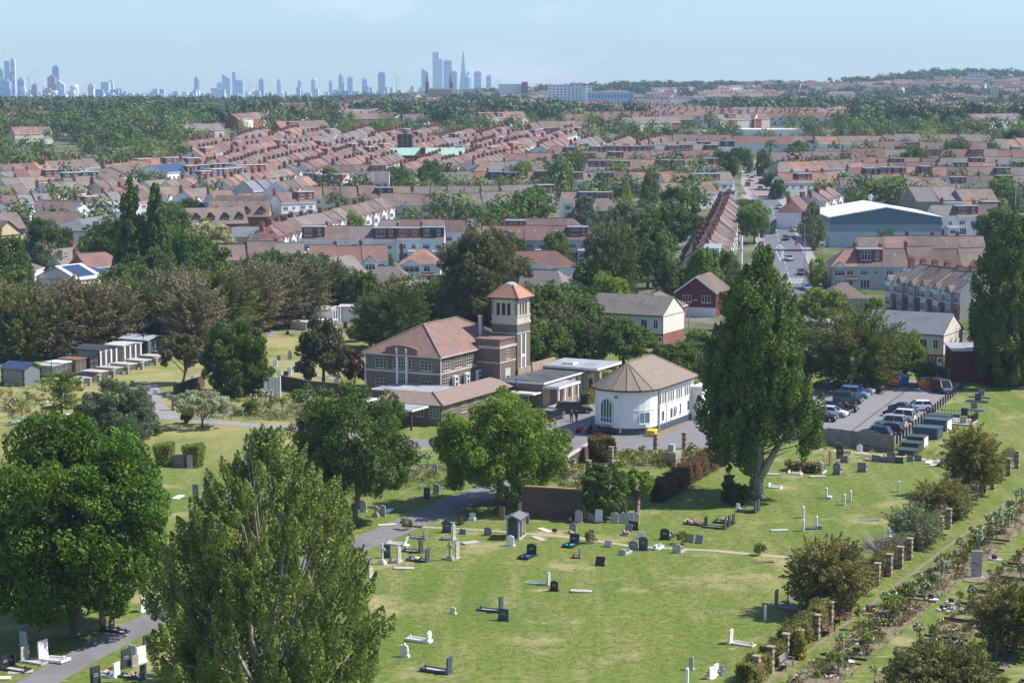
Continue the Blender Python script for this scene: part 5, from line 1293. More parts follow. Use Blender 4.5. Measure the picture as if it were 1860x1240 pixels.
def warehouse():
 A, B = at(1507, 449), at(1709, 449); v = B - A; v.z = 0; Lw = v.length; rz = math.atan2(v.y, v.x); P = Parts(); e, ap, dep = 8.2, 11.0, 36
 b = P.add('wall')
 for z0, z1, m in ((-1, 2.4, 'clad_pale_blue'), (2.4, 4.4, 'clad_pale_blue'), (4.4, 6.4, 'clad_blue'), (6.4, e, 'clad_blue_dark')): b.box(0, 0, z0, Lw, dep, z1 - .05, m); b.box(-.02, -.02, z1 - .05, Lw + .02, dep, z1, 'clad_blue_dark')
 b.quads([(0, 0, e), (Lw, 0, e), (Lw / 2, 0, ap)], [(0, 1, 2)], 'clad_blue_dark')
 r = P.add('roof'); o = .4
 for x0, x1, z0, z1 in ((-o, Lw / 2, e, ap), (Lw / 2, Lw + o, ap, e)):
  r.hexa([(x0, -o, z0), (x1, -o, z1), (x1, dep, z1), (x0, dep, z0)], [(x0, -o, z0 + .25), (x1, -o, z1 + .25), (x1, dep, z1 + .25), (x0, dep, z0 + .25)], 'metal_roof')
 for i in range(1, 8):
  for s in (0, 1): x0 = Lw * (.03 + .5 * s) ; x1 = x0 + Lw * .2; f = lambda x: e + (ap - e) * (1 - abs(x / Lw * 2 - 1)) + .26; r.tube((x0, dep * i / 8.5, f(x0)), (x1, dep * i / 8.5, f(x1)), .12, .12, 'fascia_white', 4)
 v = P.add('loading_door'); v.ob((0, 0), (1, 0), Lw * .43, Lw * .57, -.5, 5.0, 0, .08, 'door_green')
 v = P.add('roof_vent'); v.lathe([(.5, ap + .2), (.5, ap + .8), (.9, ap + 1.1), (.9, ap + 1.7), (.3, ap + 2.1)], Lw * .55, dep * .93, 'steel', 10)
 for x, y in ((Lw * .42, 4), (Lw * .41, 11)):
  v = P.add('aerial'); v.tube((x, y, ap - .6), (x, y, ap + 3.2), .07, .05, 'steel', 5); v.tube((x - 1.2, y, ap + 2.8), (x + 1.2, y, ap + 2.9), .05, .05, 'steel', 4)
  for k in range(-3, 4): v.tube((x + k * .35, y - .4, ap + 2.83), (x + k * .35, y + .4, ap + 2.83), .025, .025, 'steel', 3)
 t = thing('blue_warehouse', 'big pale blue clad warehouse with white metal roof and green loading door', 'warehouse', (A.x, A.y, T(A.x, A.y)), rz); P.put(t)
 for i in range(0, 36, 5):
  for j in range(0, 36, 5): occ(A.x + i, A.y + j, 3, put=4)
def single_houses():
 def hs(px1, py1, px2, py2, lab, loc_r=8.2, dep=8.5, **kw):
  A, B = at(px1, py1, loc_r), at(px2, py2, loc_r); v = B - A; v.z = 0; L = v.length; hl, hr = kw.pop('hl', 0), kw.pop('hr', 0)
  d = v.normalized(); A = A - d * hl; w_ = L + hl + hr
  P = house(w=w_, dep=dep, r=loc_r, e=kw.pop('e', 5.2), hipL=hl, hipR=hr, **kw)
  t = thing('detached_house', lab, 'house', (A.x, A.y, T(A.x, A.y)), math.atan2(d.y, d.x), 'houses near the cemetery'); P.put(t)
  for k in range(4): q = A + d * (w_ * k / 3); occ(q.x, q.y, 6, put=3)
 hs(968, 490, 1012, 492, 'brick house with grey-brown hipped roof and white windows, right of the bell tower', roof='tile_grey', wall='brick_red', hl=3.6, hr=3.6, style='rear', chim=1)
 hs(936, 457, 1010, 456, 'pair of houses under a long red hipped roof with white front gables', roof='tile_red', wall='wall_white', hr=4, style='front', chim=1)
 hs(762, 452, 768, 452, 'white house with bright orange pyramid roof left of the evergreen oak', roof='tile_orange', wall='wall_white', hl=4.2, hr=4.2, style='front', chim=1, gable=1)
 hs(690, 484, 720, 484, 'low bungalow with a grey-brown hipped roof left of the evergreen oak', loc_r=6, e=3, roof='tile_grey', wall='wall_cream', hl=4, hr=4, style='plain', chim=0)
 hs(585, 470, 640, 462, 'steep grey-roofed house with orange brick gable and dormer window', loc_r=9, roof='tile_grey', wall='brick_orange', style='plain', chim=0, dorm=None, dep=8)
 hs(1185, 534, 1200, 530, 'small brown hipped roof house behind the cream rendered flats', loc_r=6, e=3.4, roof='tile_brown', wall='brick_red', hl=3, hr=3, style='plain', chim=0)
 hs(1526, 513, 1536, 513, 'small grey walled bungalow with brown pyramid roof beside the road', loc_r=6, e=3.3, roof='tile_brown', wall='wall_grey', hl=3.8, hr=3.8, style='plain', chim=0, dep=7.5)
 hs(700, 520, 770, 505, 'brown roofed house half hidden left of the evergreen oak', loc_r=7, e=4.5, roof='tile_brown', wall='wall_cream', style='plain', chim=0)
 hs(22, 470, 30, 470, 'brown hipped roof house at the left edge above the brown cypresses', loc_r=7.5, roof='tile_brown', wall='wall_white', hl=5, hr=5, style='front', chim=0)
 hs(85, 455, 135, 449, 'white gabled house with dark roof and two chimneys left of the twin poplars', loc_r=8.4, roof='tile_grey', wall='wall_white', style='plain', chim=2)
 hs(140, 462, 192, 458, 'red-brown hipped house with one chimney beside the twin poplars', loc_r=8, roof='tile_red', wall='brick_red', hr=3, style='rear', chim=1)
 hs(432, 412, 478, 413, 'bungalow with a dark grey hipped roof right of the twin poplars', loc_r=7.5, roof='tile_slate', wall='wall_white', hl=5, hr=4, style='plain', chim=0)
 hs(1320, 372, 1322, 356, 'white-gabled end house beside the straight road', loc_r=8.6, roof='tile_brown', wall='wall_white', style='plain', chim=0, dep=8)
 hs(1438, 362, 1452, 348, 'corner house with red tiled roof above the shop', loc_r=9, roof='tile_red', wall='wall_white', style='front', hl=3, chim=1, gable=1)
 # brown brick houses with pointed dormers
 for i, (a, c, d_, e_, n) in enumerate(((337, 379, 441, 376, 4), (382, 366, 490, 366, 4), (392, 356, 490, 355, 4))):
  A, B = at(a, c, 9), at(d_, e_, 9); v = B - A; v.z = 0; L = v.length; d = v.normalized(); P = Parts(); dep = 10
  b = P.add('wall'); b.box(0, -dep / 2, -1, L, dep / 2, 4.6, 'timber_brown' if i else 'brick_red')
  for x in (0, L): b.quads([(x, -dep / 2, 4.6), (x, dep / 2, 4.6), (x, 0, 8.9)], [(0, 1, 2) if x else (1, 0, 2)], 'brick_orange')
  if i == 0: b.box(L, -dep / 2, -1, L + .05, dep / 2, 4.6, 'brick_orange')
  r = P.add('roof'); kr = P.last(); gable_roof(r, 0, L, -dep / 2, dep / 2, 4.7, 9, 'tile_brown', soff='fascia_dark')
  for k in range(n):
   x = (k + .28) * L / n; ww = L / n * .5; y = -dep / 2 + .9; zt = 7.9; dm = P.add('dormer'); kd = P.last()
   dm.box(x, y, 4.9, x + ww, 0, 6.7, 'timber_brown'); m_ = x + ww / 2
   dm.quads([(x, y, 6.7), (x + ww, y, 6.7), (m_, y, zt - .15)], [(0, 1, 2)], 'timber_brown')
   dm.quads([(x - .3, y - .4, 6.5), (m_, y - .4, zt), (m_, .5, zt), (x - .3, .5, 6.5)], [(0, 1, 2, 3), (3, 2, 1, 0)], 'tile_brown'); dm.quads([(x + ww + .3, y - .4, 6.5), (m_, y - .4, zt), (m_, .5, zt), (x + ww + .3, .5, 6.5)], [(0, 1, 2, 3), (3, 2, 1, 0)], 'tile_brown')
   window(P, (x, y), (1, 0), ww * .15, 5.3, ww * .7, 1.1, 3, 1, parent=kd); window(P, (0, -dep / 2), (1, 0), x, 1, ww * .8, 1.3, 3, 1)
  t = thing('brick_terrace', ('brown roofed block with four pointed dormers and orange brick gable', 'second block with pointed dormers, behind the orange gabled one', 'hindmost block with pointed dormers, half hidden')[i], 'houses', (A.x, A.y, T(A.x, A.y)), math.atan2(d.y, d.x), 'blocks with pointed dormers'); P.put(t)
  for k in range(6): q = A + d * (L * k / 5); occ(q.x, q.y, 7, put=3)
 # red brick house, gable end towards us
 p = at(1264, 575); P = Parts(); rz = YAW * .75; W_ = 8.2; D = 11
 b = P.add('wall'); b.box(-W_ / 2, 0, -1, W_ / 2, D, 5.0, 'brick_dark_red'); b.ob((-W_ / 2, 0), (1, 0), 0, W_, -1, 1.9, 0, .04, 'wall_white'); b.quads([(-W_ / 2, 0, 5), (W_ / 2, 0, 5), (0, 0, 8)], [(0, 1, 2)], 'brick_dark_red')
 r = P.add('roof')
 for s in (-1, 1): r.hexa([(s * (W_ / 2 + .4), -.4, 4.7), (0, -.4, 8), (0, D, 8), (s * (W_ / 2 + .4), D, 4.7)], [(s * (W_ / 2 + .4), -.4, 4.9), (0, -.4, 8.2), (0, D, 8.2), (s * (W_ / 2 + .4), D, 4.9)], 'tile_brown'); r.hexa([(s * (W_ / 2 + .45), -.46, 4.5), (0, -.46, 7.85), (0, -.4, 7.85), (s * (W_ / 2 + .45), -.4, 4.5)], [(s * (W_ / 2 + .45), -.46, 4.85), (0, -.46, 8.2), (0, -.4, 8.2), (s * (W_ / 2 + .45), -.4, 4.85)], 'fascia_white')
 for a in (1.2, 5.2): window(P, (-W_ / 2, 0), (1, 0), a, 2.9, 1.9, 1.4, 3, 1)
 t = thing('gabled_house', 'dark red brick house with white-edged gable facing the cemetery', 'house', p, rz, 'houses near the cemetery'); P.put(t)
def left_blocks():
 def block(px1, py1, px2, py2, r, e, dep, wl, rf, lab, name='apartment_block', hl=0, hr=0, wins=6, soff='fascia_dark', ox=0, solar=False, gm=None):
  A, B = at(px1, py1, r), at(px2, py2, r); v = B - A; v.z = 0; d = v.normalized(); A = A - d * hl; L = v.length + hl + hr; P = Parts()
  b = P.add('wall'); b.box(0, -dep / 2, -1, L, dep / 2, e, wl)
  for x, h in ((0, hl), (L, hr)):
   if not h: b.quads([(x, -dep / 2, e), (x, dep / 2, e), (x, 0, r - .1)], [(0, 1, 2) if x else (1, 0, 2)], gm or wl)
  if gm: b.box(L, -dep / 2, -1, L + .06, dep / 2, e, gm)
  rr = P.add('roof'); kr = P.last(); s = gable_roof(rr, 0, L, -dep / 2, dep / 2, e, r, rf, hl, hr, ov=.4, soff=soff)
  for i in range(wins):
   for z in ((1.0, 3.7) if e > 4.5 else (1.0,)): window(P, (0, -dep / 2), (1, 0), (i + .3) * L / wins, z, 1.3, 1.3, 2, 1)
  if solar:
   for i in range(solar):
    a0, a1 = L * (i + .12) / solar, L * (i + .9) / solar; z = lambda y: e + s * (y + dep / 2) + .22; ya, yb = -dep / 2 + .3, -.6
    q = P.add('solar_panel', kr); q.hexa([(a0, ya, z(ya)), (a1, ya, z(ya)), (a1, yb, z(yb)), (a0, yb, z(yb))], [(a0, ya, z(ya) + .1), (a1, ya, z(ya) + .1), (a1, yb, z(yb) + .1), (a0, yb, z(yb) + .1)], 'fascia_white', 'solar')
  t = thing(name, lab, 'building', (A.x, A.y, T(A.x, A.y)), math.atan2(d.y, d.x)); P.put(t)
  for k in range(6): q = A + d * (L * k / 5); occ(q.x, q.y, 8, put=3)
 block(62, 386, 142, 384, 9.5, 5.6, 11, 'timber_brown', 'tile_brown', 'brown roofed flats with cream gable, behind the white block', gm='cream_brick')
 block(-10, 388, 28, 386, 9.5, 5.6, 11, 'cream_brick', 'tile_brown', 'cream brick flats with brown roof at the left edge', gm='cream_brick')
 block(-20, 400, 14, 402, 9, 5.6, 10, 'cream_brick', 'tile_brown', 'front cream gabled house at the left edge', gm='cream_brick')
 block(142, 398, 226, 384, 8.6, 6, 12, 'render_white', 'tile_slate', 'long white block with grey hipped roof left of the twin poplars', hl=7, wins=9)
 block(305, 401, 358, 401, 6.5, 3.8, 8, 'cream_brick', 'tile_brown', 'low brown roofed house with cream gable right of the twin poplars', gm='cream_brick', wins=3)
 block(102, 484, 222, 468, 6.2, 3.6, 12, 'wall_white', 'metal_roof', 'white hall with large solar panels behind the brown cypresses', 'solar_hall', wins=5, solar=3, soff='fascia_white')
 block(272, 301, 326, 295, 9, 6.5, 16, 'render_white', 'solar', 'white school block under a blue solar roof', 'solar_school', wins=7, soff='fascia_white')
 block(178, 368, 222, 366, 8, 7.5, 9, 'render_white', 'flat_felt', 'white flat-topped gable end among the left terraces', 'white_workshop', wins=1, soff='fascia_white')
 block(430, 456, 560, 452, 4.2, 3.6, 9, 'wall_white', 'metal_roof', 'low white flat-roofed building with solar panels behind the brown cypresses', 'solar_hall', wins=4, solar=4, soff='fascia_white')
 block(560, 540, 0 + 600, 536, 3.2, 2.5, 5, 'brick_orange', 'flat_felt', 'low orange shed behind the tombs', 'orange_shed', wins=0) if False else None
def church():
 A = at(708, 316); B = at(848, 316); v = B - A; v.z = 0; L = v.length; d = v.normalized(); P = Parts()
 b = P.add('wall'); b.box(0, 0, -2, L, 14, 7.6, 'brick_wall'); b.box(L * .42, -.3, -2, L * .44, 0, 8, 'brick_wall'); b.box(L * .97, -.4, -2, L * 1.01, 14.4, 8.6, 'brick_wall')
 r = P.add('roof')
 for x0, x1 in ((0, L * .40), (L * .46, L * .97)): r.hexa([(x0, -.4, 7.6), (x1, -.4, 7.6), (x1, 7, 10.6), (x0, 7, 10.6)], [(x0, -.4, 7.8), (x1, -.4, 7.8), (x1, 7, 10.8), (x0, 7, 10.8)], 'copper_green')
 r.hexa([(0, 7, 10.6), (L * .97, 7, 10.6), (L * .97, 14.4, 7.6), (0, 14.4, 7.6)], [(0, 7, 10.8), (L * .97, 7, 10.8), (L * .97, 14.4, 7.8), (0, 14.4, 7.8)], 'copper_green'); r.box(L * .4, -.42, 7.6, L * .46, 7, 10.9, 'brick_wall')
 for i in range(7): window(P, (0, 0), (1, 0), L * (.05 + i * .13), 3.8, 2.2, 1.6, 3, 1, 'frame_cream')
 window(P, (0, 0), (1, 0), L * .90, 2.0, 2.4, 5, 3, 1, 'frame_cream')
 w_ = P.add('tower'); w_.box(3, 8, -2, 9, 14, 16.5, 'brick_wall'); kw = P.last()
 s = P.add('scaffold', kw)
 for x in (2.4, 4.9, 7.3, 9.8):
  for y in (7.4, 14.6): s.tube((x, y, -1), (x, y, 18), .09, .09, 'steel', 4)
 for z in range(2, 19, 2):
  for y in (7.4, 14.6): s.tube((2.4, y, z), (9.8, y, z), .08, .08, 'steel', 4)
  s.box(2.4, 7.3, z - .1, 9.8, 8.0, z, 'timber_grey')
 t = thing('brick_church', 'dark brick church with pale green copper roof and scaffolded tower', 'church', (A.x, A.y, T(A.x, A.y)), math.atan2(d.y, d.x)); P.put(t)
 for i in range(0, 36, 5):
  for j in range(0, 20, 5): occ(A.x + i, A.y + j, 3, put=4)
def walls_and_sheds():
 # flat-roofed red brick building by the car park
 p = at(1731, 694); P = Parts(); b = P.add('wall'); b.box(0, 0, -.3, 14, 9, 4.9, 'brick_dark_red'); r = P.add('roof'); r.box(-.25, -.25, 4.9, 14.2, 9.2, 5.1, 'fascia_white', 'flat_felt'); r.tube((2, 3, 5.1), (2, 3, 6), .08, .08, 'fascia_white', 6)
 w_ = P.add('lamp_box'); w_.ob((0, 0), (1, 0), 4, 4.5, 4.3, 4.6, 0, .2, 'fascia_white')
 t = thing('brick_outbuilding', 'flat-roofed dark red brick building at the right end of the car park', 'building', p, -R(4)); P.put(t)
 def wall(pts, h, m, lab, name='garden_wall', th=.3, cop=None, cat='wall', world=False, panels=0):
  Q = [Vector((*q, 0)) if world else at(*q) for q in pts]; o = Q[0]; P = Parts(); b = P.add('panel' if panels else 'wall'); c = P.add('coping') if cop else None
  for u, v in zip(Q, Q[1:]):
   d = (v - u); L = d.length; d.normalize(); b.ob((u.x - o.x, u.y - o.y), (d.x, d.y), 0, L, -.2, h, -th, 0, m)
   if c: c.ob((u.x - o.x, u.y - o.y), (d.x, d.y), -.05, L + .05, h, h + .14, -th - .08, .08, cop)
   if panels:
    for k in range(int(L / panels) + 1):
     q = P.add('post'); q.ob((u.x - o.x, u.y - o.y), (d.x, d.y), k * panels - .06, k * panels + .06, -.2, h + .08, 0, .05, m)
  t = thing(name, lab, cat, o); P.put(t)
 wall([(948, 938), (1058, 945)], 3.2, 'brick_wall', 'tall dark brown brick wall with reddish coping behind the row of headstones', cop='tile_terracotta')
 wall([(506, 705), (560, 716), (625, 722), (662, 724)], 1.9, 'brick_wall', 'long brown brick wall between the rose beds and the chapel lawn', cop='brick_wall')
 wall([(318, 722), (372, 703)], 1.7, 'brick_wall', 'dark brick wall under the round dark trees left of the rose beds', cop='brick_wall')
 wall([(1479, 800), (1503, 806)], 1.9, 'timber_grey', 'short lower end of the grey timber fence by the car park', 'timber_fence', .06, cat='fence', panels=1.8)
 wall([(1503, 807), (1624, 822)], 2.15, 'timber_grey', 'grey timber panel fence across the end of the car park', 'timber_fence', .06, cat='fence', panels=1.8)
 wall([(1640, 668), (1728, 690)], 1.8, 'timber_grey', 'dark board fence in front of the rendered flats by the car park', 'timber_fence', .06, cat='fence', panels=2)
 wall([(1020, 862), (1068, 830), (1078, 822)], 1.5, 'brick_wall', 'low ivy-clad garden wall right of the bright green tree', cop='stone')
 wall([(306, 846), (352, 848)], 1.4, 'timber_grey', 'low grey memorial wall between two clipped hedges', cop=None)
 # gate in the garden wall
 p = at(483, 720); P = Parts()
 for k in (0, 1):
  g_ = P.add('gate_leaf'); g_.box(k * 1.0, 0, .1, k * 1.0 + .92, .08, 2.9, 'fascia_white'); g_.box(k * 1.0 + .4, -.03, .1, k * 1.0 + .46, .0, 2.9, 'timber_grey'); 
 g_ = P.add('post'); g_.box(-.3, -.1, 0, -.05, .2, 3.1, 'fascia_white'); g_ = P.add('post'); g_.box(2.0, -.1, 0, 2.25, .2, 3.1, 'fascia_white')
 t = thing('white_gate', 'white double gate in the brown garden wall under the round dark tree', 'gate', p, YAW * .3); P.put(t)
def hedge(px1, py1, px2, py2, w_, h, m, lab, n=9000, leaf=.17, name='hedge'):
 A, B = at(px1, py1), at(px2, py2); v = B - A; v.z = 0; L = v.length; d = v.normalized(); g = np.random.default_rng(int(px1))
 c = np.stack([g.random(n) * L, (g.random(n) - .5) * w_, g.random(n) * h], 1); k = g.integers(0, 5, n)
 c[k == 0, 2] = h; c[k == 1, 1] = -w_ / 2; c[k == 2, 1] = w_ / 2; c[(k == 3) & (c[:, 0] > L / 2), 0] = L; c[(k == 3) & (c[:, 0] <= L / 2), 0] = 0
 c += g.normal(size=c.shape) * .09 + (.12 * np.sin(c[:, :1] * 2.1 + c[:, 2:] * 1.7)); nn = np.stack([np.zeros(n), np.sign(c[:, 1]) * .6, .6 * np.ones(n)], 1) + g.normal(size=(n, 3)) * .6
 o = bpy.data.objects.new(name, leaf_mesh('hedge', c, unit(nn), leaf * (.7 + .6 * g.random(n)), m)); COL.objects.link(o); o.location = A; o.rotation_euler.z = math.atan2(d.y, d.x)
 core = MB().box(.15, -w_ / 2 + .12, 0, L - .15, w_ / 2 - .12, h - .15, 'timber_dark').build('stem', o)
 tag(o, lab, 'hedge')
chapel(); white_hall()
flats(1204, 632, YAW - R(14) * 0, 14.5, 9.5, 'cream_flats', 'cream rendered flats with grey-brown roof and blank gable behind the white hall')
flats(1712, 672, -R(30), 13.5, 10, 'cream_flats', 'shaded cream rendered flats over red brick beside the car park', rf='tile_slate')
warehouse(); single_houses(); left_blocks(); church(); walls_and_sheds()
hedge(1062, 735, 1090, 722, 1.3, 1.6, 'leaf_hedge', 'clipped green hedge between the annexe and the white hall')
hedge(1066, 712, 1100, 700, 1.3, 2.0, 'leaf_dark', 'tall dark hedge behind the annexe canopy')
hedge(1074, 838, 1112, 836, 2.2, 2.9, 'leaf_redhedge', 'tall rusty red topped hedge block at the end of the forecourt', 12000)
hedge(1194, 912, 1252, 874, 1.5, 2.2, 'leaf_redhedge', 'rusty red photinia hedge, near half, left of the tallest poplar', 13000)
hedge(1252, 876, 1318, 838, 1.3, 2.4, 'leaf_redhedge', 'rusty red photinia hedge, far half, running behind the tallest poplar', 13000)
hedge(284, 845, 312, 846, 1.5, 2.6, 'leaf_yellowgreen', 'left clipped yellow-green hedge beside the memorial wall', 6000)
hedge(338, 846, 366, 848, 1.5, 2.6, 'leaf_yellowgreen', 'right clipped yellow-green hedge beside the memorial wall', 6000)
# ================================================================ graves
COLS = {'k': ('granite_black', 'black'), 'g': ('stone_grey', 'grey'), 'b': ('granite_blue', 'dark blue-grey'), 'n': ('granite_green', 'dark green-grey'), 'w': ('marble_white', 'white'), 'd': ('granite_grey', 'slate grey'), 'r': ('granite_brown', 'brown'), 'p': ('stone_pale', 'pale stone'), 'i': ('stone_pink', 'pinkish')}
def blooms(P, x, y, z, n, cols, r=.35, parent=None, name='flowers'):
 b = P.add(name, parent)
 for i in range(n):
  a, q = rnd.random() * 6.28, r * math.sqrt(rnd.random()); s = rnd.uniform(.07, .13)
  b.ell((x + q * math.cos(a), y + q * math.sin(a), z + rnd.random() * .22), (s, s, s * .8), rnd.choice(cols), 6, 3)
 for i in range(n // 2): a = rnd.random() * 6.28; b.ell((x + r * .6 * math.cos(a), y + r * .6 * math.sin(a), z), (.12, .12, .1), 'leaf_hedge', 5, 3)
def stone_shape(b, kind, w, h, t, m, y=0):
 x = w / 2
 if kind == 'flat': b.box(-x, y, .08, x, y + t, h, m)
 else:
  if kind == 'round': pts = [(-x, .08), (x, .08), (x, h - x * .55)] + [(x * math.cos(a), h - x * .55 + x * .55 * math.sin(a)) for a in np.linspace(.2, math.pi - .2, 7)] + [(-x, h - x * .55)]
  elif kind == 'ogee': pts = [(-x, .08), (x, .08), (x, h * .78), (x * .7, h * .84), (x * .45, h * .86), (x * .2, h * .97), (0, h), (-x * .2, h * .97), (-x * .45, h * .86), (-x * .7, h * .84), (-x, h * .78)]
  else: pts = [(-x, .08), (x, .08), (x * .8, h * .9), (x * .3, h), (-x * .8, h * .86)]
  n = len(pts); b.quads([(p[0], y, p[1]) for p in pts] + [(p[0], y + t, p[1]) for p in pts], [tuple(range(n)), tuple(range(2 * n - 1, n - 1, -1))] + [(i, (i + 1) % n + 0, n + (i + 1) % n, n + i)[::-1] for i in range(n)], m)
NG = {}
def grave(px, py, kind, col, h=1.0, yaw=0, kerb=0, w=.72, t=.12, fl=None, chips=None, desc=None, lab=None, slab=False, lean=0):
 """headstone at a pixel; its face looks along local -y; kerb = length of the kerbed plot before (+) or behind (-) it"""
 m, cn = COLS[col]; P = Parts(); base = at(px, py)
 if kind == 'cross':
  b = P.add('plinth'); b.box(-.38, -.3, 0, .38, .3, .22, m); b.box(-.26, -.2, .22, .26, .2, .42, m)
  c = P.add('cross'); c.box(-.1, -.08, .42, .1, .08, h, m); c.box(-.32, -.075, h * .68, .32, .075, h * .68 + .2, m)
 elif kind == 'slab':
  b = P.add('ledger'); b.box(-w / 2, -1.9, 0, w / 2, 0, .12, m)
 elif kind == 'tablet':
  b = P.add('plinth'); b.box(-w / 2, -.2, 0, w / 2, .25, .14, m); b = P.add('headstone'); b.hexa([(-w / 2, -.2, .14), (w / 2, -.2, .14), (w / 2, -.08, .14), (-w / 2, -.08, .14)], [(-w / 2, .12, h), (w / 2, .12, h), (w / 2, .22, h), (-w / 2, .22, h)], m)
 elif kind == 'scroll':
  b = P.add('plinth'); b.box(-.4, -.2, 0, .4, .2, .18, m); b = P.add('headstone'); stone_shape(b, 'ogee', .62, h, .16, m, -.08); b.ell((-.25, -.02, h * .5), (.12, .14, h * .42), m); b.ell((.27, -.02, h * .45), (.1, .13, h * .38), m)
 else:
  if h > .5: b = P.add('plinth'); b.box(-w / 2 - .08, -.12, 0, w / 2 + .08, t + .12, .12, m)
  b = P.add('headstone'); stone_shape(b, kind, w, h, t, m)
  if col in 'kbnd' and h > .7: q = P.add('inscription', P.last()); q.box(-w * .3, -.006, h * .5, w * .3, -.001, h * .52, 'stone_pale'); q.box(-w * .22, -.006, h * .6, w * .22, -.001, h * .63, 'stone_pale')
 if kerb:
  k = P.add('kerb'); L = abs(kerb); s = -1 if kerb > 0 else 1; y0, y1 = sorted((s * .15, s * L)); x = max(w / 2 + .05, .42)
  km = m if col != 'k' else 'granite_black'
  for a in (((-x, y0, x * -1 + .12, y1)), ((x - .12, y0, x, y1))): k.box(a[0], a[1], 0, a[2], a[3], .2, km)
  e0, e1 = (y0, y0 + .12) if s < 0 else (y1 - .12, y1); k.box(-x + .12, e0, 0, x - .12, e1, .195, km)
  f = P.add('infill'); f.box(-x + .12, y0 + .12 * (s < 0), 0, x - .12, y1 - .12 * (s > 0), .10 if not slab else .18, chips or (km if slab else 'gravel_grey'))
  if fl: blooms(P, 0, s * L * .45, .2, 16, fl); 
  v = P.add('vase'); v.lathe([(.08, .1), (.11, .3), (.09, .42)], .1, s * L * .85, m, 7)
 elif fl: blooms(P, 0, -.5, .05, 12, fl, .3)
 t_ = thing('grave', lab, 'grave', base, yaw, 'graves'); P.put(t_); t_.rotation_euler.x = lean + rnd.uniform(-.05, .05); t_.rotation_euler.y = rnd.uniform(-.03, .03)
 if not lab:
  sh = {'flat': 'square-topped headstone', 'round': 'round-topped headstone', 'ogee': 'curved-top headstone', 'jag': 'rough headstone', 'cross': 'stone cross', 'slab': 'flat grave slab', 'tablet': 'sloping tablet', 'scroll': 'carved headstone'}[kind]
  later(t_, desc or f"{cn} {sh}{' with kerbed plot' if kerb else ''}{' and flowers' if fl else ''}", 'grave', 'graves')
S1, FR = R(90) + YAW * 1, YAW                     # edge-on stones face left; FR stones face the camera
E = -R(62); Bk = YAW + R(180) * 0
WF = ['flower_white', 'flower_pink', 'flower_white', 'flower_red', 'flower_yellow']
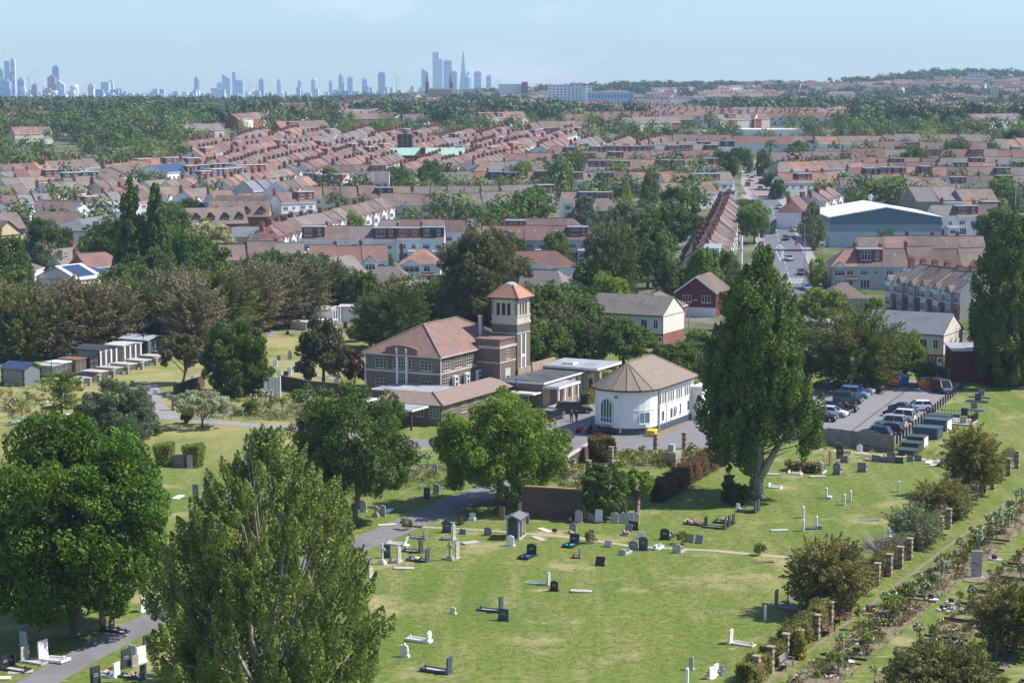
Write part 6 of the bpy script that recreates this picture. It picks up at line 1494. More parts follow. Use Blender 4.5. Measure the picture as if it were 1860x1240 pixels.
def graves():
 LE, CA, AW = -R(112), -R(24), R(152)          # facing left, facing us, facing away
 RI = R(64)
 def many(txt, yaw, **kw):
  for ln in txt.strip().split('\n'):
   a = ln.split(); o = dict(kw)
   for q in a[4:]:
    k, v = q.split('='); o[k] = (WF if v == 'f' else float(v)) if k == 'fl' else v if k in ('chips',) else float(v)
   grave(float(a[0]), float(a[1]), a[2], a[3], yaw=yaw, **o)
 # lawn: stones seen edge-on with their plots stretching left
 many('''909 1111 flat b h=1.35 kerb=2.1 w=.8
996 1062 jag g h=1.3 kerb=2.1
814 1222 flat b h=1.3 kerb=2.2 w=.85
775 1020 flat b h=1.35 kerb=2 fl=f w=.8
764 1003 flat n h=1.3 kerb=1.9 w=.8
772 978 flat d h=.8 kerb=1.9
836 952 flat k h=1.0 kerb=1.9 w=.85
823 980 jag g h=1.75 kerb=1.3 w=.8
829 1014 ogee g h=2.0 w=.85
724 1021 jag g h=1.7 kerb=.9 w=.8
672 1048 ogee g h=1.1 fl=f
1053 1013 flat r h=1.0 kerb=.7 w=.6
1377 926 flat b h=1.15 w=.7
1371 931 flat n h=1.2 kerb=2.0 w=.8 chips=chips_blue
1281 954 flat k h=1.0 kerb=2.2 fl=f w=.8
1316 960 flat n h=1.15 kerb=2.3 w=.8
1323 955 flat n h=1.15 w=.75
1331 951 flat n h=1.1 kerb=2.0 fl=f w=.75
779 1166 scroll w h=1.0 kerb=1.9
211 1228 flat w h=1.1 kerb=2.0 fl=f w=.8
259 1232 flat b h=1.1 kerb=2.0 fl=f w=.8
737 991 tablet w h=.9 kerb=2.0''', LE)
 many('''735 1192 scroll w h=1.1
822 1115 round p h=.6 w=.5
927 991 round w h=1.05 w=.75
1104 993 tablet d h=.6
683 938 cross g h=1.2
694 937 round g h=1.2
811 967 round b h=1.25 w=.95
886 972 round d h=.85 w=.8
840 970 flat d h=.55 w=.7
818 1017 cross g h=1.9
694 1024 cross p h=2.0
668 1024 tablet g h=.6
702 1013 flat b h=1.3 w=.8
858 944 cross w h=.8
1130 1008 flat g h=.55 kerb=-1.7
1150 999 round d h=.95 w=.95
1168 999 round b h=1.35 w=.9
1229 1004 round g h=.9 kerb=-1.7 w=.85
1188 999 flat w h=.5 kerb=-1.8 w=.4
1253 984 tablet d h=.8 w=.75
1270 986 tablet d h=.8 w=.75
1142 968 tablet d h=.9 kerb=1.4 fl=f
1164 978 tablet g h=.7
943 956 round d h=1.25 w=.9
953 950 round d h=1.2 w=.95
1040 967 round d h=1.0 fl=f
1007 967 flat k h=.4 w=.5
1487 860 ogee p h=1.6 kerb=-1.6 w=.95
1519 862 ogee d h=1.6 kerb=-2.2 w=.85
1565 857 flat d h=1.15 kerb=-2.0 w=1.0
1525 833 round n h=1.75 w=.85
1533 840 flat d h=.85 kerb=-1.3 w=.9
1561 820 ogee w h=.95
1573 820 flat k h=.9
1523 814 flat r h=.8
1534 817 jag d h=.4
1590 838 flat d h=.8 w=1.0
1605 839 flat d h=.65 w=.95
1618 840 flat d h=1.3 w=1.0
1633 841 flat n h=.75 w=.95
1653 838 flat d h=.7
1667 837 flat d h=.75 w=.9
1713 842 tablet d h=.7
1577 835 flat p h=.5 fl=f
1690 838 slab p
1698 843 slab g
1090 1027 tablet k h=.85 w=.9
914 1127 flat b h=1.05 w=.95
1006 1073 round k h=.95 w=.75
43 1172 flat g h=1.2
20 1210 flat k h=1.0
240 1193 flat g h=1.0
1255 1216 jag g h=1.1 w=.4
1340 924 flat w h=.6 w=.4''', CA)
 many('''1043 988 flat k h=1.05 kerb=1.9 chips=chips_turquoise w=1.0
965 1008 round k h=1.15 kerb=2.1 chips=chips_blue w=1.0
1207 980 round k h=1.15 kerb=-1.9 fl=f w=.95 chips=chips_blue
911 944 flat r h=1.4 w=.6
1150 962 flat k h=.9 w=1''', CA)
 # plots beyond the drive, stones at their left ends
 many('''80 1197 flat w h=1.55 kerb=2.2 w=1.1
46 1200 flat g h=1.2 kerb=2.0 w=.95
10 1214 flat k h=1.1 kerb=2.2 w=.9
1328 1168 flat p h=1.15 kerb=2.0 w=.8
1411 1102 flat d h=1.55 kerb=2.2 w=.7
1434 1092 flat d h=.8
188 1143 flat k h=1.7 kerb=1.7 w=.7
204 1146 jag k h=1.4 kerb=1.5 w=.7
262 1110 flat w h=1.4 w=.9
1434 860 flat w h=.4 kerb=1.5
1398 885 flat w h=.5 kerb=1.4''', RI)
 many('''230 1212 flat n h=1.5 w=.9
268 1182 flat n h=1.3 w=.8
258 1203 flat w h=1.3 w=.9
246 1210 flat g h=.9 w=.6
175 1245 flat n h=1.5 w=.9
1315 1224 jag d h=.8 kerb=-1.2
1294 1232 flat w h=.9 w=.6
1302 1226 flat w h=.9 w=.6
1509 844 flat r h=1.7 w=.5''', R(50))
 # row of headstones along the dark wall
 for i, (x, y, h) in enumerate(((490, 530, 1.3), (568, 527, 1.25), (632, 527, 1.15), (712, 532, 1.1), (780, 547, 1.2), (852, 545, 1.1), (925, 558, 1.1), (1000, 578, 1.35), (1075, 615, 1.35), (1137, 575, 1.1), (1215, 586, 1.0), (1282, 603, 1.3), (1440, 612, 1.1), (1525, 620, 1.2), (1600, 622, 1.2), (1655, 617, 1.1))):
  grave(860 + x / 5.6375, 840 + y / 5.6375, ('round', 'ogee', 'flat')[i % 3] if i not in (7, 8) else 'round', 'g' if i not in (7, 11, 8) else 'w' if i != 8 else 'i', h, CA * .6, w=.8, fl=WF if i in (0, 5, 7) else None)
 # bare white posts: narrow upright stones on the right-hand lawn
 for i, (x, y) in enumerate(((1501, 905), (1534, 917), (1545, 910), (1633, 893), (1459, 940), (1483, 958), (1459, 964), (1390, 1125), (1248, 1241))):
  b = at(x, y); P = Parts(); h = 1.15; q = P.add('headstone'); q.box(-.2, -.1, -.1, .2, .1, h, 'marble_white'); q.hexa([(-.2, -.1, h), (.2, -.1, h), (.2, .1, h), (-.2, .1, h)], [(-.2, -.05, h + .06), (.2, -.05, h + .06), (.2, .05, h + .06), (-.2, .05, h + .06)], 'marble_white')
  if i in (0, 5): q = P.add('footstone'); q.box(-.5, -.6, -.05, .3, -.2, .3, 'stone_pale' if i == 0 else 'granite_grey')
  t = thing('white_headstone', None, 'headstone', b, R(75), 'narrow white headstones'); P.put(t); later(t, 'narrow upright white headstone', 'headstone', 'narrow white headstones', 'on the right-hand lawn')
 for x, y, c, yw in ((868, 984, 'g', .9), (1075, 1075, 'g', 1.45), (752, 1033, 'g', 1.4), (1491, 960, 'b', 1.3), (1595, 944, 'd', 1.2), (1432, 963, 'g', 1.2), (968, 975, 'g', -.6), (980, 960, 'p', -.6), (958, 930, 'g', 0), (1405, 1020, 'r', 1.3), (1500, 866, 'g', 1.3), (1416, 862, 'g', 1.3), (720, 953, 'p', 1.3), (20, 1232, 'p', 1.2), (262, 1246, 'p', -.5), (60, 1220, 'g', 1.2)):
  grave(x, y, 'slab', c, yaw=-yw - .2 if yw > 1 else -yw)
 # small tomb house of slate and grey stone
 p = at(931, 980); P = Parts(); b = P.add('wall'); W_, D, H = 1.35, 2.3, 2.0
 for x in (-W_ / 2, W_ / 2 - .16): 
  for y in (0, D / 2 - .08, D - .16): b.box(x, y, 0, x + .16, y + .16, H, 'stone_grey')
 b.box(-W_ / 2 + .06, .06, .1, W_ / 2 - .06, D - .06, H - .05, 'granite_green'); b.box(-W_ / 2 - .1, -.1, 0, W_ / 2 + .1, D + .1, .14, 'stone_grey')
 r = P.add('roof'); 
 for s in (-1, 1): r.hexa([(s * (W_ / 2 + .2), -.2, H), (0, -.2, H + .38), (0, D + .2, H + .38), (s * (W_ / 2 + .2), D + .2, H)], [(s * (W_ / 2 + .2), -.2, H + .14), (0, -.2, H + .52), (0, D + .2, H + .52), (s * (W_ / 2 + .2), D + .2, H + .14)], 'granite_grey')
 b.quads([(-W_ / 2, .05, H), (W_ / 2, .05, H), (0, .05, H + .38)], [(0, 1, 2)], 'granite_green')
 q = P.add('plaque'); q.ob((W_ / 2 - .06, 1.25), (0, 1), 0, .8, .4, 1.7, 0, .03, 'granite_brown')
 t = thing('small_tomb', 'small slate-green tomb house with grey gabled roof on the lawn below the dark brick wall', 'tomb', p, YAW * .6); P.put(t)
 # vaults beside the car park
 for x, y, w_, d_, h, m, lab in ((1646, 828, 2.2, 2.0, .75, 'granite_green', 'lowest green-grey stone vault at the front of the vault row by the bollards'), (1652, 819, 2.4, 2.0, 1.05, 'granite_green', 'second green-grey stone vault from the front by the bollards'), (1661, 811, 2.2, 2.0, 1.3, 'granite_green', 'third green-grey stone vault from the front beside a white slab'), (1680, 797, 3.4, 2.4, 1.5, 'granite_blue', 'largest dark blue-grey stone vault by the bollards'), (1697, 782, 3.2, 2.4, 1.5, 'granite_blue', 'large vault with white end wall behind the largest one by the bollards'), (1702, 772, 3.0, 2.4, 1.3, 'granite_green', 'hindmost low vault by the bollards, below the railed plot')):
  P = Parts(); b = P.add('chest'); b.box(-w_ / 2, 0, -.1, w_ / 2, d_, h - .12, m); c = P.add('lid'); c.box(-w_ / 2 - .1, -.1, h - .12, w_ / 2 + .1, d_ + .1, h, m); 
  for s in (-1, 1): q = P.add('corner_post'); q.box(s * (w_ / 2 - .12) - .08, -.03, 0, s * (w_ / 2 - .12) + .08, -.001, h - .13, 'granite_grey')
  if 'white' in lab: q = P.add('end_wall'); q.box(w_ / 2 + .001, .1, 0, w_ / 2 + .12, d_ - .1, h - .13, 'marble_white')
  t = thing('stone_vault', lab, 'vault', at(x, y), YAW, 'stone vaults by the car park'); P.put(t)
 # railed plot and dark frames behind
 P = Parts(); p = at(1725, 768); b = P.add('plinth'); b.box(-3, 0, 0, 3, 3.4, .25, 'stone_grey')
 for (x0, y0, x1, y1) in ((-3, 0, 3, 0), (3, 0, 3, 3.4), (3, 3.4, -3, 3.4), (-3, 3.4, -3, 0)):
  q = P.add('railing')
  for k in range(14): f = k / 13; q.tube((x0 + (x1 - x0) * f, y0 + (y1 - y0) * f, .25), (x0 + (x1 - x0) * f, y0 + (y1 - y0) * f, 1.35), .035, .035, 'black_metal', 4)
  for z in (.5, 1.2): q.tube((x0, y0, z), (x1, y1, z), .04, .04, 'black_metal', 4)
 t = thing('railed_plot', 'grave plot inside black iron railings beside the car park', 'grave plot', p, YAW); P.put(t)
 for x, y, m in ((1768, 745, 'granite_grey'), (1750, 757, 'granite_green'), (1775, 730, 'granite_blue'), (1781, 722, 'granite_grey'), (1748, 772, 'stone_grey')):
  P = Parts(); b = P.add('kerb'); b.box(-1.6, -.5, 0, 1.6, .6, .22, m); q = P.add('headstone'); stone_shape(q, 'flat', .9, 1.2, .14, m, .35); t = thing('grave', None, 'grave', at(x, y), YAW, 'graves'); P.put(t); later(t, f"{'dark' if m != 'stone_grey' else 'grey'} grave with wide kerb", 'grave', 'graves', 'beside the railed plot')
 # odds and ends on the graves
 for x, y, m, d in ((1256, 948, 'f', 'heap of white and pink flowers'), (1620, 828, 'f', 'small heap of pale flowers'), (1540, 822, 'f', 'white stone ornaments'), (1650, 832, 'f', 'pale grave ornaments')):
  P = Parts(); blooms(P, 0, 0, .08, 26, WF, .8 if x < 1300 else .6, name='flower_heap'); t = thing('grave_flowers', None, 'flowers', at(x, y), 0, 'grave flowers'); P.put(t); later(t, d, 'flowers', 'grave flowers')
 p = at(1460, 856); P = Parts(); b = P.add('bush')
 for i in range(90): b.ell((rnd.uniform(-2.2, 2.2), rnd.uniform(-.8, .8), rnd.uniform(.1, 1.1)), (.3, .3, .25), 'leaf_hedge' if rnd.random() < .6 else 'leaf_dark', 6, 3)
 f = P.add('flowers')
 for i in range(120): x = rnd.uniform(-2.3, 2.3); f.ell((x, rnd.uniform(-1.0, .6), rnd.uniform(.2, 1.35)), (.1, .1, .08), rnd.choice(['flower_red', 'flower_orange', 'flower_yellow', 'flower_red', 'flower_purple']), 5, 3)
 t = thing('flower_bed', 'long raised bed of red and orange flowers right of the tallest poplar', 'flower bed', p, YAW); P.put(t)
 for x, y, d in ((1380, 1008, 'green shrub'), (738, 962, 'light green weedy clump'), (1238, 988, 'rose bush'), (1072, 986, 'low shrub')):
  g = np.random.default_rng(int(x)); P_, D_, s_, L_ = crown_round(g, 1.3, 1.3, 0, nl=16, n=900, leaf=.14, rl=.32); t = tree('small_shrub', P_, D_, s_, trunk_mb(g, .04, .6, L_), 'leaf_hedge', at(x, y), cat='shrub'); later(t, d + ' on the lawn', 'shrub', 'shrubs on the lawn')
graves()
# ---------------------------------------------------------------- tomb houses on the left
def tombs():
 def tomb_house(px, py, W_, D, H, rise, wl, rf, lab, yaw, open_front=True, quoin=None, pil='marble_white'):
  P = Parts(); b = P.add('wall'); b.box(-W_, 0, 0, 0, D, H, wl)
  r = P.add('roof')
  if rise:
   for s in (0, 1):
    y0, y1 = (-.35, D / 2) if s == 0 else (D + .35, D / 2)
    r.hexa([(-W_ - .35, y0, H + .02), (.35, y0, H + .02), (.35, y1, H + rise), (-W_ - .35, y1, H + rise)], [(-W_ - .35, y0, H + .17), (.35, y0, H + .17), (.35, y1, H + rise + .15), (-W_ - .35, y1, H + rise + .15)], rf)
   b.quads([(0, 0, H), (0, D, H), (0, D / 2, H + rise)], [(0, 1, 2)], wl); b.quads([(-W_, 0, H), (-W_, D, H), (-W_, D / 2, H + rise)], [(1, 0, 2)], wl)
  else: r.box(-W_ - .25, -.25, H, .25, D + .25, H + .2, rf)
  if quoin:
   q = P.add('quoins')
   for x, y in ((-W_, 0), (0, 0), (0, D)):
    for k in range(int(H / .5)): s = .2 if k % 2 else .3; q.box(x - s / 2, y - s / 2, k * .5, x + s / 2, y + s / 2, k * .5 + .42, quoin)
  if open_front:
   f = P.add('doorway'); f.ob((0, 0), (0, 1), .25, D - .25, .1, H - .3, 0, .04, 'felt_black')
   for k in range(4): q = P.add('pillar'); q.ob((0, 0), (0, 1), k * (D - .3) / 3, k * (D - .3) / 3 + .3, 0, H, .04, .3, pil)
   blooms(P, .7, D / 2, .2, 20, WF, .8)
  t = thing('tomb_house', lab, 'tomb', at(px, py), yaw, 'tomb houses'); P.put(t); p = at(px, py); occ(p.x, p.y, 4, put=4)
 Y = -R(27)
 tomb_house(43, 702, 4.2, 4.0, 2.5, .9, 'granite_grey', 'solar', 'pale tomb house with dark blue gable roof and black quoins', Y, False, 'granite_black')
 tomb_house(180, 667, 4.6, 4.4, 2.7, .6, 'granite_grey', 'cladding_dark', 'grey tomb house with black gabled roof and white pillars', Y, True, 'granite_black')
 tomb_house(224, 657, 3.4, 4.6, 2.6, .25, 'stone_grey', 'concrete', 'tomb house with pale flat canopy and flowers inside', Y)
 tomb_house(268, 650, 5.6, 5.2, 2.9, .6, 'granite_green', 'lead', 'largest dark tomb house with wide grey gabled roof', Y, True, None, 'granite_grey')
 tomb_house(602, 592, 4.0, 5.2, 3.0, .5, 'marble_white', 'concrete', 'big white tomb house with pillars right of the upper lawn', -R(12), True, None)
 tomb_house(650, 586, 3.6, 3.0, 3.0, .3, 'marble_white', 'concrete', 'white end wing of the big white tomb house', -R(12), False)
 tomb_house(528, 594, 3.6, 4.0, 2.5, .5, 'granite_grey', 'granite_green', 'grey tomb house with dark green roof left of the big white one', -R(20))
 def vault(px, py, W_, D, H, m, lab, fronts=1, lid=None):
  P = Parts(); b = P.add('chest'); b.box(-W_, 0, 0, 0, D, H - .15, m); c = P.add('lid'); c.box(-W_ - .12, -.12, H - .15, .12, D + .12, H, lid or m)
  f = P.add('niche')
  for i in range(2):
   for j in range(fronts): f.ob((0, 0), (0, 1), .15 + i * D / 2, D / 2 - .1 + i * D / 2, .15 + j * (H - .2) / fronts, (j + 1) * (H - .2) / fronts - .05, .001, .03, 'felt_black')
  t = thing('stone_vault', None, 'vault', at(px, py), Y, 'vaults of the tomb row'); P.put(t); later(t, lab, 'vault', 'vaults of the tomb row', 'in the left tomb row')
 vault(95, 686, 3.2, 2.2, 1.9, 'granite_grey', 'grey two-tier vault', 2, 'stone_grey'); vault(112, 680, 3.2, 2.4, 1.9, 'granite_grey', 'second grey two-tier vault', 2, 'marble_white'); vault(138, 676, 3.6, 2.6, 2.1, 'granite_brown', 'brown vault with open niches', 2); vault(163, 672, 2.4, 2.2, 2.0, 'granite_black', 'black vault', 2)
 for i, (x, y) in enumerate(((143, 700), (160, 694), (181, 688), (208, 681), (234, 674), (260, 667), (286, 659), (298, 650))): vault(x, y, 3.6, 2.2, 1.1, 'granite_grey' if i != 1 else 'granite_black', 'low grey box vault' if i != 1 else 'low black box vault', 1, 'stone_grey' if i != 1 else None)
 vault(514, 598, 3.4, 2.6, 1.9, 'granite_grey', 'grey vault with pale front', 1, 'stone_grey'); vault(556, 600, 3.6, 2.6, 1.6, 'stone_grey', 'pale box vault', 1); vault(600, 596, 3.6, 2.4, 1.5, 'marble_white', 'white box vault', 1)
 for i, (x, y) in enumerate(((132, 704), (147, 703), (163, 700), (180, 694), (206, 686), (232, 679), (258, 671), (283, 663))):
  P = Parts(); b = P.add('pillar'); b.box(-.25, -.25, 0, .25, .25, 1.1, 'brick_tan'); c = P.add('cap'); c.box(-.32, -.32, 1.1, .32, .32, 1.22, 'stone')
  t = thing('gate_pier', None, 'pier', at(x, y), Y, 'brick piers of the tomb row'); P.put(t); later(t, 'short brick pier', 'pier', 'brick piers of the tomb row', 'along the front of the left tomb row')
 for x, y in ((94, 690), (261, 650)):
  P = Parts(); b = P.add('pole'); b.tube((0, 0, 0), (0, 0, 3.6), .07, .05, 'black_metal', 6); l = P.add('lantern'); l.lathe([(.08, 3.6), (.2, 3.75), (.22, 4.1), (.05, 4.3)], 0, 0, 'black_metal', 8)
  t = thing('lamp_post', None, 'lamp post', at(x, y), 0, 'lamp posts of the tomb row'); P.put(t); later(t, 'black lantern post', 'lamp post', 'lamp posts of the tomb row', 'in the left tomb row')
 # graves of the upper lawn and garden left of the chapel
 for ln in '''500 665 flat w 1.1;506 654 jag d .9;527 652 ogee g 1.6;507 680 flat w .8;525 680 flat w 1.2;519 682 flat k .7;611 705 ogee p 1.8;350 690 flat w .8;557 690 flat d 1.2;640 617 flat p 1.0;656 616 slab w 1;600 597 flat d 1;627 596 flat k 1.1;647 593 flat d 1.2;536 608 slab d 1;522 608 jag k .8;36 765 slab w 1;306 720 flat w .6;282 716 flat p .7;240 700 jag d .8;660 890 round b 1.2;690 893 round b 1.3;775 905 flat b 1.2;792 898 round g 1.2;660 930 jag g 1.3;710 925 slab w 1;345 850 flat i 1.6;356 905 flat d 1.6;330 900 slab w 1;100 735 slab w 1;128 752 slab w 1;90 728 slab g 1;320 835 slab p 1;790 860 jag g 1.2;820 868 slab p 1;560 910 flat g 1;620 930 flat d 1.2;655 925 flat d 1'''.split(';'):
  a = ln.split(); grave(float(a[0]), float(a[1]), a[2], a[3], float(a[4]), YAW * .5)
tombs()
# ================================================================ rose garden on the right
G0 = at(1375, 1240)
def gp(s, t): q = G0 + AX * s + BX * t; return Vector((q.x, q.y, 0))
GY = YAW
def in_frame(q, m=30):
 u, v = pix(q.x, q.y, .5); return -m < u < 1860 + m and v < 1240 + m
def rose_garden():
 # brick pillars
 pl = [(1374, 1239), (1399, 1221), (1427, 1197), (1452, 1190), (1483, 1161), (1507, 1137), (1529, 1118), (1551, 1100), (1573, 1076), (1593, 1063), (1615, 1046), (1635, 1032), (1652, 1016), (1672, 999), (1690, 988), (1708, 974), (1723, 960), (1742, 944), (1757, 933), (1773, 908), (1788, 895), (1803, 888), (1818, 876), (1832, 864), (1847, 850)]
 pm = []
 for v in range(3):
  P = Parts(); b = P.add('shaft'); z = 0
  for k in range(9): s = .225 if k % 2 == 0 else .27; h = .225; b.box(-s, -s, z - (.1 if not k else 0), s, s, z + h, 'brick_tan' if (k + v) % 3 else 'brick_brown'); z += h
  c = P.add('cap'); c.box(-.30, -.30, z, .30, .30, z + .1, 'brick_tan'); pm.append([(n, m.mesh(n)) for n, m, _ in P.L])
 for i, (x, y) in enumerate(pl):
  t = thing('brick_pillar', None, 'pillar', at(x, y), GY, 'brick pillars of the rose garden')
  for n, m in pm[i % 3]: link(n, m, t)
  later(t, 'weathered banded brick pillar', 'pillar', 'brick pillars of the rose garden', 'along the rose garden edge')
 for i, (x, y) in enumerate(((316, 745), (493, 735), (560, 742), (1191, 818), (1243, 815), (1069, 868), (1110, 842), (1157, 925), (1135, 902))):
  t = thing('brick_pillar', None, 'pillar', at(x, y), GY, 'old brick pillars')
  for n, m in pm[i % 3]: link(n, m, t)
  later(t, 'lone banded brick pillar', 'pillar', 'old brick pillars')
 # hedges between the pillars
 for i, (a, c, h) in enumerate((((1360, 1250), (1394, 1226), 1.7), ((1402, 1214), (1424, 1199), 1.5), ((1432, 1192), (1478, 1160), 2.1), ((1486, 1155), (1504, 1138), 2.3), ((1600, 1052), (1636, 1020), 1.8), ((1640, 1018), (1700, 968), 1.9), ((1712, 962), (1760, 915), 1.8), ((1776, 900), (1846, 838), 1.5))):
  hedge(a[0] - 9, a[1] - 2, c[0] - 9, c[1] - 2, 1.1, h, 'leaf_hedge' if i % 3 else 'leaf_olive', ('lowest clipped hedge by the front pillars at the bottom edge', 'rounded clipped hedge left of the nearest bench', 'long brown-tipped hedge behind the nearest bench', 'tallest hedge block behind the middle bench', 'sparse hedge right of the big olive-brown yew', 'hedge behind the pillars below the grey-green shrub', 'hedge behind the pillars under the flat-topped yew', 'far hedge behind the pillars at the right edge')[i], 7000)
 b, w_, h = size_at(1454, 1196, 22, 1148); g = np.random.default_rng(4)
 P, D, s, C = crown_conifer(g, w_ * 1.1, h, 0, 12, 9, 3500, .17, .4, .5, .35)
 tree('golden_conifer', P, D, s, trunk_mb(g, .06, h * .5, []), 'leaf_gold', b, label='small golden conifer between two brick pillars near the bottom edge')
 # benches
 def bench(px, py, yaw, m, lab):
  P = Parts(); st = P.add('seat')
  for k in range(4): st.box(-.85, -.5 + k * .13, .42, .85, -.4 + k * .13, .47, m)
  bk = P.add('backrest')
  for k in range(4): bk.hexa([(-.85, .05 + k * .03, .55 + k * .12), (.85, .05 + k * .03, .55 + k * .12), (.85, .09 + k * .03, .55 + k * .12), (-.85, .09 + k * .03, .55 + k * .12)], [(-.85, .075 + k * .03, .64 + k * .12), (.85, .075 + k * .03, .64 + k * .12), (.85, .115 + k * .03, .64 + k * .12), (-.85, .115 + k * .03, .64 + k * .12)], m)
  for x in (-.82, .82):
   a = P.add('armrest'); a.box(x - .05, -.55, .66, x + .05, .06, .72, m)
   for y in (-.5, .08): l = P.add('leg'); l.box(x - .045, y - .045, 0, x + .045, y + .045, .66 if y < 0 else 1.0, m)
  t = thing('park_bench', lab, 'bench', at(px, py), yaw, 'benches of the rose garden'); P.put(t)
 BY = YAW + R(90)
 bench(1423, 1212, BY, 'timber_grey', 'weathered pale bench between the nearest brick pillars')
 bench(1500, 1150, BY, 'timber_brown', 'brown bench between pillars, nearer of the brown pair'); bench(1520, 1129, BY, 'timber_brown', 'brown bench between pillars, farther of the brown pair')
 bench(1428, 862, YAW, 'timber_grey', 'bench in shade beside the tallest poplar') if False else None
 bench(526, 790, YAW * .3, 'timber_grey', 'grey bench on the grass beside the garden path')
 # beds, kerbs and paving
 beds = []
 def bed(s0, s1, t0, t1, m='soil'):
  q = [gp(s0, t0), gp(s0, t1), gp(s1, t1), gp(s1, t0)]
  if not any(in_frame(k, 200) for k in q): return
  b = MB(); b.face([(k.x, k.y, .06) for k in q], m); tag(b.build('soil_bed'), None, None, None, 'structure')
  k = MB()
  for (a, c, e, f) in ((s1, s1 + .08, t0, t1), (s0 - .08, s0, t0, t1)):
   z = [gp(a, e), gp(a, f), gp(c, f), gp(c, e)]; k.hexa([(v.x, v.y, 0) for v in z], [(v.x, v.y, .18) for v in z], 'timber_dark')
  tag(k.build('bed_edging'), None, None, None, 'structure'); beds.append((s0, s1, t0, t1))
 q = [gp(-8, .5), gp(-8, .9), gp(95, .9), gp(95, .5)]
 b = MB(); b.face([(k.x, k.y, .024) for k in q], 'soil'); tag(b.build('edge_path'), None, None, None, 'structure')
 s = -6
 while s < 88:
  L = rnd.choice((14, 20, 24)); bed(s, s + L, 1.9, 5.6); s += L + 1.6
 for t0, t1 in ((7.6, 11.2), (12.2, 15.9), (17.6, 21.4), (22.4, 26.4), (27.6, 31.6), (32.6, 36.6)):
  s = -9 + rnd.random() * 3
  while s < 88:
   L = rnd.choice((3.2, 4.2, 5.2)); bed(s, s + L, t0, t1, rnd.choice(['soil', 'soil_green', 'soil'])); s += L + rnd.choice((.9, 1.4))
 # low planting of the beds, too thick to count
 g = np.random.default_rng(12); B = [b for b in beds]; wts = np.array([(b[1] - b[0]) * (b[3] - b[2]) for b in B]); i = g.choice(len(B), 3600, p=wts / wts.sum()); B = np.array(B)[i]
 s_ = B[:, 0] + (B[:, 1] - B[:, 0]) * g.random(3600); t_ = B[:, 2] + (B[:, 3] - B[:, 2]) * g.random(3600); k = 9
 c = np.array(G0)[None] + np.outer(s_, np.array(AX)) + np.outer(t_, np.array(BX)); c[:, 2] = .12; c = np.repeat(c, k, 0) + g.normal(size=(3600 * k, 3)) * np.array([.17, .17, .09]); c[:, 2] = np.abs(c[:, 2]) + .05
 o = bpy.data.objects.new('bed_foliage', leaf_mesh('bed_foliage', c, unit(rdir(len(c), g) + np.array([0, 0, .6])), .16 * (.6 + .8 * g.random(len(c))), ['leaf_hedge', 'leaf_olive', 'leaf_grey'], .6, np.repeat(g.integers(0, 3, 3600), k))); COL.objects.link(o); tag(o, None, None, None, 'stuff')
 C_ = []
 for (x0, x1, y0, y1, nn) in ((345, 640, 722, 764, 620), (0, 80, 700, 765, 160), (1120, 1300, 822, 850, 320), (1015, 1075, 845, 890, 90), (640, 830, 842, 890, 260), (520, 650, 815, 880, 160), (1480, 1720, 812, 836, 60)):
  for i in range(nn):
   x, y = rnd.uniform(x0, x1), rnd.uniform(y0, y1); q = at(x, y); s = rnd.choice((.3, .4, .6)); C_.append((q.x, q.y, s))
 C_ = np.array(C_); k = 16; r_ = np.repeat(C_[:, 2], k)[:, None]; c = np.repeat(C_ * np.array([1, 1, 0]), k, 0) + g.normal(size=(len(C_) * k, 3)) * r_ * np.array([.6, .6, .55]); c[:, 2] = np.abs(c[:, 2]) + .05
 o = bpy.data.objects.new('bed_foliage', leaf_mesh('bed_foliage', c, unit(rdir(len(c), g) + np.array([0, 0, .5])), .2 * (.6 + .8 * g.random(len(c))), ['leaf_hedge', 'leaf_olive', 'leaf_yellowgreen', 'leaf_mid', 'leaf_pale'], .6, np.repeat(g.integers(0, 5, len(C_)), k))); COL.objects.link(o); tag(o, None, None, None, 'stuff')
 # tufts in the mown grass
 n_ = 42000; px_ = g.uniform(560, 1860, n_); py_ = 830 + 410 * g.random(n_) ** .8; m_ = (px_ - 930) / F; d_ = F * CAMZ / (py_ - 175); c = np.stack([m_ * d_, d_, np.full(n_, .03)], 1); qq = c - np.array(G0)[None]; tt = qq @ np.array(BX); c = c[(tt < .2)]
 c = c + g.normal(size=c.shape) * np.array([.3, .3, 0]); o = bpy.data.objects.new('grass', leaf_mesh('grass', c, unit(rdir(len(c), g) * np.array([1, 1, .3]) + np.array([0, 0, .5])), .11 * (.5 + g.random(len(c))), 'leaf_grass', .5)); COL.objects.link(o); tag(o, None, None, None, 'stuff')
 # standard roses, one by one
 pr = []
 for k in range(6):
  g = np.random.default_rng(40 + k); P, D, sz, L = crown_round(g, .8, .75, .0, nl=16, n=300, leaf=.14, rl=.3); P[:, 2] += 1.0
  tb = MB(); tb.tube((0, 0, 0), (0.02, 0, 1.3), .03, .02, 'bark', 5); tb.tube((.12, 0, 0), (.12, 0, 1.25), .03, .03, 'timber_grey', 4)
  fm = MB(); c = ('flower_white', 'flower_white', 'flower_yellow', 'flower_pink', None, None)[k]
  if c:
   for i in range(20 if k < 2 else 8): d = rdir(1, g)[0]; fm.ell((d[0] * .36, d[1] * .36, 1.4 + d[2] * .33), (.065, .065, .055), c, 6, 3)
  pr.append((leaf_mesh('crown', P, D, sz, ('leaf_mid', 'leaf_bright', 'leaf_mid', 'leaf_hedge', 'leaf_mid', 'leaf_bright')[k]), tb.mesh('stem'), fm.mesh('flowers') if c else None))
 sm = []
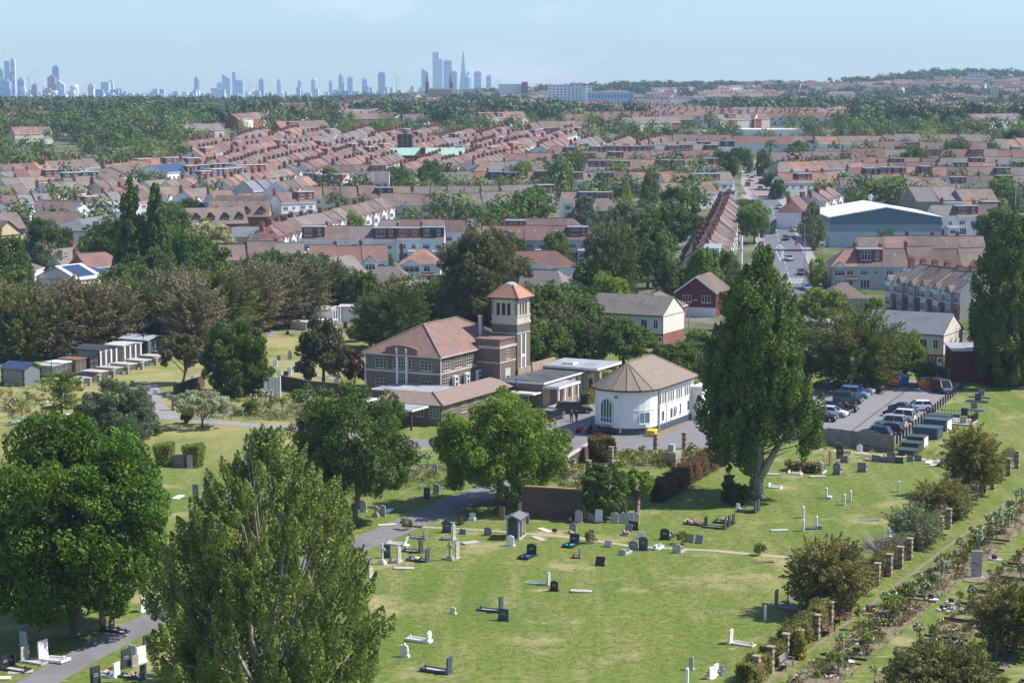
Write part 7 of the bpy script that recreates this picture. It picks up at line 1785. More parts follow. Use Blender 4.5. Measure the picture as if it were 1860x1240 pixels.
 for k in range(5):
  g = np.random.default_rng(70 + k); P, D, sz, L = crown_round(g, .9, .6, .0, nl=12, n=140, leaf=.13, rl=.32)
  tb = MB()
  for i in range(9): a = g.random() * 6.28; tb.tube((0, 0, 0), (math.cos(a) * .3, math.sin(a) * .3, .5), .02, .01, 'bark', 3)
  fm = MB(); c = ('flower_red', 'flower_yellow', 'flower_white', None, None)[k]
  if c:
   for i in range(3): a = g.random() * 6.28; fm.ell((math.cos(a) * .3, math.sin(a) * .3, .45 + .2 * g.random()), (.08, .08, .06), c, 5, 3)
  sm.append((leaf_mesh('crown', P, D, sz, 'leaf_hedge' if k % 2 else 'leaf_olive'), tb.mesh('stem'), fm.mesh('flowers') if c else None))
 cn = ['white flowered standard rose', 'white flowered standard rose', 'yellow flowered standard rose', 'pink flowered standard rose', 'dark leafy standard rose', 'leafy standard rose']; cs = ['low red rose bush', 'low yellow rose bush', 'low white rose bush', 'low flowerless rose bush', 'low flowerless rose bush']
 n = [0, 0]
 for (s0, s1, t0, t1) in beds:
  m = int((s1 - s0) * (t1 - t0) * (.8 if t0 < 4 else .6))
  for i in range(m):
   q = gp(rnd.uniform(s0 + .3, s1 - .3), rnd.uniform(t0 + .3, t1 - .3))
   if not in_frame(q, 0): continue
   tall = rnd.random() < (.42 if t0 < 4 else .2)
   if n[tall] > 285: continue
   n[tall] += 1; k = rnd.randrange(6) if tall else rnd.choice((0, 1, 2, 3, 3, 4, 4, 4)); c, st, f = (pr if tall else sm)[k]
   if tall and s0 > 40 and t0 < 4: k = rnd.choice((0, 1, 1, 2)); c, st, f = pr[k]
   t = thing('standard_rose' if tall else 'rose_bush', None, 'rose', q, rnd.random() * 6.28, 'roses of the garden beds'); sc = rnd.uniform(.75, 1.2); t.scale = (sc, sc, sc * rnd.uniform(.85, 1.15))
   link('crown', c, t); link('stem', st, t)
   if f: link('flowers', f, t)
   later(t, (cn if tall else cs)[k], 'rose', 'roses of the garden beds', 'in the right-hand rose garden')
 # garden left of the chapel
 for poly in (((330, 755), (345, 740), (420, 738), (520, 735), (640, 742), (650, 775), (550, 768), (425, 757)), ((-40, 740), (50, 725), (70, 735), (10, 750)), ((520, 835), (620, 810), (640, 840), (540, 870)), ((1125, 830), (1190, 822), (1290, 820), (1300, 832), (1210, 850), (1140, 850)), ((640, 862), (800, 842), (820, 855), (660, 885)), ((1030, 870), (1060, 850), (1085, 862), (1050, 885))):
  sheet('soil_bed', poly, 'soil_green', .03)
 for (x0, x1, y0, y1, nn) in ((345, 640, 716, 772, 70), (0, 60, 715, 760, 16), (1120, 1300, 824, 850, 46), (1020, 1062, 850, 885, 14), (660, 830, 845, 885, 24), (520, 640, 830, 880, 16), (20, 130, 690, 770, 16)):
  for i in range(nn):
   x, y = rnd.uniform(x0, x1), rnd.uniform(y0, y1)
   if 300 < x < 660 and y > 766 - (640 - x) * .05: continue
   q = at(x, y); tall = rnd.random() < (.25 if x1 != 1300 else .05); k = rnd.choice((0, 1, 2, 5, 5)) if tall else rnd.randrange(5); c, st, f = (pr if tall else sm)[k]
   t = thing('standard_rose' if tall else 'rose_bush', None, 'rose', q, rnd.random() * 6.28, 'roses left of the chapel' if x < 900 else 'roses below the forecourt'); sc = rnd.uniform(.9, 1.5); t.scale = (sc, sc, sc)
   link('crown', c, t); link('stem', st, t)
   if f: link('flowers', f, t)
   later(t, (cn if tall else cs)[k], 'rose', None, None)
   t['group'] = 'roses left of the chapel' if x < 900 else 'roses below the forecourt'
 # round white gravel memorials with their urns
 k = 0
 for (x, y, u) in ((1688, 1043, 2), (1693, 1088, 1), (1730, 1095, 1), (1740, 1106, 0), (1714, 1108, 3), (1633, 1078, 0), (1598, 1120, 3), (1597, 1150, 1), (1582, 1161, 1), (1568, 1173, 1), (1556, 1186, 2), (1538, 1202, 1), (1528, 1214, 0), (1508, 1231, 3), (1735, 1165, 1), (1808, 1016, 1), (1580, 1108, 3)):
  P = Parts(); b = P.add('gravel_disc'); b.lathe([(.56, .0), (.56, .07), (.45, .09)], 0, 0, 'gravel_white' if k % 3 else 'gravel_grey', 20); e = P.add('edging')
  n_ = 20
  for i in range(n_): a, c = 2 * math.pi * i / n_, 2 * math.pi * (i + 1) / n_; e.hexa([(math.cos(z) * r, math.sin(z) * r, 0) for z, r in ((a, .57), (a, .64), (c, .64), (c, .57))], [(math.cos(z) * r, math.sin(z) * r, .11) for z, r in ((a, .57), (a, .64), (c, .64), (c, .57))], 'stone_grey')
  if u: 
   v = P.add('urn')
   for i in range(u + 1): v.lathe([(.1, .09), (.14, .2), (.12, .38), (.16, .44)], -.2 + i * .2, .1 * (-1) ** i, 'granite_black', 8)
  if u == 3: blooms(P, 0, -.1, .12, 22, WF, .4)
  t = thing('memorial_disc', None, 'memorial', at(x, y), 0, 'round gravel memorials'); P.put(t); later(t, ('bare round white gravel memorial', 'round gravel memorial with dark pots', 'round white gravel memorial with three dark pots', 'round gravel memorial heaped with flowers')[u], 'memorial', 'round gravel memorials', 'in the right-hand rose garden'); k += 1
 # tall upright memorial slab, black pedestal urn, white statue
 p = at(1773, 1048); P = Parts(); b = P.add('slab'); b.box(-.48, -.13, .1, .48, .13, 2.5, 'stone_pink'); q = P.add('plinth'); q.box(-.6, -.3, -.1, .6, .3, .1, 'stone_grey'); r = P.add('relief')
 for x, z, s in ((-.25, 1.4, .12), (-.1, 1.3, .1), (.08, 1.15, .12), (-.22, .7, .08)): r.hexa([(x - s, -.135, z - .05), (x + s, -.135, z - .02), (x + s, -.121, z - .02), (x - s, -.121, z - .05)], [(x - s * .6, -.135, z + .05), (x + s * .7, -.135, z + .06), (x + s * .7, -.121, z + .06), (x - s * .6, -.121, z + .05)], 'granite_black')
 t = thing('memorial_slab', 'tall pinkish upright memorial slab standing in the rose garden', 'memorial', p, -R(8)); P.put(t)
 b = MB(); b.lathe([(2.2, .0), (2.2, .07)], 0, 0, 'soil', 24); tag(b.build('gravel_ring', loc=p), None, None, None, 'structure')
 p = at(1643, 1086); P = Parts(); b = P.add('pedestal'); b.lathe([(.32, 0), (.32, .12), (.17, .2), (.14, .95), (.3, 1.05), (.3, 1.12)], 0, 0, 'granite_black', 12); v = P.add('bowl'); v.lathe([(.1, 1.12), (.34, 1.3), (.36, 1.36)], 0, 0, 'granite_black', 12)
 t = thing('pedestal_urn', 'black pedestal urn in the rose garden', 'urn', p); P.put(t)
 p = at(1614, 978); P = Parts(); b = P.add('figure'); b.lathe([(.22, .3), (.24, .5), (.16, .9), (.18, 1.1), (.07, 1.2), (.11, 1.32), (.03, 1.45)], 0, 0, 'marble_white', 10); q = P.add('plinth'); q.box(-.28, -.28, 0, .28, .28, .3, 'marble_white')
 t = thing('white_statue', 'small white statue on the lawn above the bare twiggy bush', 'statue', p); P.put(t)
 p = at(1220, 845); P = Parts(); b = P.add('base'); b.box(-.8, -.8, 0, .8, .8, .9, 'brick_tan')
 for k in range(4): b.box(-.86, -.86, .9 + k * .22, .86, .86, 1.05 + k * .22, 'stone_grey'); b.box(-.75, -.75, 1.05 + k * .22, .75, .75, 1.12 + k * .22, 'brick_tan')
 c = P.add('column'); c.box(-.35, -.35, 1.78, .35, .35, 2.6, 'stone')
 t = thing('stone_monument', 'stepped grey stone monument below the forecourt', 'monument', p, YAW); P.put(t)
 p = at(38, 775); P = Parts(); b = P.add('board'); b.box(-.2, 0, 1.0, .35, .05, 1.5, 'fascia_white'); q = P.add('post'); q.box(-.06, .06, 0, .06, .16, 1.5, 'timber_brown')
 t = thing('small_sign', 'small white notice on a brown post at the left edge', 'sign', p); P.put(t)
rose_garden()
# ================================================================ vehicles
def car_parts(col, kind='hatch', L=4.2, Wd=1.78, H=1.48):
 """car along local +y (nose), wheels on the ground"""
 m = 'car_' + col; P = Parts(); h = Wd / 2
 if kind == 'van': H, L = 2.0, 4.9; st = [(-.5, .30, .95, .92), (-.47, .28, 1.0, .96), (.28, .28, 1.0, .98), (.40, .28, .98, .97), (.47, .3, .86, .9), (.5, .34, .7, .8)]
 else: st = [(-.5, .36, .72, .82), (-.47, .26, .92, .92), (-.36, .24, .97, .98), (.12, .24, .95, 1), (.26, .24, .92, .98), (.42, .26, .80, .93), (.48, .3, .68, .84), (.5, .38, .58, .72)]
 b = P.add('body'); rings = []
 for y, z0, z1, k in st:
  w_ = h * k; rings.append([(-w_ * .92, y * L, z0), (w_ * .92, y * L, z0), (w_, y * L, (z0 + z1) / 2 + .05), (w_ * .93, y * L, z1), (-w_ * .93, y * L, z1), (-w_, y * L, (z0 + z1) / 2 + .05)])
 for r0, r1 in zip(rings, rings[1:]):
  for i in range(6): b.face([r0[i], r0[(i + 1) % 6], r1[(i + 1) % 6], r1[i]], m)
 b.face(rings[0][::-1], m); b.face(rings[-1], m)
 zb = .95 if kind != 'van' else .98
 gb = {'hatch': [(-.46, -.38), (.24, .06)], 'suv': [(-.48, -.42), (.22, .08)], 'saloon': [(-.36, -.2), (.22, .04)], 'van': [(-.49, -.48), (.40, .24)]}[kind]
 H = {'hatch': H, 'suv': 1.72, 'saloon': 1.42, 'van': 2.0}[kind]
 y0, y0t, y1, y1t = [v * L for v in (gb[0][0], gb[0][1], gb[1][0], gb[1][1])]; wb, wt = h * .9, h * .72 if kind != 'van' else h * .84
 lo = [(-wb, y0, zb - .03), (wb, y0, zb - .03), (wb, y1, zb - .05), (-wb, y1, zb - .05)]; hi = [(-wt, y0t, H - .06), (wt, y0t, H - .06), (wt, y1t, H - .06), (-wt, y1t, H - .06)]
 g_ = P.add('window'); g_.hexa(lo, hi, 'glass_car')
 r = P.add('roof'); r.hexa([(x * 1.02, y, z) for x, y, z in hi], [(x * .9, y * .96, H) for x, y, z in hi], m)
 for i in range(4): r.tube(lo[i], hi[i], .05, .045, m, 4)
 for x in (-1, 1):
  ym = (y0 + y1) / 2 - .1; r.tube((x * wb * 1.0, ym, zb), (x * wt * 1.01, (y0t + y1t) / 2, H - .05), .045, .045, m, 4)
  if kind == 'van': q = P.add('side_panel'); q.hexa([(x * wb * .99, y0 + .05, zb), (x * wb * 1.015, y0 + .05, zb), (x * wb * 1.015, y1 * .35, zb), (x * wb * .99, y1 * .35, zb)], [(x * wt * .99, y0t + .05, H - .08), (x * wt * 1.02, y0t + .05, H - .08), (x * wt * 1.02, y1t * .3, H - .08), (x * wt * .99, y1t * .3, H - .08)], m)
  hl = P.add('headlight'); hl.box(x * h * .62 - .18, L * .465, .60, x * h * .62 + .18, L * .49, .76, 'lamp_clear'); tl = P.add('taillight'); tl.box(x * h * .72 - .12, -L * .5 - .02, .68, x * h * .72 + .12, -L * .485, .92, 'lamp_red')
  for y in (-.31, .33):
   w_ = P.add('wheel'); kw = P.last(); cx = x * (h - .12)
   w_.tube((cx - .11, y * L, .32), (cx + .11, y * L, .32), .33, .33, 'tyre', 16); rm = P.add('rim', kw); rm.tube((cx + x * .08, y * L, .32), (cx + x * .125, y * L, .32), .21, .19, 'rim', 10)
  mr = P.add('mirror'); mr.box(x * h * 1.0 - .02 if x > 0 else -h * 1.0 - .16, y1 - .35, .95, x * h * 1.0 + .16 if x > 0 else -h + .02, y1 - .22, 1.1, m)
 pl = P.add('number_plate'); pl.box(-.26, -L * .5 - .03, .45, .26, -L * .5 - .021, .56, 'number_plate')
 return P
def car(px, py, yaw, col, kind, lab, L=4.2, base=None):
 t = thing('parked_car' if kind != 'van' else 'van', lab, 'van' if kind == 'van' else 'car', base or at(px, py), yaw, 'cars by the cemetery'); car_parts(col, kind, L).put(t)
def vehicles():
 inn = YAW + R(90)                            # nose pointing left of the bay row
 # right-hand row against the bollards, noses to the left
 for px, py, c, k, lab in ((1584, 803, 'dark_blue', 'hatch', 'dark blue car half hidden behind the timber fence'), (1590, 793, 'dark_blue', 'hatch', 'blue-black estate behind the fence-side car'), (1612, 787, 'black', 'hatch', 'black hatchback third from the timber fence'), (1617, 775, 'silver', 'suv', 'silver-grey people carrier between black and white cars'), (1634, 764, 'white', 'suv', 'white compact car with black roof in the bollard row'), (1632, 756, 'black', 'hatch', 'black hatchback with red rear light in the bollard row'), (1642, 749, 'dark_blue', 'saloon', 'dark blue saloon at the back of the bollard row')):
  car(px, py, inn + (R(180) if 'saloon' in lab or 'half' in lab else 0), c, k, lab, 4.3)
 car(1666, 745, R(88), 'white', 'hatch', 'white hatchback parked apart across the car park', 4.4)
 # left-hand row, tails towards us
 for px, py, c, k, lab in ((1493, 764, 'black', 'hatch', 'car with red tail at the front of the left row beside the poplar'), (1512, 756, 'white', 'hatch', 'white hatchback in the left row beside the poplar'), (1520, 752, 'black', 'suv', 'black hatchback behind the white one in the left row'), (1532, 747, 'black', 'hatch', 'black hatchback fourth in the left row'), (1541, 732, 'dark_grey', 'suv', 'metallic grey SUV in the middle of the left row'), (1553, 722, 'light_blue', 'suv', 'pale blue SUV in the left row'), (1562, 715, 'silver', 'hatch', 'silver hatchback beyond the pale blue SUV'), (1578, 710, 'dark_grey', 'saloon', 'dark grey saloon beside the big bins')):
  car(px, py, inn + R(180), c, k, lab, 4.3)
 car(1710, 712, R(180) + R(12), 'dark_grey', 'van', 'dark grey van facing us beside the yellow skip')
 car(1043, 750, YAW - R(55), 'black', 'suv', 'large black estate car standing at the chapel porch', 5.1)
 car(1004, 762, YAW, 'black', 'hatch', 'dark car mostly hidden beside the bright green tree')
 for px, py, yaw, c, k, lab in ((1431, 409, R(180) + R(8), 'black', 'hatch', 'black car in the far right lane of the straight road'), (1443, 421, R(180) + R(8), 'silver', 'hatch', 'silver car pulled up at the right kerb of the straight road'), (1401, 425, R(6), 'black', 'hatch', 'dark car driving away in the left lane'), (1427, 437, R(184), 'dark_blue', 'hatch', 'dark blue car coming towards us on the straight road'), (1433, 474, R(183), 'silver', 'hatch', 'silver car nearest us in the right lane of the straight road'), (1466, 528, R(184), 'light_blue', 'hatch', 'pale blue car parked at the near right kerb'), (1400, 416, R(6), 'dark_grey', 'hatch', 'grey car just ahead of the dark one in the left lane'), (1365, 329, R(180), 'white', 'van', 'white van on the side road'), (1381, 346, R(180), 'light_blue', 'hatch', 'blue car parked beside the side road'), (1382, 333, R(180), 'dark_blue', 'hatch', 'dark blue car parked farther up the side road'), (1395, 388, R(5), 'white', 'hatch', 'white car in the distance on the straight road'), (1420, 392, R(184), 'black', 'suv', 'black people carrier parked at the far right kerb of the straight road'), (1415, 380, R(186), 'silver', 'hatch', 'silver car farthest along the straight road'), (1456, 500, R(183), 'dark_grey', 'hatch', 'dark grey car parked at the right kerb beyond the pale blue one'), (1588, 566, R(60), 'black', 'hatch', 'black car parked before the timbered houses'), (1358, 338, 0, 'dark_grey', 'hatch', 'grey car parked on the left of the side road')):
  p = at(px, py); p.z += .12; car(0, 0, yaw, c, k, lab, base=p)
 # bins and skips
 for i, (px, py, m, lm) in enumerate(((1570, 700, 'blue_paint', 'blue_paint'), (1587, 702, 'red_paint', 'red_paint'), (1602, 703, 'teal_paint', 'orange_paint'), (1624, 702, 'orange_paint', 'orange_paint'), (1640, 699, 'blue_paint', 'blue_paint'))):
  P = Parts(); b = P.add('body'); b.hexa([(-.75, -.5, .2), (.75, -.5, .2), (.75, .5, .2), (-.75, .5, .2)], [(-.95, -.62, 1.25), (.95, -.62, 1.25), (.95, .62, 1.25), (-.95, .62, 1.25)], m); l = P.add('lid'); l.hexa([(-1, -.7, 1.26), (1, -.7, 1.26), (1, .7, 1.34), (-1, .7, 1.34)], [(-1, -.7, 1.36), (1, -.7, 1.36), (.9, .6, 1.56), (-.9, .6, 1.56)], lm)
  for x in (-.6, .6):
   for y in (-.35, .35): w_ = P.add('wheel'); w_.tube((x - .05, y, .1), (x + .05, y, .1), .1, .1, 'tyre', 8)
  t = thing('wheeled_bin', ('blue wheeled bin beside the dark grey saloon', 'red wheeled bin, second from left', 'teal wheeled bin with orange lid', 'all-orange wheeled bin right of the teal one', 'tall blue wheeled bin nearest the skip')[i], 'bin', at(px, py), -R(10), 'big wheeled bins in the car park'); P.put(t)
 P = Parts(); b = P.add('body'); b.hexa([(-1.1, -.9, .1), (1.1, -.9, .1), (1.1, .9, .1), (-1.1, .9, .1)], [(-1.6, -.95, 1.3), (1.6, -.95, 1.3), (1.6, .95, 1.3), (-1.6, .95, 1.3)], 'orange_paint', 'soil'); f = P.add('rubble')
 for i in range(30): f.ell((rnd.uniform(-1.1, 1.1), rnd.uniform(-.6, .6), 1.35 + rnd.random() * .25), (.25, .2, .16), rnd.choice(['stone_grey', 'twig', 'timber_grey']), 5, 3)
 for x in (-1.5, 1.5): q = P.add('mesh_side'); q.box(x - .04, -.9, 1.3, x + .04, .9, 2.2, 'orange_paint')
 t = thing('skip', 'yellow-orange skip full of rubble beside the dark van', 'skip', at(1683, 704), -R(8)); P.put(t)
 # bollards along the car park
 bm = MB().box(-.1, -.1, -.1, .1, .1, 1.15, 'black_metal').mesh('post'); A, B = at(1629, 806), at(1748, 706); cm = MB().box(-.12, -.12, 1.15, .12, .12, 1.22, 'timber_brown').mesh('cap')
 for i in range(25):
  p = A.lerp(B, i / 24); t = thing('bollard', None, 'bollard', p, YAW, 'black bollards by the car park'); link('post', bm, t); link('cap', cm, t); later(t, 'square black bollard', 'bollard', 'black bollards by the car park', 'along the car park edge')
 # yellow grit bin, red mower with trailer
 P = Parts(); b = P.add('body'); b.hexa([(-.6, -.4, 0), (.6, -.4, 0), (.6, .4, 0), (-.6, .4, 0)], [(-.62, -.42, .6), (.62, -.42, .6), (.62, .42, .75), (-.62, .42, .75)], 'yellow'); l = P.add('lid'); l.hexa([(-.68, -.5, .61), (.68, -.5, .61), (.68, .46, .76), (-.68, .46, .76)], [(-.6, -.42, .78), (.6, -.42, .78), (.6, .4, .98), (-.6, .4, .98)], 'yellow')
 t = thing('grit_bin', 'yellow grit bin at the foot of the white hall', 'bin', at(1184, 792), YAW * 1.1); P.put(t)
 P = Parts(); b = P.add('bonnet'); b.hexa([(-.35, .3, .45), (.35, .3, .45), (.3, 1.3, .45), (-.3, 1.3, .45)], [(-.32, .3, 1.0), (.32, .3, 1.0), (.24, 1.25, .9), (-.24, 1.25, .9)], 'red_paint'); b = P.add('seat'); b.box(-.3, -.6, .75, .3, -.2, .85, 'black_metal'); b.box(-.3, -.7, .75, .3, -.6, 1.25, 'black_metal'); c = P.add('chassis'); c.box(-.5, -.9, .35, .5, .3, .6, 'red_paint'); s = P.add('steering_wheel'); s.tube((0, .25, .9), (0, .0, 1.25), .03, .03, 'black_metal', 5); s.lathe([(.2, 1.25), (.22, 1.28)], 0, 0, 'black_metal', 10); rb = P.add('roll_bar'); rb.tube((-.45, -.8, .6), (-.45, -.8, 1.9), .04, .04, 'black_metal', 5); rb.tube((.45, -.8, .6), (.45, -.8, 1.9), .04, .04, 'black_metal', 5); rb.tube((-.45, -.8, 1.9), (.45, -.8, 1.9), .04, .04, 'black_metal', 5)
 for x in (-1, 1):
  for y, r_ in ((-.55, .42), (.95, .28)): w_ = P.add('wheel'); w_.tube((x * .5, y, r_), (x * .78, y, r_), r_, r_, 'tyre', 14)
 p = at(1064, 786); t = thing('lawn_tractor', 'red ride-on lawn tractor parked in the shade of the white hall', 'tractor', p, R(82)); P.put(t)
 P = Parts(); b = P.add('bed'); b.box(-.7, -1.3, .55, .7, 1.1, .7, 'black_metal'); b = P.add('cage')
 for k in range(9):
  for x in (-.7, .7): b.tube((x, -1.3 + k * .3, .7), (x, -1.3 + k * .3, 1.25), .025, .025, 'black_metal', 4)
 for z in (.95, 1.25):
  for x in (-.7, .7): b.tube((x, -1.3, z), (x, 1.1, z), .025, .025, 'black_metal', 4)
 for x in (-.72, .72): w_ = P.add('wheel'); w_.tube((x - .1, -.2, .3), (x + .1, -.2, .3), .3, .3, 'tyre', 12)
 d = P.add('drawbar'); d.tube((0, 1.1, .55), (0, 1.9, .5), .04, .04, 'red_paint', 5)
 t = thing('trailer', 'small caged red and black trailer behind the lawn tractor', 'trailer', at(1096, 790), R(84)); P.put(t)
vehicles()
# ---------------------------------------------------------------- street lamps, masts, balloon
def street_things():
 for i, (x, y, yt, lab) in enumerate(((1461, 470, 398, 'left kerb'), (1460, 520, 430, 'right'), (1377, 452, 416, 'x'), (1452, 420, 372, 'x'), (1436, 380, 348, 'x'), (1462, 500, 466, 'x'), (1251, 600, 548, 'x'), (1751, 580, 545, 'x'), (1392, 345, 324, 'x'))):
  p = at(x, y); h = max(5.5, min(9, (y - yt) / ppm(p.y))); P = Parts(); b = P.add('pole'); b.tube((0, 0, 0), (0, 0, h), .1, .06, 'steel', 6); a = P.add('arm'); a.tube((0, 0, h), (-1.1, 0, h + .25), .05, .04, 'steel', 5); l = P.add('lamp_head'); l.box(-1.6, -.14, h + .18, -1.0, .14, h + .32, 'steel')
  t = thing('street_lamp', None, 'street lamp', p, 0 if x > 1420 else R(180), 'street lamps'); P.put(t); later(t, 'grey street lamp', 'street lamp', 'street lamps')
 p = at(1345, 560); P = Parts(); b = P.add('mast'); h = (560 - 428) / ppm(p.y)
 b.tube((0, 0, 0), (0, 0, h), .22, .18, 'stone_grey', 8); a = P.add('antenna_shroud'); a.tube((0, 0, h * .62), (0, 0, h), .32, .32, 'fascia_white', 10); a.tube((0, 0, h * .80), (0, 0, h * .82), .36, .36, 'steel', 10)
 t = thing('phone_mast', 'slim white phone mast rising left of the tallest poplar top', 'mast', p); P.put(t)
 p = at(1449, 378); P = Parts(); b = P.add('balloon'); b.ell((0, 0, 3.6), (1.25, 1.25, 1.25), 'yellow', 16, 10); q = P.add('pole'); q.tube((0, 0, 0), (0, 0, 2.4), .06, .06, 'steel', 5); s = P.add('panel'); s.box(-.7, -1.32, 3.35, .7, -1.2, 3.75, 'orange_paint')
 t = thing('shop_balloon', 'big yellow ball sign at the shop beside the straight road', 'sign', p); P.put(t)
 for x, y, lab in ((1386, 448, 'red letter box on the left pavement'), (1446, 447, 'red letter box on the right pavement')):
  P = Parts(); b = P.add('pillar'); b.lathe([(.3, 0), (.3, .15), (.25, .2), (.25, 1.35), (.32, 1.4), (.28, 1.5), (.05, 1.6)], 0, 0, 'red_paint', 12); s = P.add('slot'); s.box(-.12, -.26, 1.15, .12, -.24, 1.22, 'black_metal')
  t = thing('letter_box', lab, 'letter box', at(x, y)); P.put(t)
 P = Parts(); p = at(1493, 462); b = P.add('board'); b.box(-.75, 0, 2, .75, .1, 3.5, 'fascia_white'); b.box(-.6, -.02, 2.2, .6, -.001, 2.75, 'red_paint'); q = P.add('post'); q.box(-.06, .1, 0, .06, .2, 3.4, 'steel')
 t = thing('sale_board', 'white and red board on a post beside the blue warehouse', 'sign', p); P.put(t)
 P = Parts(); p = at(1416, 452); b = P.add('post'); b.tube((0, 0, 0), (0, 0, 1.6), .06, .06, 'steel', 6); q = P.add('disc'); q.tube((0, -.05, 1.5), (0, .02, 1.5), .35, .35, 'yellow', 12); e = P.add('island'); e.lathe([(.9, 0), (.9, .15)], 0, 0, 'concrete', 14)
 p.z += .12; t = thing('traffic_island', 'small yellow marked traffic island in the straight road', 'traffic island', p); P.put(t)
 p = at(1843, 420); P = Parts(); b = P.add('pole'); b.tube((0, 0, 0), (0, 0, 14), .16, .12, 'steel', 6); c = P.add('camera_head'); c.box(-.7, -.4, 13.6, .7, .4, 14.5, 'steel')
 t = thing('camera_mast', 'grey mast with box head at the right edge', 'mast', p); P.put(t)
 p = at(1800, 445); P = Parts(); b = P.add('wall'); b.box(0, 0, -1, 9, 8, 8.5, 'clad_pale_blue'); b.box(1, -.05, 5, 8, 0, 8.5, 'clad_blue_dark'); r = P.add('roof'); r.box(-.2, -.2, 8.5, 9.2, 8.2, 8.7, 'clad_blue_dark')
 t = thing('blue_unit', 'small blue clad industrial unit at the right edge behind the dark poplar', 'building', p, -R(20)); P.put(t)
 p = at(1436, 392); P = Parts(); b = P.add('wall'); b.box(0, 0, -1, 9, 6, 3.2, 'blue_paint'); r = P.add('roof'); r.box(-.3, -.4, 3.2, 9.3, 6.3, 3.5, 'fascia_white'); w_ = P.add('shop_window'); w_.ob((0, 0), (1, 0), .5, 8.5, .5, 2.6, 0, .05, 'glass')
 t = thing('corner_shop', 'blue fronted corner shop with white fascia behind the yellow ball', 'shop', p); P.put(t)
street_things()
# ---------------------------------------------------------------- people
def limb_mesh(name, verts, edges, radii, m, root=0):
 me = bpy.data.meshes.new(name); me.from_pydata([tuple(v) for v in verts], edges, []); me.materials.append(MATS[m])
 if not me.skin_vertices: 
  o0 = bpy.data.objects.new('tmp', me); md = o0.modifiers.new('Skin', 'SKIN')
  bpy.context.scene.collection.objects.link(o0); bm = None
  import bmesh
  bm = bmesh.new(); bm.from_mesh(me); lay = bm.verts.layers.skin.verify()
  for i, v in enumerate(bm.verts): v[lay].radius = (radii[i], radii[i])
  bm.verts.ensure_lookup_table(); bm.verts[root][lay].use_root = True
  bm.to_mesh(me); bm.free(); o0.modifiers.new('Sub', 'SUBSURF').levels = 1
  o0.modifiers['Sub'].render_levels = 1
  ev = o0.evaluated_get(bpy.context.evaluated_depsgraph_get()); r = bpy.data.meshes.new_from_object(ev)
  if not len(r.materials): r.materials.append(MATS[m])
  bpy.data.objects.remove(o0); r.name = name; return r
def person(px, py, yaw, top, legs, lab, lift=0, arm=(.12, -.05), stride=.22, base=None):
 J = dict(pel=(0, 0, .95), sp=(0, .02, 1.2), ch=(0, .02, 1.38), nk=(0, .02, 1.5), hd=(0, -.01, 1.63), ht=(0, -.0, 1.74))
 V = [J['pel'], J['sp'], J['ch'], J['nk'], J['hd'], J['ht']]; Rr = [.14, .125, .14, .055, .088, .07]; E_ = [(0, 1), (1, 2), (2, 3), (3, 4), (4, 5)]
 def add(p, r, par): V.append(p); Rr.append(r); E_.append((par, len(V) - 1)); return len(V) - 1
 arms = []; lg = []
 for s in (-1, 1):
  a = add((s * .19, .02, 1.42), .055, 2); e = add((s * .25, .05 * s, 1.15), .042, a); h = add((s * .25, -.12 * s + arm[0] * (s > 0), .92), .03, e); pm = add((s * .25, -.14 * s + arm[0] * (s > 0), .85), .034, h); arms += [a, e]
  for k in range(4):
   f1 = add((s * .25 + (k - 1.5) * .018, -.15 * s + arm[0] * (s > 0), .79 + .004 * k), .0085, pm); add((s * .25 + (k - 1.5) * .018, -.165 * s + arm[0] * (s > 0) - .01, .755 + .004 * k), .008, f1)
  add((s * .215, -.16 * s + arm[0] * (s > 0), .83), .009, h)
  hp = add((s * .09, 0, .90), .095, 0); kn = add((s * .10, -stride * .5 * s - .04, .5), .062, hp); an = add((s * .10, -stride * s + .06, .09), .042, kn); add((s * .11, -stride * s - .1, .04), .038, an); lg.append((hp, kn, an))
 t = thing('person', lab, 'person', base or at(px, py), yaw, 'people on the forecourt')
 link('body', limb_mesh('body', V, E_, Rr, 'skin'), t)
 # clothes
 TV = [(0, 0, .86), V[1], V[2], (0, .02, 1.47)]; TR = [.165, .155, .168, .085]; TE = [(0, 1), (1, 2), (2, 3)]; i = 4
 for s, q in ((0, arms[0:2]), (1, arms[2:4])):
  TV += [V[q[0]], V[q[1]], tuple(np.array(V[q[1]]) * .25 + np.array(V[q[1] + 1]) * .75)]; TR += [.075, .06, .048]; TE += [(2, i), (i, i + 1), (i + 1, i + 2)]; i += 3
 link('jacket', limb_mesh('jacket', TV, TE, TR, top), t)
 LV = [(0, 0, .95)]; LR = [.15]; LE_ = []; i = 1
 for hp, kn, an in lg: LV += [V[hp], V[kn], V[an]]; LR += [.11, .08, .065]; LE_ += [(0, i), (i, i + 1), (i + 1, i + 2)]; i += 3
 link('trousers', limb_mesh('trousers', LV, LE_, LR, legs), t)
 hb = MB(); hb.ell((0, .025, 1.70), (.098, .11, .10), 'hair_dark', 10, 6); hb.build('hair', t, smooth=True)
 fb = MB()
 for s in (-1, 1): fb.ell((s * .032, -.093, 1.65), (.011, .007, .008), 'hair_dark', 6, 4)
 fb.build('eye', t); nb = MB(); nb.ell((0, -.105, 1.625), (.014, .02, .02), 'skin', 6, 4); nb.build('nose', t); mb_ = MB(); mb_.ell((0, -.09, 1.585), (.025, .008, .007), 'flower_pink', 6, 3); mb_.build('mouth', t)
 for s in (-1, 1): eb = MB(); eb.ell((s * .088, .0, 1.63), (.012, .022, .032), 'skin', 6, 4); eb.build('ear', t)
 sb = MB()
 for hp, kn, an in lg: q = V[an]; sb.box(q[0] - .05, q[1] - .2, 0, q[0] + .05, q[1] + .07, .1, 'cloth_black')
 sb.build('shoe', t)
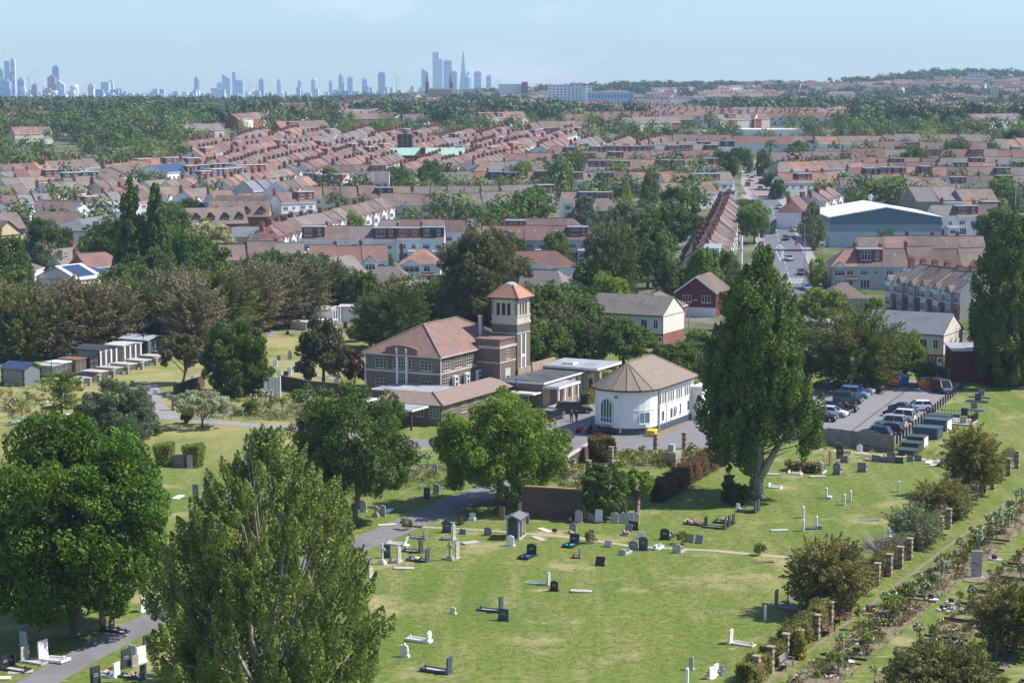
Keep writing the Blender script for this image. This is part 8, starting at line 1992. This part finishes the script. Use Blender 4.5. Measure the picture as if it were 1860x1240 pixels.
person(1038, 765, R(190), 'cloth_grey', 'cloth_black', 'person in a dark grey jacket walking towards the black estate car, left of two')
person(1047, 766, R(165), 'cloth_black', 'cloth_black', 'person all in black walking towards the black estate car, right of two', stride=.16)
q = C0 + AX * 9.6 + BX * 7.2; person(0, 0, R(120), 'cloth_blue', 'cloth_black', 'person in a bright blue shirt on the low canopy by the chapel annexe', base=Vector((q.x, q.y, 2.3)))
# ================================================================ the distance: slopes, woods, landmarks, skyline
KEEP = [(445, 478, 1450, 1880), (735, 845, 2300, 2890)]
def far_building(px, py, wpx, hpx, dep, y, m, lab, name='far_building', roof='flat_felt', cat='building', floors=0, cols=0, hip=None, win='glass_sky', group=None):
 """a building that fills wpx by hpx pixels at distance y, its foot at pixel row py"""
 k = F / y; W_, H = wpx / k, hpx / k; x = (px - 930) / k; z = CAMZ + (175 - py) / k; P = Parts()
 b = P.add('wall'); b.box(-W_ / 2, 0, -14, W_ / 2, dep, H, m); r = P.add('roof')
 if hip: r.hexa([(-W_ / 2 - .4, -.4, H), (W_ / 2 + .4, -.4, H), (W_ / 2 + .4, dep + .4, H), (-W_ / 2 - .4, dep + .4, H)], [(-W_ / 2 + hip, dep / 2 - .1, H + hip * .8), (W_ / 2 - hip, dep / 2 - .1, H + hip * .8), (W_ / 2 - hip, dep / 2 + .1, H + hip * .8), (-W_ / 2 + hip, dep / 2 + .1, H + hip * .8)], roof)
 else: r.box(-W_ / 2 - .2, -.2, H, W_ / 2 + .2, dep + .2, H + .5, roof)
 for i in range(floors):
  for j in range(cols):
   q = P.add('window'); q.ob((-W_ / 2, 0), (1, 0), W_ * (j + .22) / cols, W_ * (j + .78) / cols, H * (i + .25) / floors, H * (i + .75) / floors, 0, .12, win)
 t = thing(name, lab, cat, (x, y, z), 0, group); P.put(t); occ(x, y, max(W_ / 2, 8), put=4); KEEP.append((px - wpx / 2 - 5, px + wpx / 2 + 5, y - (420 if y > 1500 else 120), y))
 return t
def landmarks():
 far_building(1026, 195, 62, 40, 22, 2350, 'render_white', 'white eight-storey block on the far slope', floors=8, cols=9)
 far_building(1056, 195, 36, 38, 30, 2376, 'render_white', 'right wing of the white eight-storey block', floors=7, cols=4)
 far_building(1108, 196, 82, 28, 24, 2300, 'tower_a', 'long blue glass block right of the white eight-storey one', floors=2, cols=14, roof='fascia_white')
 far_building(1172, 196, 90, 16, 30, 2330, 'render_white', 'low white shed with orange roof right of the glass block', roof='tile_orange'); far_building(1255, 188, 110, 9, 20, 2360, 'wall_white', 'long low orange-roofed hall on the far slope', roof='tile_orange')
 far_building(985, 192, 80, 8, 40, 2300, 'concrete', 'low grey flat-roofed store left of the white block')
 far_building(1400, 244, 100, 8, 40, 1120, 'render_white', 'wide white-roofed works among the far terraces', roof='metal_roof'); far_building(1290, 244, 24, 5, 20, 1130, 'render_white', 'small white-roofed works left of the wide one', roof='metal_roof')
 far_building(928, 163, 44, 9, 30, 3000, 'fascia_white', 'white flat building on the skyline ridge'); far_building(953, 163, 11, 13, 12, 2990, 'brick_red', 'red brick block beside the white one on the ridge')
 far_building(1385, 182, 60, 6, 10, 2500, 'brick_tan', 'orange-roofed terrace on the far right slope', roof='tile_orange', hip=4); far_building(1300, 182, 44, 6, 10, 2480, 'brick_tan', 'short orange-roofed terrace on the far slope', roof='tile_orange', hip=4); far_building(1525, 177, 52, 6, 12, 2500, 'wall_white', 'pale orange roofed terrace on the far right slope', roof='tile_orange', hip=4)
 far_building(1768, 193, 32, 16, 14, 2200, 'cream_brick', 'cream stone house beside the far church tower'); far_building(1802, 193, 11, 34, 9, 2200, 'stone', 'square stone church tower on the far right hill', 'church_tower', cat='tower')
 far_building(1850, 142, 26, 10, 16, 3000, 'brick_red', 'dark flats on the far right hilltop', floors=2, cols=4); far_building(1770, 142, 30, 9, 16, 3000, 'wall_white', 'white flats on the far right hill', floors=2, cols=4)
 far_building(430, 219, 42, 12, 14, 1900, 'render_white', 'white gabled hall left of the domed tower', roof='tile_grey', hip=3)
 k = F / 1880; x = (461 - 930) / k; z = CAMZ + (175 - 219) / k; P = Parts(); b = P.add('tower'); b.box(-3.6, 0, -6, 3.6, 7.2, 8, 'cream_brick'); c = P.add('dome'); c.lathe([(3.2, 8), (3.2, 9), (3, 10.4), (2.2, 11.8), (.8, 12.8), (.1, 13.4)], 0, 3.6, 'render_white', 14)
 for a in ((-3.2, .4), (3.2, .4), (-3.2, 6.8), (3.2, 6.8)): q = P.add('turret'); q.lathe([(.7, 8), (.7, 10), (.1, 11)], a[0], a[1], 'stone', 8)
 t = thing('domed_tower', 'cream tower with white dome among the left-hand trees', 'tower', (x, 1880, z)); P.put(t)
 for px, py, top, lab in ((777, 162, 133, 'left one of two dark church spires on the ridge'), (820, 162, 132, 'right one of two dark church spires on the ridge')):
  k = F / 2900; x = (px - 930) / k; z = CAMZ + (175 - py) / k; h = (py - top) / k; P = Parts(); b = P.add('tower'); b.box(-2.6, 0, -8, 2.6, 5.2, h * .42, 'brick_brown'); s = P.add('spire'); s.lathe([(2.7, h * .42), (.1, h)], 0, 2.6, 'tile_slate', 8); t = thing('church_spire', lab, 'spire', (x, 2900, z), 0, 'far spires'); P.put(t)
 far_building(800, 170, 44, 7, 14, 2880, 'brick_tan', 'long church roof between the two far spires', roof='tile_brown', hip=3)
 far_building(212, 224, 70, 14, 20, 1450, 'brick_brown', 'dark gabled school buildings among the left-hand woods', roof='tile_grey', hip=4, floors=2, cols=8, win='frame_white'); far_building(445, 248, 70, 4, 20, 1180, 'concrete', 'long pale flat wall-like building among the left-hand trees')
 far_building(118, 297, 50, 10, 14, 990, 'wall_cream', 'brown roofed house in the trees at left', roof='tile_red', hip=4)
 p = at(565, 235); P = Parts(); b = P.add('pole'); b.tube((0, 0, 0), (0, 0, 16), .3, .2, 'fascia_white', 6); h = P.add('head'); h.box(-1, -.3, 15.5, 1, .3, 16.3, 'fascia_white'); t = thing('floodlight_mast', 'tall white mast among the left-hand trees', 'mast', p); P.put(t)
landmarks()
# ---------------------------------------------------------------- far houses and trees by the thousand
def far_rows():
 for i, (a, b, c, d) in enumerate(((690, 173, 760, 171), (772, 178, 850, 176), (640, 184, 702, 181), (700, 187, 784, 185), (862, 173, 944, 171), (880, 182, 982, 180), (560, 192, 642, 189), (340, 199, 402, 197), (420, 207, 502, 204), (-5, 208, 72, 206), (60, 217, 152, 216), (520, 205, 602, 203), (610, 200, 690, 198), (20, 232, 90, 230), (330, 226, 400, 224), (500, 222, 590, 219), (760, 200, 840, 199), (860, 205, 950, 203), (1240, 176, 1330, 174), (1340, 170, 1420, 168), (1440, 176, 1520, 174), (1500, 196, 1580, 193), (1600, 182, 1690, 180), (1620, 200, 1700, 196), (1690, 172, 1750, 169), (1180, 160, 1260, 158), (1300, 156, 1380, 154), (1560, 160, 1640, 158), (1760, 208, 1850, 206), (1300, 208, 1390, 206), (1130, 214, 1230, 212), (960, 222, 1060, 220))):
  n0 = len(NROW); row(a, b, c, d, None, 'rear' if i % 3 else 'plain', 'bro' if i % 2 else 'brg', 'wcr', dorm=.15, chim=.8); y = NROW[n0][0][0][0]
  KEEP.append((a - 4, c + 4, y - (60 if y < 1500 else 190), y))
 for k in range(10): row(430 + k * 62, 247 - k % 3 * 3, 486 + k * 62, 233 - k % 2 * 3, None, 'front', ('brg', 'bor', 'rb')[k % 3], 'w', chim=.8, dorm=.1)
far_rows()
def fill():
 q = random.Random(3); n = 0; B = MB(); cols = ['tile_brown', 'tile_red', 'tile_orange', 'tile_brown', 'tile_grey']; w_ = ['wall_white', 'wall_cream', 'brick_red', 'wall_brown']
 for i in range(4200):
  y = q.uniform(1180, 3400); u = q.uniform(-.29, .29); x = u * y
  if any(k[0] < 930 + u * F < k[1] and k[2] < y < k[3] for k in KEEP): continue
  wood = math.sin(u * 31 + y * .006) + math.sin(u * 17 - y * .009 + 2) + .7 * math.sin(u * 57 + y * .013)
  if u < -.02 and y < 2300 and wood > (.35 if y < 1450 else .9): continue
  if u < -.12 and q.random() < (.35 if y < 1450 else .1): continue
  if wood > (.25 if u > -.06 else .9) or occ(x, y, 6): continue
  k = q.choice((2, 3, 4, 5)); rz = q.choice((0, .15, -.2, .5, -.5)) + q.uniform(-.1, .1); L = k * 6; z = T(x, y)
  m = MB(); m.box(0, -4.5, -3, L, 4.5, 5.5, q.choice(w_)); s = MB(); rf = q.choice(cols); hip = q.random() < .3; gable_roof(s, 0, L, -4.5, 4.5, 5.5, 8.6, rf, 4 * hip, 4 * hip); m.add(s)
  if not hip:
   for xx in (0, L): m.face([(xx, -4.5, 5.5), (xx, 4.5, 5.5), (xx, 0, 8.5)], 'wall_white')
  for c in range(k): m.box(c * 6 + .3, -.5, 8, c * 6 + 1.1, .5, 9.8, 'brick_red'); m.ob((0, -4.5), (1, 0), c * 6 + 1, c * 6 + 3.2, 3.4, 4.8, 0, .06, 'glass_sky'); m.ob((0, -4.5), (1, 0), c * 6 + 3.8, c * 6 + 5, .6, 2.4, 0, .06, 'glass')
  STUFF_H.add(m, (x, y, z), rz); occ(x, y, 9, put=3); n += 1
fill()
def far_trees():
 g = np.random.default_rng(17)
 def bunch(name, pts, nl, lf, mats):
  if not pts: return
  """pts: x, y, z, width, height, tint"""
  P = []; D = []; S_ = []; M = []
  for x, y, z, w_, h, c in pts:
   k = int(nl * (1 if y < 1300 else .6 if y < 2000 else .4)); nlob = 12; d = shell(nlob, g, -.5); L = d * np.array([w_ * .33, w_ * .33, h * .30]) + np.array([0, 0, h * .58]); i = g.integers(0, len(d), k); o = rdir(k, g); r = w_ * .2
   p = L[i] + o * np.array([r, r, r * .95]); dd = unit(o + d[i] * .6 + rdir(k, g) * .45)
   p[:, 2] = np.maximum(p[:, 2], .3)
   P.append(p + np.array([x, y, z])); D.append(dd); S_.append(lf * (1 if y < 1300 else 1.2 if y < 2000 else 1.45) * (w_ / 10) ** .6 * (.7 + .6 * g.random(k))); M.append(np.full(k, c))
  o = bpy.data.objects.new(name, leaf_mesh(name, np.concatenate(P), np.concatenate(D), np.concatenate(S_), mats, .8, np.concatenate(M))); COL.objects.link(o); tag(o, None, None, None, 'stuff')
 mats = ['leaf_dark', 'leaf_mid', 'leaf_big', 'leaf_holm', 'leaf_bright', 'leaf_poplar_dark', 'leaf_grey']
 near = []; far = []
 for i in range(24000):
  y = 318 + 3240 * g.random() ** .9 if i % 6 else 318 + 900 * g.random(); u = -.285 + .57 * g.random(); x = u * y
  if any(k[0] < 930 + u * F < k[1] and k[2] < y < k[3] for k in KEEP): continue
  wood = math.sin(u * 31 + y * .006) + math.sin(u * 17 - y * .009 + 2) + .7 * math.sin(u * 57 + y * .013)
  if 955 < 930 + u * F < 1275 and 1480 < y < 2450 and g.random() < .93: continue
  if y < 800:
   a_, b_ = pix(x, y, T(x, y))
   if any(q[0] < a_ < q[1] and q[2] < b_ < q[3] for q in ((530, 840, 425, 560), (1495, 1800, 445, 700), (0, 225, 485, 610), (1335, 1480, 290, 640), (1180, 1340, 540, 640), (1480, 1720, 400, 445), (920, 1075, 425, 560), (380, 500, 385, 440))): continue
  left = u < -.13 and 1180 < y < 1480
  wood += .8 * math.sin(u * 83 - y * .021)
  dense = (y > 1180 and wood > (.1 if u > -.03 or y < 1450 else .6)) or (left and wood > -.1) or (u < -.15 and 1000 < y < 2300)
  if y < 366 and u < .0 or y < 420 and u < -.09 and u > -.2 and y < 366: continue
  if y < 1180:
   if (not dense and g.random() > (.3 if y < 420 else .33)) or occ(x, y, 0): continue
  elif dense and g.random() > .7: continue
  elif not dense and (g.random() > .33 or occ(x, y, 3)): continue
  elif dense and occ(x, y, 3): continue
  if y > 2500 and g.random() < .25: continue
  h = (8 + 7 * g.random() if dense else 5 + 5 * g.random()) if y > 1180 else 5 + 7.5 * g.random()
  if not dense and y > 1180: h = 4.5 + 5 * g.random()
  w_ = h * (.8 + .7 * g.random() if dense else .75 + .5 * g.random()); c = int(g.choice(7, p=[.25, .2, .2, .12, .08, .1, .05]))
  (near if y < 1180 else far).append((x, y, T(x, y) - .3, w_, h, c))
 # a first garden belt of real single trees, the rest as one mass
 for i in range(700):
  y = 1010 + 500 * g.random(); u = -.285 + (.2 if y > 1150 else .12) * g.random(); x = u * y
  if occ(x, y, 3): continue
  h = 9 + 7 * g.random(); (near if y < 1180 else far).append((x, y, T(x, y) - .3, h * (.9 + .5 * g.random()), h, int(g.choice(7, p=[.3, .1, .1, .2, .02, .23, .05]))))
 near.sort(key=lambda t: t[1]); k = 0
 names = ['dark garden tree', 'green garden tree', 'deep green garden tree', 'dull green garden tree', 'bright garden tree', 'dark green garden tree', 'grey-green garden tree']
 for t in near[:174]:
  put_tree(0, 0, 0, 0, 'round' if g.random() < .75 else 'oval', mats[t[5]], names[t[5]], base=Vector(t[:3]), w_=t[3], h=t[4])
 bunch('far_garden_trees', near[174:], 190, 1.0, ['leaf_dark', 'leaf_mid', 'leaf_far_mid', 'leaf_far_mid', 'leaf_big', 'leaf_far_dark', 'leaf_holm']); bunch('far_woods', far, 190, 1.5, ['leaf_far_dark', 'leaf_far_mid', 'leaf_far_dark', 'leaf_far_dark', 'leaf_dark', 'leaf_far_mid', 'leaf_holm'])
 print('trees', len(near), len(far))
far_trees()
# ---------------------------------------------------------------- skyline
def skyline():
 D = 8600.; k = F / D
 def tw(px, top, wpx, m, lab, kind='flat', y=D, foot=178, dw=None):
  kk = F / y; W_ = wpx / kk; z1 = CAMZ + (175 - top) / kk; x = (px - 930) / kk; P = Parts(); b = P.add('tower'); z0 = -2
  if kind == 'spike':
   b.hexa([(-W_ / 2, 0, z0), (W_ / 2, 0, z0), (W_ / 2, W_, z0), (-W_ / 2, W_, z0)], [(-W_ * .06, W_ * .45, z1 * .93), (W_ * .06, W_ * .45, z1 * .93), (W_ * .06, W_ * .55, z1 * .93), (-W_ * .06, W_ * .55, z1 * .93)], m); s = P.add('tip'); s.hexa([(-W_ * .06, W_ * .45, z1 * .93), (-W_ * .01, W_ * .45, z1 * .93), (-W_ * .01, W_ * .55, z1 * .93), (-W_ * .06, W_ * .55, z1 * .93)], [(-W_ * .03, W_ * .48, z1), (-W_ * .015, W_ * .48, z1), (-W_ * .015, W_ * .52, z1), (-W_ * .03, W_ * .52, z1)], m)
  elif kind == 'round': b.lathe([(W_ / 2, z0), (W_ / 2, z1 * .9), (W_ * .42, z1 * .96), (W_ * .3, z1)], 0, W_ / 2, m, 16)
  elif kind == 'slope': b.hexa([(-W_ / 2, 0, z0), (W_ / 2, 0, z0), (W_ / 2, W_, z0), (-W_ / 2, W_, z0)], [(-W_ / 2, 0, z1), (W_ / 2, 0, z1 - W_ * .7), (W_ / 2, W_, z1 - W_ * .7), (-W_ / 2, W_, z1)], m)
  elif kind == 'step': b.box(-W_ / 2, 0, z0, W_ * .15, W_, z1, m); b.box(W_ * .15, 0, z0, W_ / 2, W_, z1 - 30, m)
  elif kind == 'bulge': b.hexa([(-W_ * .4, 0, z0), (W_ * .4, 0, z0), (W_ * .4, W_, z0), (-W_ * .4, W_, z0)], [(-W_ / 2, 0, z1), (W_ / 2, 0, z1), (W_ / 2, W_, z1), (-W_ / 2, W_, z1)], m)
  else: b.box(-W_ / 2, 0, z0, W_ / 2, W_, z1, m)
  if kind in ('flat', 'bulge'):
   c = P.add('crown'); c.box(-W_ * .3, W_ * .2, z1, W_ * .3, W_ * .8, z1 + 5, m)
   f = P.add('floor_band'); n = max(2, int(z1 / 22))
   for i in range(n): f.ob((-W_ / 2 * (1 if kind == 'flat' else .8), 0), (1, 0), W_ * .06, W_ * (.94 if kind == 'flat' else .74), z1 * (i + .3) / n, z1 * (i + .6) / n, .0, .3, 'tower_c')
  t = thing('tower_block', lab, 'tower', (x, y, 0), 0, 'towers on the city skyline'); P.put(t)
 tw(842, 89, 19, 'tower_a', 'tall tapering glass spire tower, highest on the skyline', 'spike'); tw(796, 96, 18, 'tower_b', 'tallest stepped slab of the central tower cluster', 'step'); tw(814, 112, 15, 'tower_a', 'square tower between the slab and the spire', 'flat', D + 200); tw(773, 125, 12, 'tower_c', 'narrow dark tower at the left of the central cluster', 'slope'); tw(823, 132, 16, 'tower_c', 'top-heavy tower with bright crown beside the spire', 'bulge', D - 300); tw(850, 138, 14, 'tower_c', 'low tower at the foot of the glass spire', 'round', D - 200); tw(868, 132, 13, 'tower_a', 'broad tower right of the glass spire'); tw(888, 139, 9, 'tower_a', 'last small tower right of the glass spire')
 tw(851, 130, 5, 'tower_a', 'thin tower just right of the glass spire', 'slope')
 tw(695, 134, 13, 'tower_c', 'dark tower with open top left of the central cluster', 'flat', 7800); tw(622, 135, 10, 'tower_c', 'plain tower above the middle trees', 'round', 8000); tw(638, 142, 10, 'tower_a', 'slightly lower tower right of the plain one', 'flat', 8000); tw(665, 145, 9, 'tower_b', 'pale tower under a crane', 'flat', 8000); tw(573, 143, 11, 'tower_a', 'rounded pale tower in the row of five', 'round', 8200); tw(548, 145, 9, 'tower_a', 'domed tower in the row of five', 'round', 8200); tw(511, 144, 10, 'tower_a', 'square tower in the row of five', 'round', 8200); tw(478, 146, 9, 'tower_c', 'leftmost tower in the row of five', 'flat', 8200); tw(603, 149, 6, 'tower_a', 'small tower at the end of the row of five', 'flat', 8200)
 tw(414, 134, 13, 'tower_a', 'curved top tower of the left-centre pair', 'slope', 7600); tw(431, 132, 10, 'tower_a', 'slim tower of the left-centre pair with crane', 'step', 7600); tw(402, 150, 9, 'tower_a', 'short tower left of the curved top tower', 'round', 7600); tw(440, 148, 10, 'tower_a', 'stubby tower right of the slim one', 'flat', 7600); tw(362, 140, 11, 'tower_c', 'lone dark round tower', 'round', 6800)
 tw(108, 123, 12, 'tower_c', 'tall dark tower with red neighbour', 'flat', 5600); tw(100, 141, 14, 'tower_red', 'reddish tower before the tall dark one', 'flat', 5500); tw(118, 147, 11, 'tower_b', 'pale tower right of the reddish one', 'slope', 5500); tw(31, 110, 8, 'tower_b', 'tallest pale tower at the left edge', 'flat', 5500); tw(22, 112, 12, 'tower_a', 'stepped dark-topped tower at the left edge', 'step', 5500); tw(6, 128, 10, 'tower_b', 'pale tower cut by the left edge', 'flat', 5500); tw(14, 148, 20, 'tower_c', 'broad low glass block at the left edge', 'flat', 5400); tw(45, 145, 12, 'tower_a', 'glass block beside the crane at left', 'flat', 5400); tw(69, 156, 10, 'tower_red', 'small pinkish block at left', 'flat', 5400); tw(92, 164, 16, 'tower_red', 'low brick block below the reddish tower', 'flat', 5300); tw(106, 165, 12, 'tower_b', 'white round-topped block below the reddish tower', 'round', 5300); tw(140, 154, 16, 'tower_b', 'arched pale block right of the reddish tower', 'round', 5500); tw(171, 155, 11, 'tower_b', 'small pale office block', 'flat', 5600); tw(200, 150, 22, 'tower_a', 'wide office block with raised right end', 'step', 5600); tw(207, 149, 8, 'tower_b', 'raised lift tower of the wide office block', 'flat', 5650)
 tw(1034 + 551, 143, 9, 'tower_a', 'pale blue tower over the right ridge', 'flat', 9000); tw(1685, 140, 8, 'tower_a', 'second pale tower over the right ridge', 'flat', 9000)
 for i, (px, top, y) in enumerate(((60, 124, 5500), (85, 147, 5400), (660, 130, 8000), (722, 128, 8200), (905, 136, 8200), (455, 142, 7600), (435, 125, 7600), (470, 146, 7800))):
  kk = F / y; x = (px - 930) / kk; h = CAMZ + (175 - top) / kk; P = Parts(); s = -1 if i % 2 else 1
  b = P.add('mast'); b.tube((0, 0, 0), (0, 0, h * .8), 1.0, 1.0, 'tower_c', 4); a = P.add('jib'); a.tube((-12 * s, 0, h * .72), (26 * s, 0, h), .8, .5, 'tower_c', 4); c = P.add('counterweight'); c.box(-14 * s - 2, -1, h * .70, -14 * s + 2, 1, h * .72, 'tower_c')
  t = thing('tower_crane', None, 'crane', (x, y, 0), 0, 'cranes on the skyline'); P.put(t); later(t, 'thin tower crane', 'crane', 'cranes on the skyline', 'on the city skyline')
 # the town between: low blocks too many to count
 g = random.Random(9); b = MB()
 for i in range(900):
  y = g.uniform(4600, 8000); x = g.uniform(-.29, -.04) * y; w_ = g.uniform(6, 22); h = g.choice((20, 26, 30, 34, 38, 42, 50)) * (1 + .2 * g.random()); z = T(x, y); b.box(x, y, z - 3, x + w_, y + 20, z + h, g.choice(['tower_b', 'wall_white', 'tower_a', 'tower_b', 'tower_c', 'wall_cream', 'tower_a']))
 tag(b.build('distant_town'), None, None, None, 'stuff')
skyline()
LANDS += [(n, x, y) for n, x, y in (('brick bell tower', 930, 720), ('white round-ended hall', 1150, 790), ('tallest poplar', 1375, 905), ('cream rendered flats', 1200, 630), ('car park', 1600, 760), ('blue warehouse', 1610, 445), ('green-roofed church', 775, 312), ('straight road', 1415, 430), ('twin dark poplars', 265, 520), ('brown cypress belt', 440, 600), ('wide front poplar', 490, 1150), ('big evergreen oak', 878, 600), ('rose garden', 1600, 1060), ('long dark brick wall', 1000, 940), ('small tomb house', 930, 980), ('tomb row', 210, 680), ('timbered terrace', 1690, 560), ('red gabled house', 1265, 570), ('right-hand dark poplar', 1820, 690), ('white grey-roofed block', 150, 420), ('blue solar school', 300, 315), ('dormer terrace', 680, 460), ('big rounded tree', 968, 400), ('yellow ball sign', 1449, 380), ('wide white works', 1400, 244), ('leaning forked tree', 640, 945), ('bright green tree', 912, 915), ('domed tower', 461, 219), ('far stone tower', 1800, 195), ('huge left tree', 140, 1140), ('flower bed', 1460, 856), ('timber fence', 1560, 815), ('silvery pear tree', 368, 776), ('golden conifer', 1138, 390), ('road terrace', 1290, 470))]
build_rows(); finish_labels()
